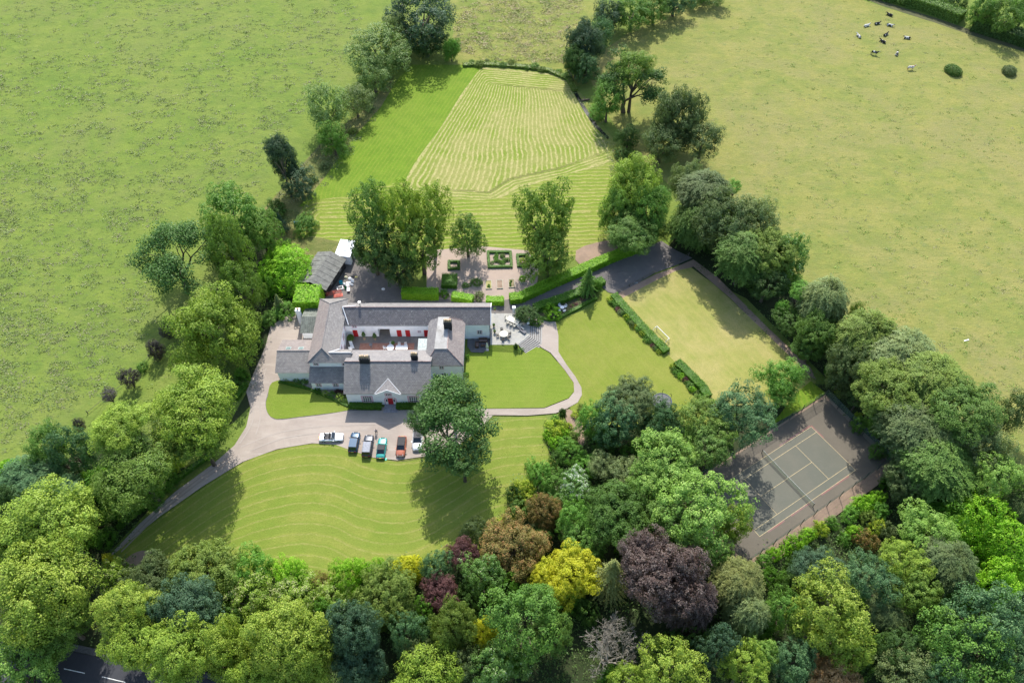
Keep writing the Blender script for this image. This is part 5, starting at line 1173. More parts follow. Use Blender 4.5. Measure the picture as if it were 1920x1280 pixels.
# barn, white unit, yard things --------------------------------------------------------
def frame(p0, p1):
    d = (p1 - p0).normalized(); return Matrix(((d.x, -d.y, 0, p0.x), (d.y, d.x, 0, p0.y), (0, 0, 1, 0), (0, 0, 0, 1))), (p1 - p0).length
M_, L_ = frame(at(614, 556), at(648.5, 502.5)); W_ = 6.2
e = empty('barn', (M_[0][3], M_[1][3], 0), label='long dark timber barn with a grey corrugated roof behind the house', cat='barn'); inv = Matrix.Translation(-Vector(e.location)) @ M_
b = MB(); b.prism([(0, 0), (L_, 0), (L_, W_), (0, W_)], 0, 2.55); b.poly([(0, 0, 2.55), (0, W_ / 2, 3.75), (0, W_, 2.55)]); b.poly([(L_, 0, 2.55), (L_, W_, 2.55), (L_, W_ / 2, 3.75)]); b.build('wall', plain('black_stained_boards', (.022, .022, .026), .8, .3, sc_=4), parent=e, M=inv)
rf = plain('grey_corrugated_roof', (.165, .165, .150), .7, .25, var=.3, sc_=1.5); b = MB(); n = 13; c_ = (L_ + .8) / n
for i in range(n):
    x0 = -.4 + i * c_; x1 = x0 + c_ * .97; z_ = .05 * (i % 2)
    b.slab([(x0, -.4, 2.55 + z_), (x1, -.4, 2.55 + z_), (x1, W_ / 2, 3.95 + z_), (x0, W_ / 2, 3.95 + z_)], .08); b.slab([(x1, W_ + .4, 2.55 + z_), (x0, W_ + .4, 2.55 + z_), (x0, W_ / 2 + .002, 3.95 + z_), (x1, W_ / 2 + .002, 3.95 + z_)], .08)
b.build('roof', rf, parent=e, M=inv)
for x in (L_ * .25, L_ * .7): b = MB(); b.box(x, -.03, 1.2, x + .9, .01, 2.0); b.build('window', plain('dusty_glass', (.16, .17, .18), .3), parent=e, M=inv)
b = MB(); b.box(L_ * .42, -.04, 0, L_ * .42 + 2.4, .01, 2.2); b.build('door', plain('dark_door_boards', (.035, .034, .036), .8), parent=e, M=inv)
a0, a1, a2 = at(627.5, 478.5, 2.7), at(655.5, 481.5, 2.7), at(645, 450, 2.7)
M_, L_ = frame(a0, a1); W_ = (a2 - a0).length
e = empty('portable_cabin', (a0.x, a0.y, 0), label='white portable cabin half under the tall trees behind the barn', cat='cabin'); inv = Matrix.Translation(-Vector(e.location)) @ M_
b = MB(); b.box(0, 0, .15, L_, W_, 2.62); b.build('wall', plain('white_cabin_panel', (.62, .66, .72), .5, var=.06), parent=e, M=inv); b = MB(); b.box(-.08, -.08, 2.622, L_ + .08, W_ + .08, 2.72); b.build('roof', plain('white_cabin_roof', (.72, .76, .82), .5, var=.06), parent=e, M=inv)
b = MB(); b.box(L_ * .4, W_ * .3, 2.722, L_ * .4 + .9, W_ * .3 + .5, 2.78); b.build('roof_vent', plain('grey_vent', (.3, .32, .38), .5), parent=e, M=inv); b = MB(); b.box(L_ - .01, W_ * .2, .25, L_ + .03, W_ * .2 + 1, 2.2); b.build('door', IRON, parent=e, M=inv)
# red field gate leaning on the laurels
p = at(613, 556); q = at(640, 549); e = empty('field_gate', (p.x, p.y, 0), math.atan2(q.y - p.y, q.x - p.x), label='red tubular field gate standing open between barn and house', cat='gate'); Lg = (q - p).length
rp_ = plain('faded_red_gate_paint', (.55, .12, .08), .6); b = MB()
for x in (0, Lg * .5, Lg): b.tube([(x, 0, .1), (x, 0, 1.3)], .035, 6)
b.build('frame', rp_, parent=e); b = MB()
for i in range(6): b.tube([(0, 0, .15 + i * .22), (Lg, 0, .15 + i * .22)], .025, 6)
b.build('rails', rp_, parent=e)
p = at(634, 554); e = empty('feed_rack', (p.x, p.y, 0), .25, label='red mesh cattle feeder lying against the field gate', cat='feeder'); b = MB()
for i in range(7): b.tube([(-.9 + i * .3, -.5, .25), (-.9 + i * .3, .5, .8)], .03, 5)
for z_, y in ((.25, -.5), (.8, .5)): b.tube([(-1, y, z_), (1, y, z_)], .04, 6)
b.build('bars', rp_, parent=e); b = MB(); b.box(-1, -.55, 0, 1, .45, .12); b.build('tray', rp_, parent=e)
def lumpy(name, px_, py_, s, mat, label, cat, seed=1, group=None, z=0):
    p = at(px_, py_, z); bm = bmesh.new(); bmesh.ops.create_icosphere(bm, subdivisions=3, radius=1); R = random.Random(seed)
    import mathutils.noise as mn
    for v in bm.verts:
        n = mn.noise(v.co * 1.6 + Vector((seed * 7.1, 0, 0))); v.co *= 1 + .35 * n; v.co = Vector((v.co.x * s[0], v.co.y * s[1], max(v.co.z, -.6) * s[2] + s[2] * .6))
    me = bpy.data.meshes.new(name); bm.to_mesh(me); bm.free(); me.polygons.foreach_set('use_smooth', [True] * len(me.polygons))
    return link(name, me, mat, None, (p.x, p.y, z), label=label, cat=cat, group=group)
WB = plain('white_plastic_sack', (.72, .72, .72), .5, var=.1)
for i, (x, y, sx, sy, l) in enumerate(((649, 521, .35, .3, 'yellowish white sack at the far left of the junk heap'), (657, 524, .5, .4, 'white sack at the upper middle of the junk heap'), (661, 528, .4, .5, 'white sack on the right of the junk heap'), (654, 532, .6, .4, 'wide white sack in the middle of the junk heap'), (652, 537, .45, .6, 'tall white sack low in the junk heap'), (646, 534, .3, .3, 'small white sack at the left of the junk heap'), (660, 535, .35, .25, 'small white sack at the right edge of the junk heap'))): lumpy('rubble_sack', x, y, (sx, sy, .35), WB if i else plain('yellowed_sack', (.66, .62, .42), .6), l, 'sack', i + 1, 'sacks in the junk heap')
lumpy('cushion_heap', 662, 519, (.6, .3, .2), IRON, 'black tyre-like bundle at the top of the junk heap', 'bundle', 12); lumpy('foam_roll', 668, 520, (.35, .2, .18), plain('yellow_foam', (.62, .55, .22), .8), 'yellow roll at the top right of the junk heap', 'roll', 14)
def tub(px_, py_, r, h_, mat, label, name='plastic_tub'):
    p = at(px_, py_); e = empty(name, (p.x, p.y, 0), label=label, cat='tub'); b = MB(); b.tube([(0, 0, 0), (0, 0, h_)], [r * .8, r], 16, cap=False); b.tube([(0, 0, .02), (0, 0, .05)], r * .8, 16); b.build('body', mat, parent=e); b = MB(); b.tube([(0, 0, h_ - .04), (0, 0, h_ + .02)], r * 1.06, 16, cap=False); b.build('rim', mat, parent=e)
tub(640, 531.5, .42, .6, plain('turquoise_plastic', (.03, .42, .55), .4), 'turquoise round tub beside the junk heap'); tub(648.5, 541, .3, .55, plain('green_plastic', (.03, .25, .09), .4), 'green tub under the junk heap')
p = at(654, 545.5); e = empty('wheelbarrow', (p.x, p.y, 0), 1.7, label='white wheelbarrow with a rusty load at the near end of the junk heap', cat='wheelbarrow')
b = MB(); b.slab([(-.5, -.32, .6), (.5, -.32, .62), (.5, .32, .62), (-.5, .32, .6)], .1); b.box(-.35, -.22, .3, .35, .22, .499); b.build('tray', WB, parent=e); b = MB(); b.tube([(-.6, -.02, .2), (-.6, .02, .2)], .2, 14); b.build('wheel', IRON, parent=e)
for s in (-1, 1): b = MB(); b.tube([(-.6, s * .08, .2), (.5, s * .25, .45), (1.0, s * .28, .55)], .025, 6); b.build('handle', rp_, parent=e)
p = at(638, 541.5); e = empty('water_trough', (p.x, p.y, 0), .3, label='grey square trough with a dark middle beside the barn wall', cat='trough'); gm = plain('galvanised_trough', (.5, .5, .5), .5)
b = MB(); b.box(-.7, -.5, 0, .7, -.36, .4); b.box(-.7, .36, 0, .7, .5, .4); b.box(-.7, -.359, 0, -.5, .359, .4); b.box(.5, -.359, 0, .7, .359, .4); b.build('rim', gm, parent=e); b = MB(); b.box(-.499, -.359, 0, .499, .359, .2); b.build('basin', IRON, parent=e)
p = at(558, 420.5); e = empty('water_barrel', (p.x, p.y, 0), .1, label='blue barrel lying in the weeds by the field corner', cat='barrel'); bp = plain('blue_barrel_plastic', (.03, .11, .15), .35); b = MB(); b.tube([(-.75, 0, .45), (-.7, 0, .45), (.7, 0, .45), (.75, 0, .45)], [.38, .45, .45, .38], 18); b.build('body', bp, parent=e)
for x in (-.3, .3): b = MB(); b.tube([(x - .04, 0, .45), (x + .04, 0, .45)], .475, 18); b.build('hoop', bp, parent=e)
lumpy('garden_sack', 719, 543, (.35, .3, .3), WB, 'white bundle under the tall sycamore beside the clipped hedge', 'bundle', 31)

# kitchen garden --------------------------------------------------------------
wdg = plain('grey_bed_boards', (.40, .38, .30), .8)
for i, (x, y, l, c) in enumerate(((916.3, 533, 'left raised bed of dry grass in the kitchen garden', (.34, .31, .13)), (937, 532.3, 'middle raised bed of bare soil in the kitchen garden', (.30, .22, .16)), (959, 530.5, 'right raised bed with a few green plants in the kitchen garden', (.27, .22, .13)))):
    p = at(x, y, .3); e = empty('raised_bed', (p.x, p.y, 0), .05, label=l, cat='raised bed', group='raised beds in the kitchen garden')
    b = MB(); W2, D2 = .68, 1.25
    b.box(-W2, -D2, 0, W2, -D2 + .1, .3); b.box(-W2, D2 - .1, 0, W2, D2, .3); b.box(-W2, -D2 + .101, 0, -W2 + .1, D2 - .101, .3); b.box(W2 - .1, -D2 + .101, 0, W2, D2 - .101, .3); b.build('frame', wdg, parent=e)
    b = MB(); b.box(-W2 + .101, -D2 + .101, 0, W2 - .101, D2 - .101, .24); b.build('soil', grit_mat('bed_soil', c, [k * .75 for k in c], [k * 1.2 for k in c], .8), parent=e)
    for k in range((3, 0, 4)[i]):
        o = link('seedlings', pick('shrub'), None, e, (random.uniform(-.3, .3), random.uniform(-.8, .8), .3)); setmat(o, fcol('mid')); o.scale = (.25, .3, .2)
def ring_hedge(name, px, label, w_=.6, h_=.6, col='laureld'):
    P = [at(a, b_) for a, b_ in px]; R = np.random.default_rng(int(px[0][0])); b = MB(); pts = []; N = []
    for i in range(len(P)):
        a, c = P[i], P[(i + 1) % len(P)]; d = (c - a).normalized(); nn = Vector((-d.y, d.x, 0)); a2 = a - d * w_ / 2; c2 = c + d * (w_ / 2 - .01 - w_)
        q = [a2 - nn * w_ * .42, c2 - nn * w_ * .42, c2 + nn * w_ * .42, a2 + nn * w_ * .42]; b.prism([(v.x, v.y) for v in q], 0, h_ * .93)
        L = (c - a).length; n = int(L * (w_ + 2 * h_) * 60); t = R.random(n); u = R.random(n) * (w_ + 2 * h_)
        for tt, x in zip(t, u):
            pc = a.lerp(c, tt)
            if x < h_: o, z_, no = nn * (-w_ / 2), x, -nn
            elif x < h_ + w_: o, z_, no = nn * (x - h_ - w_ / 2), h_, Vector((0, 0, 1))
            else: o, z_, no = nn * (w_ / 2), x - h_ - w_, nn
            pts.append((pc.x + o.x, pc.y + o.y, z_)); N.append(tuple(no))
    pts = np.array(pts) + R.normal(0, .03, (len(pts), 3)); me = leaf_mesh(name, pts, np.array(N), .14, R.random(len(pts)), R=R)
    bm = bmesh.new(); bm.from_mesh(me); t2 = bpy.data.meshes.new('t'); t2.from_pydata(b.v, [], b.f); bm.from_mesh(t2); bm.to_mesh(me); bm.free()
    return link(name, me, fcol(col), None, label=label, cat='hedge')
ring_hedge('box_hedge', [(917, 502), (959, 501), (957, 474), (915, 474)], 'square box hedge frame around a planted bed in the kitchen garden')
R_ = random.Random(3)
for i in range(14):
    x, y = R_.uniform(922, 953), R_.uniform(479, 496)
    S(x, y, 5.5, 5, ['bright', 'mid', 'grey', 'flower'][i % 4], 'leafy plant inside the square box hedge frame', group='plants inside the square box hedge')
ring_hedge('box_hedge', [(972, 500), (990, 500), (988, 480), (970, 480)], 'box hedge frame mostly hidden under the single tall lime')
S(979, 490, 9, 8, 'yellowg', 'yellowish plants inside the hidden box hedge frame')
ring_hedge('box_hedge', [(842, 505), (860, 505), (860, 492), (842, 492)], 'box hedge frame beneath the small round maple')
hedge('box_hedge', [(829, 531), (857, 531)], 3.6, 1.3, 'laureld', 'dark clipped box block beside the garden gravel', leaf=.18)
S(874, 535, 9, 8, 'mid', 'small bush left of the rounder one by the raised beds'); S(892, 530, 12, 11, 'mid', 'round bush just left of the raised beds'); S(980, 524, 8, 9, 'laurel', 'bright round bush right of the raised beds')
for x, y, l in ((892, 538, 'board edging under the round bush left of the raised beds'), (982, 532, 'board edging under the bright round bush')):
    p = at(x, y); b = MB(); b.box(-.8, -.07, 0, .8, .07, .25); b.box(-.8, .071, 0, -.7, .6, .2); b.build('board_edging', wdg, label=l, cat='edging').location = (p.x, p.y, 0)
hedge('privet_hedge', [(755, 556), (790, 558), (823, 558)], 1.9, 2.3, 'laurel', 'bright clipped hedge behind the house, leftmost length', leaf=.2)
S(834, 552, 12, 12, 'laureld', 'dark round shrub between two lengths of clipped hedge')
hedge('privet_hedge', [(848, 560), (870, 563), (887, 567)], 1.7, 1.6, 'laurel', 'bright clipped hedge left of the pale shrub', leaf=.2); S(897, 557, 13, 12, 'grey', 'pale grey-green shrub in the gap of the clipped hedge')
hedge('privet_hedge', [(912, 568), (944.5, 569)], 1.6, 1.6, 'laurel', 'short bright clipped hedge left of the garden entrance', leaf=.2)
hedge('privet_hedge', [(956, 565), (975, 563), (1005, 549), (1040, 533), (1075, 518), (1120, 498), (1165, 480), (1200, 468)], 2.1, 1.7, 'laurel', 'long bright clipped hedge curving up along the back drive', leaf=.22)
hedge('yew_hedge', [(1002, 581), (1030, 572), (1060, 562), (1100, 545), (1131, 530)], 1.9, 1.3, 'laureld', 'flat-topped dark hedge on the lower side of the back drive', leaf=.2)
hedge('box_hedge', [(1001, 586), (1012, 597), (1030, 602), (1045, 600), (1062, 590), (1085, 578), (1118, 560)], .7, .6, 'laureld', 'low curved box edging round the crescent flower bed', leaf=.16)
sheet('flower_bed', [(1004, 582), (1030, 574), (1062, 563), (1100, 547), (1118, 545), (1116, 560), (1085, 577), (1062, 589), (1045, 598), (1028, 600), (1012, 595)], G_['mud'])
S(1036, 587, 19, 14, 'laurel', 'spreading bright bush in the crescent bed'); S(1014, 583, 7, 6, 'mid', 'small dark bush at the tip of the crescent bed')
for i in range(12): S(1070 + i * 3.6 + R_.uniform(-1, 1), 572 - i * 1.6 + R_.uniform(-4, 4), 4.5, 3.5, ['heather', 'mid', 'wine'][i % 3], 'small reddish plant in the bare part of the crescent bed', group='small plants in the crescent bed')
wp = at(1054, 580); BW = plain('white_painted_iron', (.7, .72, .76), .4, var=.05); round_table(wp.x, wp.y, .45, 'small white iron table in the crescent bed', BW)
for i, a_ in enumerate((.6, 2.2, 3.9, 5.2)): chair('iron_chair', wp.x + .85 * math.cos(a_), wp.y + .85 * math.sin(a_), a_ - math.pi / 2, ['right far', 'left far', 'left near', 'right near'][i] + ' white iron chair in the crescent bed', BW, 'white iron chairs in the crescent bed')
T(1103, 524, 20, 26, 8.0, 'conifer', 'mid', 'solitary green fir between the back drive and the crescent bed')
T(1120, 545 - 8, 10, 14, 3, 'round', 'laureld', 'dark round bush at the right foot of the solitary fir', name='bush', cat='shrub')
T(986, 589, 22, 17, 3.4, 'fine', 'dark', 'big round dark yew between the terrace and the path', name='yew'); S(1003, 607, 14, 8, 'laureld', 'low dark bush at the top of the garden steps')
T(967, 650, 4.5, 8, 1.8, 'fine', 'dark', 'little dark upright yew at the foot of the terrace', name='yew'); S(976, 657, 8, 5, 'flower', 'low white-flowered plants beside the garden steps')
# long herbaceous border between side lawn and paddock
hedge('box_hedge', [(1150, 556), (1178, 588), (1205, 618), (1232, 645), (1249, 662)], 1.8, 1.0, 'laureld', 'flat clipped hedge backing the long flower border', leaf=.2)
hedge('box_hedge', [(1268, 681), (1290, 702), (1316, 728), (1326, 746)], 1.8, 1.0, 'laureld', 'flat clipped hedge backing the short flower border', leaf=.2)
bc = ['yellowg', 'laureld', 'bright', 'mid', 'heather', 'grey', 'mid', 'yellowg', 'laurel', 'mid', 'grey', 'gold', 'bright', 'dark']
nm = {'yellowg': 'yellow-leaved', 'laureld': 'deep green', 'bright': 'fresh green', 'mid': 'green', 'heather': 'reddish', 'grey': 'grey-leaved', 'laurel': 'glossy', 'gold': 'golden', 'dark': 'dark', 'wine': 'dark red'}
for i in range(22):
    t = i / 21; x = 1143 + 94 * t; y = 561 + 99 * t; c = bc[i % 14]
    S(x - 1 + R_.uniform(-2, 2), y + R_.uniform(-2, 2), R_.uniform(6, 9), R_.uniform(5, 8), c, '%s bush of the long flower border beside the side lawn' % nm[c], group='%s bushes of the long flower border' % nm[c])
for i in range(11):
    t = i / 10; x = 1260 + 56 * t; y = 688 + 62 * t; c = ['yellowg', 'mid', 'bright', 'laurel', 'wine', 'mid', 'flower', 'laurel', 'dark', 'bright', 'mid'][i]
    S(x + R_.uniform(-2, 2), y + R_.uniform(-1, 1), R_.uniform(7, 9), R_.uniform(6, 8), c, '%s bush of the short flower border beside the side lawn' % nm.get(c, 'white-flowered'), group='%s bushes of the short flower border' % nm.get(c, 'white-flowered'))
# front borders
for x, y, a, b_, c, l in ((537, 708, 10, 9, 'olive', 'clipped round golden bush at the left end of the house'), (555, 713, 9, 6, 'flower', 'white-dotted bush beside the clipped round bush'), (569, 718, 10, 7, 'flower', 'pale-flowered bush below the low left wing'), (596, 733, 8, 6, 'laureld', 'dark bush by the mid wing window'), (610, 738, 9, 6, 'cream', 'cream-flowered bush by the mid wing wall'), (624, 741, 9, 6, 'bright', 'green bush by the mid wing wall'), (632, 735, 8, 5, 'wine', 'red-flowered bush against the mid wing wall'), (642, 737, 7, 5, 'wine', 'red-flowered bush beside the front block corner'), (638, 746, 11, 7, 'cream', 'large cream-flowered bush near the front block corner'), (648, 752, 7, 6, 'flower', 'white-dotted bush at the front block corner')): S(x, y, a, b_, c, l)
hedge('box_hedge', [(523, 716), (545, 722), (580, 730), (608, 742), (640, 756), (653, 762)], .5, .45, 'laureld', 'thin box edging of the entrance lawn', leaf=.14)
hedge('climbing_shrub', [(656, 763), (690, 764.5), (716, 764.5)], 1.2, 1.0, 'laureld', 'dark hedge under the front windows left of the door', leaf=.2); hedge('climbing_shrub', [(744, 764), (775, 764), (808, 763)], 1.2, 1.0, 'laureld', 'dark hedge under the front windows right of the door', leaf=.2)
S(820, 712, 9, 10, 'laureld', 'dark bush in the corner between front block and east wing'); S(851, 708, 12, 5, 'laureld', 'dark bush below the east wing window'); S(877, 670, 5, 12, 'bright', 'narrow climbing bush on the end wall of the east wing'); S(876, 702, 5, 6, 'bright', 'small green bush at the corner of the east wing')
# stone kerb of the entrance lawn and the middle lawn
def kerb(pts, mat, hw=.06, h_=.1):
    W = [at(*p) for p in smooth_loop(pts, 4, False)]; b = MB()
    for a, c in zip(W[:-1], W[1:]):
        d = (c - a).normalized(); n = Vector((-d.y, d.x, 0)) * hw; b.prism([((a - n).x, (a - n).y), ((c - n).x, (c - n).y), ((c + n).x, (c + n).y), ((a + n).x, (a + n).y)], 0, h_)
    b.build('kerb', mat, kind='structure')
km = plain('dark_stone_kerb', (.14, .13, .12), .9)
kerb([(510, 720), (502, 742), (499, 758), (504, 776), (520, 786.5), (560, 782.5), (610, 776.5), (655, 769.5), (716, 769.5)], km, .09, .14); kerb([(744, 769.5), (800, 769), (860, 767), (918, 766.5), (1021, 765.5), (1066, 747.5), (1076, 735), (1075, 718)], km)
kerb([(455, 867), (520, 843.5), (585, 832.5), (630, 835.5), (660, 847), (700, 859.5), (745, 864.5), (800, 856.5)], plain('lawn_edge', (.2, .2, .06), .9), .05, .06)

# ------------------------------------------------------------------ cars
TYRE = plain('tyre_rubber', (.02, .02, .02), .9, .2); RIM = plain('alloy_rim', (.45, .46, .48), .35, .5, .6)
CGL = plain('car_glass', (.015, .02, .026), .06, .7, var=.1); LAMP = plain('headlamp_glass', (.7, .72, .74), .15, .6); TAIL = plain('tail_lamp', (.4, .01, .01), .3, .5)
def paint(name, c): return plain(name, c, .32, .55, .25, var=.06, Coat_Weight=.3, Coat_Roughness=.08)
def car(px0, px1, L, W, H, col, label, kind='hatch', roof=None, plate=(.75, .72, .5)):
    """px0 rear pixel, px1 front pixel of the footprint's middle line; local +X is forward"""
    a, c = at(*px0), at(*px1); m = (a + c) / 2
    e = empty('parked_car', (m.x, m.y, 0), math.atan2(c.y - a.y, c.x - a.x), label=label, cat='car', group='cars parked before the house')
    P_ = paint('paint_' + label.split()[0] + label.split()[1], col); hl = L / 2; hw = W / 2; g = .24
    belt = H * .60
    # stations: x, half width, bottom, shoulder height
    hood = .72 * belt + .12
    tr = {'hatch': belt * .98, 'suv': belt * .98, 'saloon': belt * .93, 'open': belt * .95}[kind]
    st = [(-hl, .80, g + .16, belt * .62), (-hl + .10, .93, g + .02, tr * .90), (-hl * .80, .98, g, tr), (-hl * .45, 1, g, belt), (0, 1, g, belt), (hl * .36, 1, g, belt * .985), (hl * .50, .99, g, belt * .93), (hl * .80, .95, g, hood), (hl - .14, .86, g + .03, hood * .90), (hl, .70, g + .14, hood * .66)]
    b = MB(); rings = []
    for x, k, z0, z1 in st:
        w_ = hw * k; h_ = z1 - z0
        rings.append([(x, -w_ * .86, z0), (x, -w_ * .99, z0 + h_ * .25), (x, -w_, z0 + h_ * .62), (x, -w_ * .95, z0 + h_ * .88), (x, -w_ * .80, z1), (x, -w_ * .4, z1 + .025), (x, w_ * .4, z1 + .025), (x, w_ * .80, z1), (x, w_ * .95, z0 + h_ * .88), (x, w_, z0 + h_ * .62), (x, w_ * .99, z0 + h_ * .25), (x, w_ * .86, z0)])
    n = 12
    for r in rings: b.v += r
    for i in range(len(rings) - 1):
        for k in range(n): k2 = (k + 1) % n; b.f.append((i * n + k, (i + 1) * n + k, (i + 1) * n + k2, i * n + k2)); b.mi.append(0)
    b.f.append(tuple(range(n))); b.mi.append(0); b.f.append(tuple((len(rings) - 1) * n + k for k in range(n))[::-1]); b.mi.append(0)
    body = b.build('body', P_, parent=e, smooth=True)
    # cabin
    rw = hw * .74; bw = hw * .90
    xs = {'hatch': (-hl * .90, -hl * .70, hl * .12, hl * .46), 'suv': (-hl * .93, -hl * .80, hl * .10, hl * .42), 'saloon': (-hl * .66, -hl * .36, hl * .08, hl * .38), 'open': (-hl * .40, -hl * .3, hl * .06, hl * .34)}[kind]
    if kind != 'open':
        zb = belt - .03; zt = H - .05
        B = [(xs[0], bw * .92), (xs[3], bw * .94)]; Tt = [(xs[1], rw), (xs[2], rw)]
        lo = [(xs[0], -bw * .92, zb), (xs[3], -bw * .94, zb), (xs[3], bw * .94, zb), (xs[0], bw * .92, zb)]; hi = [(xs[1], -rw, zt), (xs[2], -rw, zt), (xs[2], rw, zt), (xs[1], rw, zt)]
        b = MB(); b.poly(hi)
        for i in range(4): j = (i + 1) % 4; b.poly([lo[i], lo[j], hi[j], hi[i]])
        b.build('windows', CGL, parent=e)
        # pillars and roof
        b = MB(); b.slab([(xs[1] - .03, -rw - .03, zt + .045), (xs[2] + .05, -rw - .03, zt + .045), (xs[2] + .05, rw + .03, zt + .045), (xs[1] - .03, rw + .03, zt + .045)], .06)
        b.build('roof', roof or P_, parent=e, bevel=.03); b = MB()
        for i in range(4): b.tube([tuple(Vector(lo[i]) + Vector((0, 0, .02))), hi[i]], .045, 5)
        for s in (-1, 1):
            for f_ in ((.5,) if kind == 'saloon' else (.38, .68)):
                b.tube([(xs[0] + (xs[3] - xs[0]) * f_, s * bw * .93, zb), (xs[1] + (xs[2] - xs[1]) * f_, s * (rw + .01), zt)], .035, 5)
        b.build('pillars', P_, parent=e)
        if kind == 'suv':
            for s in (-1, 1): b = MB(); b.tube([(xs[1] + .1, s * rw * .93, zt + .1), (xs[2] - .1, s * rw * .93, zt + .1)], .022, 6); b.build('roof_rail', ALU, parent=e)
    else:
        dk = plain('dark_leather', (.03, .03, .035), .6)
        b = MB(); b.box(-hl * .52, -bw * .78, belt - .02, hl * .26, bw * .78, belt + .045); b.build('cockpit', dk, parent=e, bevel=.02)
        for s in (-1, 1):
            for x in (-.05, -.95):
                b = MB(); b.box(x - .2, s * .36 - .24, belt + .046, x + .22, s * .36 + .24, belt + .12); b.slab([(x - .2, s * .36 - .22, belt + .12), (x - .2, s * .36 + .22, belt + .12), (x - .34, s * .36 + .2, belt + .42), (x - .34, s * .36 - .2, belt + .42)][::-1], .1); b.build('seat', dk, parent=e, bevel=.02)
        b = MB(); b.slab([(xs[3], -bw * .85, belt), (xs[3], bw * .85, belt), (xs[2] + .02, rw * .95, H - .05), (xs[2] + .02, -rw * .95, H - .05)], .03); b.build('windscreen', CGL, parent=e)
        b = MB(); b.tube([(xs[3], -bw * .86, belt), (xs[2] + .02, -rw * .96, H - .03), (xs[2] + .02, rw * .96, H - .03), (xs[3], bw * .86, belt)], .035, 5); b.build('windscreen_frame', P_, parent=e)
        b = MB(); b.slab([(-hl * .72, -bw * .8, belt + .06), (-hl * .54, -bw * .8, belt + .09), (-hl * .54, bw * .8, belt + .09), (-hl * .72, bw * .8, belt + .06)], .06); b.build('folded_roof_cover', P_, parent=e, bevel=.02)
    for x in (-hl * .60, hl * .62):
        for s in (-1, 1):
            b = MB(); y0, y1 = s * (hw * .80), s * (hw * 1.0); b.tube([(x, y0, .32), (x, y1, .32)], .32, 18); w_ = b.build('wheel', TYRE, parent=e)
            b = MB(); b.tube([(x, y1, .32), (x, y1 + s * .012, .32)], .20, 14); b.build('rim', RIM, parent=w_)
    zl = hood * .80
    for s in (-1, 1):
        b = MB(); b.slab([(hl - .34, s * hw * .50, hood * .965 + .035), (hl - .05, s * hw * .46, zl + .06), (hl - .10, s * hw * .72, zl + .03), (hl - .38, s * hw * .76, hood * .93)][::s], .05); b.build('headlight', LAMP, parent=e)
        b = MB(); b.box(-hl - .0, s * hw * .56 - .13, tr * .66, -hl + .12, s * hw * .56 + .13, tr * .88); b.build('tail_light', TAIL, parent=e)
        b = MB(); b.box(xs[3] - .35, s * (hw + .02), belt * .98, xs[3] - .18, s * (hw + .19), belt * .98 + .12); b.build('mirror', P_, parent=e, bevel=.02)
    b = MB(); b.box(-hl - .03, -.26, .55, -hl + .03, .26, .66); b.build('number_plate', plain('yellow_plate', (.7, .55, .08), .5), parent=e)
    b = MB(); b.box(hl - .04, -.26, .42, hl + .02, .26, .53); b.build('number_plate', plain('white_plate', (.75, .75, .75), .5), parent=e)
    b = MB(); b.box(hl - .10, -hw * .42, .56, hl + .005, hw * .42, .68); b.build('grille', IRON, parent=e)
    return e
DKR = plain('black_vinyl_roof', (.025, .025, .028), .7)
car((600, 822.5), (644.5, 821.5), 4.6, 1.82, 1.35, (.76, .77, .78), 'white convertible with its roof down, parked sideways on the drive', 'open')
car((661.5, 850), (668.5, 813.5), 4.3, 1.8, 1.5, (.006, .045, .10), 'metallic blue hatchback, leftmost of the row of cars facing the house', 'hatch')
car((687.5, 858), (693.5, 819.5), 4.65, 1.88, 1.65, (.035, .042, .058), 'dark slate-grey estate car with roof rails beside the blue one', 'suv', plain('silver_roof', (.10, .115, .15), .35, .5, .3))
car((714, 860), (718.5, 825), 4.4, 1.72, 1.38, (.03, .30, .27), 'turquoise saloon with a black roof', 'saloon', DKR)
car((755, 821), (751, 858), 4.25, 1.78, 1.5, (.43, .135, .075), 'copper orange hatchback with a black roof facing the lawn', 'hatch', DKR)
car((784.5, 802), (782.5, 851), 4.8, 1.88, 1.62, (.78, .79, .80), 'white large car half under the cedar, facing the lawn', 'suv', CGL)
p = at(611, 828.5); e = empty('barrier_board', (p.x, p.y, 0), label='white and red plank lying beside the white convertible', cat='board')
b = MB(); b.box(-.8, -.12, 0, .8, .22, .22); b.build('plank', OW, parent=e, bevel=.01); b = MB(); b.box(-.8, -.16, 0, .8, -.121, .2); b.build('red_edge', plain('red_stripe', (.55, .04, .04), .5), parent=e)
lumpy('plastic_bag', 723.5, 861, (.22, .3, .12), plain('mint_plastic', (.15, .6, .45), .5), 'mint green bag on the gravel behind the turquoise saloon', 'bag', 5)
lumpy('paper_cup_litter', 700.5, 847.5, (.15, .2, .08), plain('pale_blue_plastic', (.3, .6, .65), .5), 'pale blue bag on the gravel beside the grey estate car', 'bag', 6)

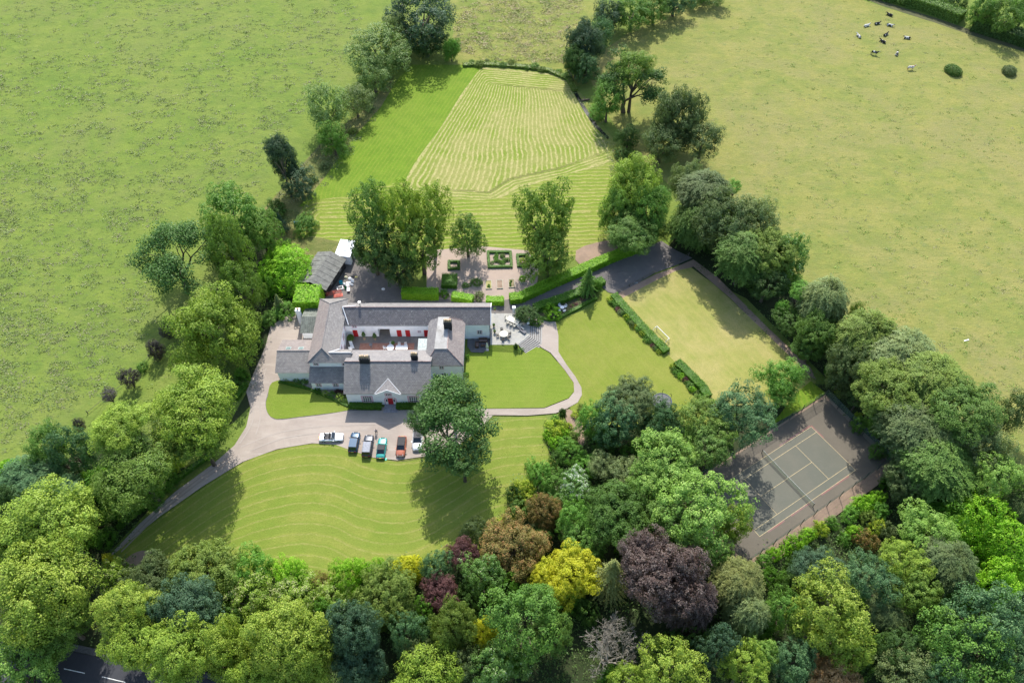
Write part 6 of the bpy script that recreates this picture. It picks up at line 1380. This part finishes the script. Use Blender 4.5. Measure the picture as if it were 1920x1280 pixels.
# ------------------------------------------------------------------ person bending forward, white shirt and dark trousers
def skinned(name, pts, edges, mat, parent=None, sub=2, root=0):
    me = bpy.data.meshes.new(name); me.from_pydata([p[:3] for p in pts], edges, []); o = bpy.data.objects.new(name, me); COL.objects.link(o)
    o.modifiers.new('skin', 'SKIN'); me.skin_vertices.new() if len(me.skin_vertices) == 0 else None
    for i, p in enumerate(pts):
        sv = me.skin_vertices[0].data[i]; sv.radius = (p[3], p[4] if len(p) > 4 else p[3]); sv.use_root = i == root
    s = o.modifiers.new('sub', 'SUBSURF'); s.levels = sub; s.render_levels = sub
    me.materials.append(mat)
    if parent: o.parent = parent
    return o
SKIN = plain('skin', (.50, .30, .21), .6, var=.05); SHIRT = plain('white_shirt', (.72, .74, .8), .8, var=.06); TROU = plain('black_trousers', (.025, .025, .03), .8); HAIR = plain('dark_hair', (.03, .02, .015), .7)
def person(px_, py_, rz, label):
    p = at(px_, py_); e = empty('person', (p.x, p.y, 0), rz, label=label, cat='person')
    # faces +X ; walking, leaning a little forward
    J = [(0, 0, .95, .13, .16), (.04, 0, 1.12, .12, .15), (.09, 0, 1.30, .12, .17), (.12, 0, 1.42, .10, .15), (.14, 0, 1.50, .05), (.16, 0, 1.56, .055), (.18, 0, 1.66, .085, .075), (.18, 0, 1.74, .07, .065),
         (.11, .17, 1.41, .055), (.10, .22, 1.16, .042), (.30, .22, .98, .034), (.11, -.17, 1.41, .055), (.02, -.24, 1.16, .042), (.22, -.22, .97, .034),
         (0, .09, .90, .085), (.16, .10, .52, .06), (.06, .10, .10, .042), (.20, .10, .045, .04), (0, -.09, .90, .085), (-.02, -.10, .50, .06), (-.24, -.10, .12, .042), (-.10, -.10, .045, .04)]
    E_ = [(0, 1), (1, 2), (2, 3), (3, 4), (4, 5), (5, 6), (6, 7), (3, 8), (8, 9), (9, 10), (3, 11), (11, 12), (12, 13), (0, 14), (14, 15), (15, 16), (16, 17), (0, 18), (18, 19), (19, 20), (20, 21)]
    for hx, hy, i in ((.30, .22, 10), (.22, -.22, 13)):
        z = J[i][2]; k = len(J); J.append((hx + .07, hy, z - .05, .026, .036)); E_.append((i, k))
        for f_, (dx, dy, L) in enumerate(((.03, .03, .07), (.035, .012, .08), (.035, -.008, .075), (.03, -.028, .06), (.0, .045, .045))):
            J.append((hx + .07 + dx, hy + dy, z - .07, .009)); E_.append((k, len(J) - 1)); J.append((hx + .07 + dx + L * .5, hy + dy, z - .07 - L * .7, .008)); E_.append((len(J) - 2, len(J) - 1))
    skinned('body', J, E_, SKIN, e)
    skinned('shirt', [(0, 0, .98, .155, .185), (.04, 0, 1.12, .145, .175), (.09, 0, 1.30, .145, .19), (.12, 0, 1.425, .11, .16), (.11, .17, 1.41, .07), (.10, .22, 1.18, .058), (.11, -.17, 1.41, .07), (.02, -.24, 1.18, .058)], [(0, 1), (1, 2), (2, 3), (3, 4), (4, 5), (3, 6), (6, 7)], SHIRT, e)
    skinned('trousers', [(0, 0, .97, .15, .18), (0, .09, .88, .105), (.16, .10, .52, .078), (.06, .10, .13, .062), (0, -.09, .88, .105), (-.02, -.10, .50, .078), (-.24, -.10, .15, .062)], [(0, 1), (1, 2), (2, 3), (0, 4), (4, 5), (5, 6)], TROU, e)
    skinned('hair', [(.13, 0, 1.66, .07, .075), (.16, 0, 1.76, .085, .08), (.20, 0, 1.80, .05)], [(0, 1), (1, 2)], HAIR, e)
    for s, x in ((.10, .13), (-.10, -.17)):
        b = MB(); b.box(x - .1, s - .045, 0, x + .16, s + .045, .08); b.build('shoe', IRON, parent=e, bevel=.02)
    return e
person(706, 812, -1.1, 'person in white shirt and black trousers walking towards the parked cars')

# ------------------------------------------------------------------ cows lying and standing in the far pasture
def cow_mat(name, a, b_, th, sc_=1.1, off=0.):
    t = NT(name); P = t.pos(); mp = t.n('Mapping'); t.l(P, mp.inputs[0]); mp.inputs['Location'].default_value = (off, off * .7, 0)
    return t.pbr(t.mix(t.ramp(t.noise(sc_, 1, .5, mp.outputs[0]), th - .015, th + .015), a, b_), .8, .15)
WH, BK, BR = (.55, .53, .50), (.018, .017, .018), (.34, .12, .06)
CM_ = {'wb': [cow_mat('white_cow_coat_%d' % i, WH, BK, .50, 1.7, i * 3.1) for i in range(4)], 'bk': [cow_mat('black_cow_coat_%d' % i, BK, WH, .60, 1.5, i * 2.3) for i in range(3)], 'rw': [cow_mat('red_and_white_cow_coat', WH, BR, .52, 1.5, 1.)], 'w': [cow_mat('white_coat', WH, BK, .72)]}
def cow(px_, py_, rz, coat, i, label, lying=True):
    p = at(px_, py_); e = empty('cow', (p.x, p.y, 0), rz, label=label, cat='cow', group='cows resting in the dry pasture'); e.scale = (.88, .88, .88)
    z = .42 if lying else .98
    J = [(-.95, 0, z + .08, .20), (-.80, 0, z + .04, .32, .33), (-.35, 0, z, .36, .42), (.25, 0, z, .37, .42), (.70, 0, z + .06, .30, .32), (.98, 0, z + .24, .19), (1.25, .04, z + .46, .14), (1.50, .12, z + .42, .12), (1.72, .18, z + .30, .075)]
    E_ = [(k, k + 1) for k in range(8)]
    def leg(a, pts):
        for q in pts: J.append(q); E_.append((a, len(J) - 1)); a = len(J) - 1
    if lying:
        leg(4, [(.85, .30, .26, .10), (1.15, .34, .12, .07), (.85, .36, .07, .055)]); leg(4, [(.80, -.30, .24, .10), (1.05, -.36, .10, .07), (.75, -.38, .07, .055)])
        leg(1, [(-.55, .40, .26, .15), (-.15, .52, .12, .08), (-.45, .58, .07, .055)]); leg(1, [(-.60, -.36, .24, .15), (-.30, -.50, .12, .08), (-.10, -.62, .07, .055)])
    else:
        for y in (.2, -.2): leg(4, [(.66, y, .62, .11), (.68, y, .34, .065), (.66, y, .06, .06)]); leg(1, [(-.72, y, .66, .14), (-.88, y, .42, .07), (-.80, y, .06, .06)])
    skinned('body', J, E_, CM_[coat][i % len(CM_[coat])], e, root=2)
    for s in (-1, 1):
        b = MB(); b.slab([(1.32, .07 + s * .1, z + .50), (1.25, .07 + s * .28, z + .50), (1.36, .07 + s * .28, z + .46), (1.42, .07 + s * .1, z + .46)][::s], .03); b.build('ear', CM_['bk'][0], parent=e)
    b = MB(); b.tube([(-1.1, 0, z + .2), (-1.2, .03, z * .7), (-1.18, .06, max(z - .6, .08))], [.04, .03, .05], 6); b.build('tail', CM_[coat][0], parent=e)
for i, (x, y, r, c, l, ly) in enumerate(((1668, 30, 2.4, 'bk', 'black and white cow, highest of the herd', True), (1624, 50, .35, 'w', 'nearly all-white cow at the upper left of the herd', True), (1644, 46, .3, 'bk', 'black cow right of the all-white one', True), (1667, 49, -.5, 'wb', 'white cow with few black patches below the highest cow', True), (1610, 70, 1.9, 'wb', 'black-patched white cow, leftmost of the herd', True), (1660, 67, .7, 'bk', 'black cow in the middle of the herd', True), (1655, 80, 2.2, 'bk', 'black cow with white flank under the middle one', True), (1701, 73, 2.9, 'wb', 'white and black cow, rightmost of the herd', True), (1638, 103, -.4, 'bk', 'black cow alone at the lower left of the herd', False), (1681, 103, 1.1, 'wb', 'white cow with a dark head at the lower right of the herd', True), (1706, 131, .1, 'rw', 'red and white cow, lowest of the herd', False))): cow(x, y, r, c, i, l, ly)

# ------------------------------------------------------------------ dome tent with hoops, goal, court furniture
p = at(1240, 757); e = empty('trampoline', (p.x, p.y, 0), label='dark round trampoline with curved poles half hidden by the trees', cat='trampoline')
b = MB(); b.tube([(0, 0, .85), (0, 0, .92)], 1.75, 28); b.build('mat', plain('black_trampoline_mat', (.03, .035, .05), .5), parent=e); b = MB()
for k in range(28):
    a = 6.283 * k / 28; c = 6.283 * (k + 1) / 28; b.tube([(1.85 * math.cos(a), 1.85 * math.sin(a), .93), (1.85 * math.cos(c), 1.85 * math.sin(c), .93)], .09, 5, cap=False)
b.build('rim_pad', plain('dark_blue_pad', (.10, .13, .20), .4), parent=e)
for k in range(6):
    a = 6.283 * k / 6 + .4; c_, s_ = math.cos(a), math.sin(a); b = MB(); b.tube([(1.9 * c_, 1.9 * s_, 0), (1.95 * c_, 1.95 * s_, 1.4), (1.85 * c_, 1.85 * s_, 2.2), (1.45 * c_, 1.45 * s_, 2.7)], .045, 6); b.build('pole', IRON, parent=e)
q0, q1 = at(1230.6, 617), at(1253.6, 640); M_, L_ = frame(q0, q1)
e = empty('football_goal', (q0.x, q0.y, 0), math.atan2(q1.y - q0.y, q1.x - q0.x), label='small white football goal at the edge of the dry paddock', cat='goal')
b = MB(); b.tube([(0, 0, 0), (0, 0, 1.0), (L_, 0, 1.0), (L_, 0, 0)], .07, 6); b.build('frame', OW, parent=e)
for x in (0, L_): b = MB(); b.tube([(x, 0, 1.0), (x, -.5 * 0 - .55, .95), (x, -1.1, 0)], .05, 6); b.build('stay', OW, parent=e)
# net
b = MB(); na, nb_ = CM(-.95, 11.885), CM(11.92, 11.885); e = empty('tennis_net', (na.x, na.y, LV[0]), label='sagging green tennis net across the hard court', cat='net')
dv = nb_ - na; b = MB(); nseg = 70
for k in range(nseg + 1):
    q = dv * (k / nseg); top_ = 1.06 - .14 * math.sin(math.pi * k / nseg); b.tube([(q.x, q.y, .04), (q.x, q.y, top_)], .010, 4, cap=False)
for k in range(7):
    z = .08 + k * .14; b.tube([tuple(dv * (j / 12)) [:2] + (z * (1 - .13 * math.sin(math.pi * j / 12)),) for j in range(13)], .010, 4, cap=False)
b.build('mesh', plain('green_net_cord', (.06, .12, .07), .8), parent=e)
b = MB(); b.tube([tuple(dv * (j / 16))[:2] + (1.07 - .14 * math.sin(math.pi * j / 16),) for j in range(17)], .03, 6); b.build('top_band', plain('grey_net_band', (.42, .44, .42), .7), parent=e)
for q, m_ in ((Vector((0, 0, 0)), IRON), (dv, IRON)): b = MB(); b.tube([(q.x, q.y, 0), (q.x, q.y, 1.15)], .06, 8); b.build('post', m_, parent=e)
b = MB(); q = dv * .5; b.tube([(q.x, q.y, 0), (q.x, q.y, .93)], .03, 5); b.build('centre_strap', OW, parent=e)
# court fence of posts and wire, four sides
gp = plain('green_fence_post', (.035, .06, .055), .6)
def wire_mat():
    t = NT('fence_wire_mesh'); uv = t.n('TexCoord').outputs['UV']; mp = t.n('Mapping'); t.l(uv, mp.inputs[0]); mp.inputs['Rotation'].default_value[2] = math.radians(45)
    s = t.n('SeparateXYZ'); t.l(mp.outputs[0], s.inputs[0])
    def ln(o): return t.math('LESS_THAN', t.math('ABSOLUTE', t.math('SUBTRACT', t.math('FRACT', t.math('MULTIPLY', o, 12.)), .5)), .07)
    m = t.math('MAXIMUM', ln(s.outputs[0]), ln(s.outputs[1])); p = t.n('BsdfPrincipled'); p.inputs['Base Color'].default_value = (.16, .24, .22, 1); tr = t.n('BsdfTransparent'); ms = t.n('MixShader')
    t.l(m, ms.inputs[0]); t.l(tr.outputs[0], ms.inputs[1]); t.l(p.outputs[0], ms.inputs[2]); t.l(ms.outputs[0], t.out.inputs[0]); return t.m
WIRE = wire_mat(); FH = 2.75
def fence(p0, p1, n, label, tape=False, zb=0.):
    M_, L_ = frame(p0, p1); e = empty('court_fence', (p0.x, p0.y, 0), math.atan2(p1.y - p0.y, p1.x - p0.x), label=label, cat='fence')
    for k in range(n + 1): b = MB(); b.tube([(L_ * k / n, 0, 0), (L_ * k / n, 0, FH)], .06, 6); b.build('post', gp, parent=e)
    b = MB()
    for z in (.05, FH / 2, FH - .05): b.tube([(0, 0, z), (L_, 0, z)], .018, 4)
    b.build('straining_wire', gp, parent=e); b = MB(); b.poly([(0, .03, .05), (L_, .03, .05), (L_, .03, FH - .04), (0, .03, FH - .04)]); b.build('wire_mesh', WIRE, parent=e)
    return e
ce = [cT - uu * .1 - vv_ * .1, cR + uu * 2.0 * 0 + uu * .15, cB + uu * .15, cL - uu * .1]
fence(ce[0], ce[1], 5, 'wire court fence on the right side under the weeping trees'); fence(ce[1], ce[2], 11, 'long wire court fence beside the rhododendron row'); fence(ce[0], ce[3], 11, 'wire court fence between the court and the light green tree'); fence(ce[3], ce[2], 5, 'wire court fence on the wood side')
# rustic fence and gate of the back yard
def rail_fence(pts, h_, label, name='rail_fence', n_per=2.2, mat=None, rails=2):
    W = [at(*p) for p in pts]; e = empty(name, (W[0].x, W[0].y, 0), label=label, cat='fence'); o = W[0]; m_ = mat or plain('weathered_fence_wood', (.12, .105, .085), .9)
    for a, c in zip(W[:-1], W[1:]):
        n = max(1, int((c - a).length / n_per))
        for k in range(n + (c is W[-1])): q = a.lerp(c, k / n) - o; b = MB(); b.box(q.x - .06, q.y - .06, 0, q.x + .06, q.y + .06, h_); b.build('post', m_, parent=e)
    for r in range(rails):
        z = h_ * (.5 + .42 * r); b = MB()
        for a, c in zip(W[:-1], W[1:]): a2, c2 = a - o, c - o; b.tube([(a2.x, a2.y, z), (c2.x, c2.y, z)], .04, 5)
        b.build('rail', m_, parent=e)
rail_fence([(1158, 549), (1180, 537), (1205, 524), (1228, 512)], .8, 'low wooden rail fence between the back yard and the paddock'); rail_fence([(1254, 500), (1275, 491), (1291, 480)], 1.1, 'short wooden fence right of the paddock gate')
rail_fence([(1247, 500), (1257, 488)], 1.2, 'open wooden paddock gate at the end of the back yard', 'wooden_gate', 3, rails=2)
rail_fence([(165, 775), (240, 715), (280, 670), (312, 625)], 1.0, 'thin wire fence along the purple plums', 'wire_fence', 3.2, rails=1); rail_fence([(494, 404), (540, 347), (600, 278)], 1.0, 'thin wire fence along the dirt track of the left field', 'wire_fence', 3.2, rails=1)
for (x, y, l) in ((1192, 531, 'grey stone block lying against the low rail fence'),): lumpy('stone_block', x, y, (.5, .2, .2), ALU, l, 'stone', 8)
b = MB(); b.slab([(0, 0, .12), (1.6, .5, .15), (1.5, .8, .15), (-.1, .3, .12)], .08); o = b.build('white_trough', OW, label='thin white trough lying alone in the right pasture', cat='trough'); p = at(1808, 640); o.location = (p.x, p.y, 0); o.scale = (.7, .7, .7)
b = MB(); b.tube([(0, 0, .25), (2.2, .3, .35)], [.3, .22], 8); b.tube([(.7, .1, .4), (1.0, 1.0, .9)], [.1, .04], 6); o = b.build('fallen_log', BARK, label='fallen log on the stream bank beside the hayfield', cat='log'); p = at(1090, 190); o.location = (p.x, p.y, 0)

# ------------------------------------------------------------------ tussocks of the pastures and meadow
def tussocks(name, px, n, size, cols, seed, dens=None, hfac=.22, lf=.34, k=15, group=None, label=None):
    R = np.random.default_rng(seed); P = [at(*p) for p in px]; A = np.array([(p.x, p.y) for p in P])
    # pick points evenly in the picture, so far tussocks are not wasted
    q = np.array(px, float); pts = []
    while len(pts) < n:
        m = 20000; X = R.uniform(q[:, 0].min(), q[:, 0].max(), m); Y = R.uniform(q[:, 1].min(), q[:, 1].max(), m); ins = np.zeros(m, bool)
        for i in range(len(q)):
            x1, y1 = q[i]; x2, y2 = q[i - 1]
            if y1 == y2: continue
            c = (y1 > Y) != (y2 > Y); ins ^= c & (X < (x2 - x1) * (Y - y1) / (y2 - y1) + x1)
        for x, y in zip(X[ins], Y[ins]):
            p = at(x, y); f = math.sin(p.x * .21 + 2 * math.sin(p.y * .13)) * math.sin(p.y * .27 + 1.7 * math.sin(p.x * .17)) + .5 * math.sin(p.x * .7 + p.y * .3)
            if R.random() < .25 + .75 * max(0, min(1, .4 + f)): pts.append((p.x, p.y))
            if len(pts) >= n: break
    pts = np.array(pts); idx = np.repeat(np.arange(n), k); sz = size * (.35 + 1.1 * R.random(n) ** 2.2)
    off = R.normal(0, 1, (n * k, 2)) * (sz[idx] * .42)[:, None] * [1.25, .8]
    C = np.column_stack([pts[idx] + off, sz[idx] * hfac * (.15 + .35 * R.random(n * k))])
    N = np.column_stack([R.normal(0, .5, (n * k, 2)), np.ones(n * k)]); v = .6 * R.random(n)[idx] + .4 * R.random(n * k)
    me = leaf_mesh(name, C, N, sz[idx] * lf, v, R.random(n)[idx], jit=.18, R=R, asp=.5)
    return link(name, me, cols, None, kind='stuff', label=label)
tl = foliage('tussock_green', (.165, .235, .066), (.27, .28, .13), .35, .1); te = foliage('tussock_bright', (.165, .245, .045), (.28, .26, .12), .2, .1); tm = foliage('tussock_tan', (.18, .22, .06), (.38, .31, .16), .5, .1); tw = foliage('wood_undergrowth', (.06, .115, .025), (.12, .19, .05), .3, .2)
tussocks('undergrowth_plants', [(-20, 900), (150, 840), (330, 740), (430, 540), (540, 480), (480, 700), (380, 850), (210, 1040), (420, 1085), (700, 1085), (900, 1010), (960, 920), (1080, 800), (1330, 750), (1320, 900), (1380, 1060), (1500, 1010), (1660, 920), (1660, 860), (1540, 740), (1420, 620), (1260, 450), (1400, 420), (1700, 700), (1940, 900), (1940, 1300), (520, 1300), (400, 1240), (-20, 1150)], 4200, 2.0, tw, 11, hfac=1.0, lf=.16, k=30)
tussocks('grass_tussocks', [(-20, -30), (705, -30), (650, 130), (570, 200), (480, 380), (380, 360), (250, 440), (300, 600), (180, 740), (-20, 870)], 8500, .85, tl, 1)
tussocks('pasture_tufts', [(1440, -20), (1600, 5), (1940, 110), (1940, 900), (1840, 760), (1650, 620), (1480, 420), (1370, 320), (1250, 200), (1250, 60)], 3000, .65, te, 2)
tussocks('meadow_tufts', [(865, -20), (1100, -20), (1060, 120), (900, 112), (850, 90)], 2600, 1.0, tm, 3)
tussocks('weed_tufts', [(545, 470), (640, 470), (655, 490), (600, 500), (545, 490)], 300, .7, tm, 4); tussocks('verge_weeds', [(490, 405), (600, 275), (735, 150), (700, 225), (600, 370), (560, 420)], 700, .9, tl, 5)
tussocks('bank_weeds', [(245, 770), (330, 660), (470, 700), (380, 850), (320, 880), (170, 790)], 500, .9, te, 6); tussocks('garden_weeds', [(1060, 140), (1110, 200), (1165, 290), (1165, 410), (1140, 300), (1080, 185)], 500, .8, tl, 7)
# hay lying in the rows
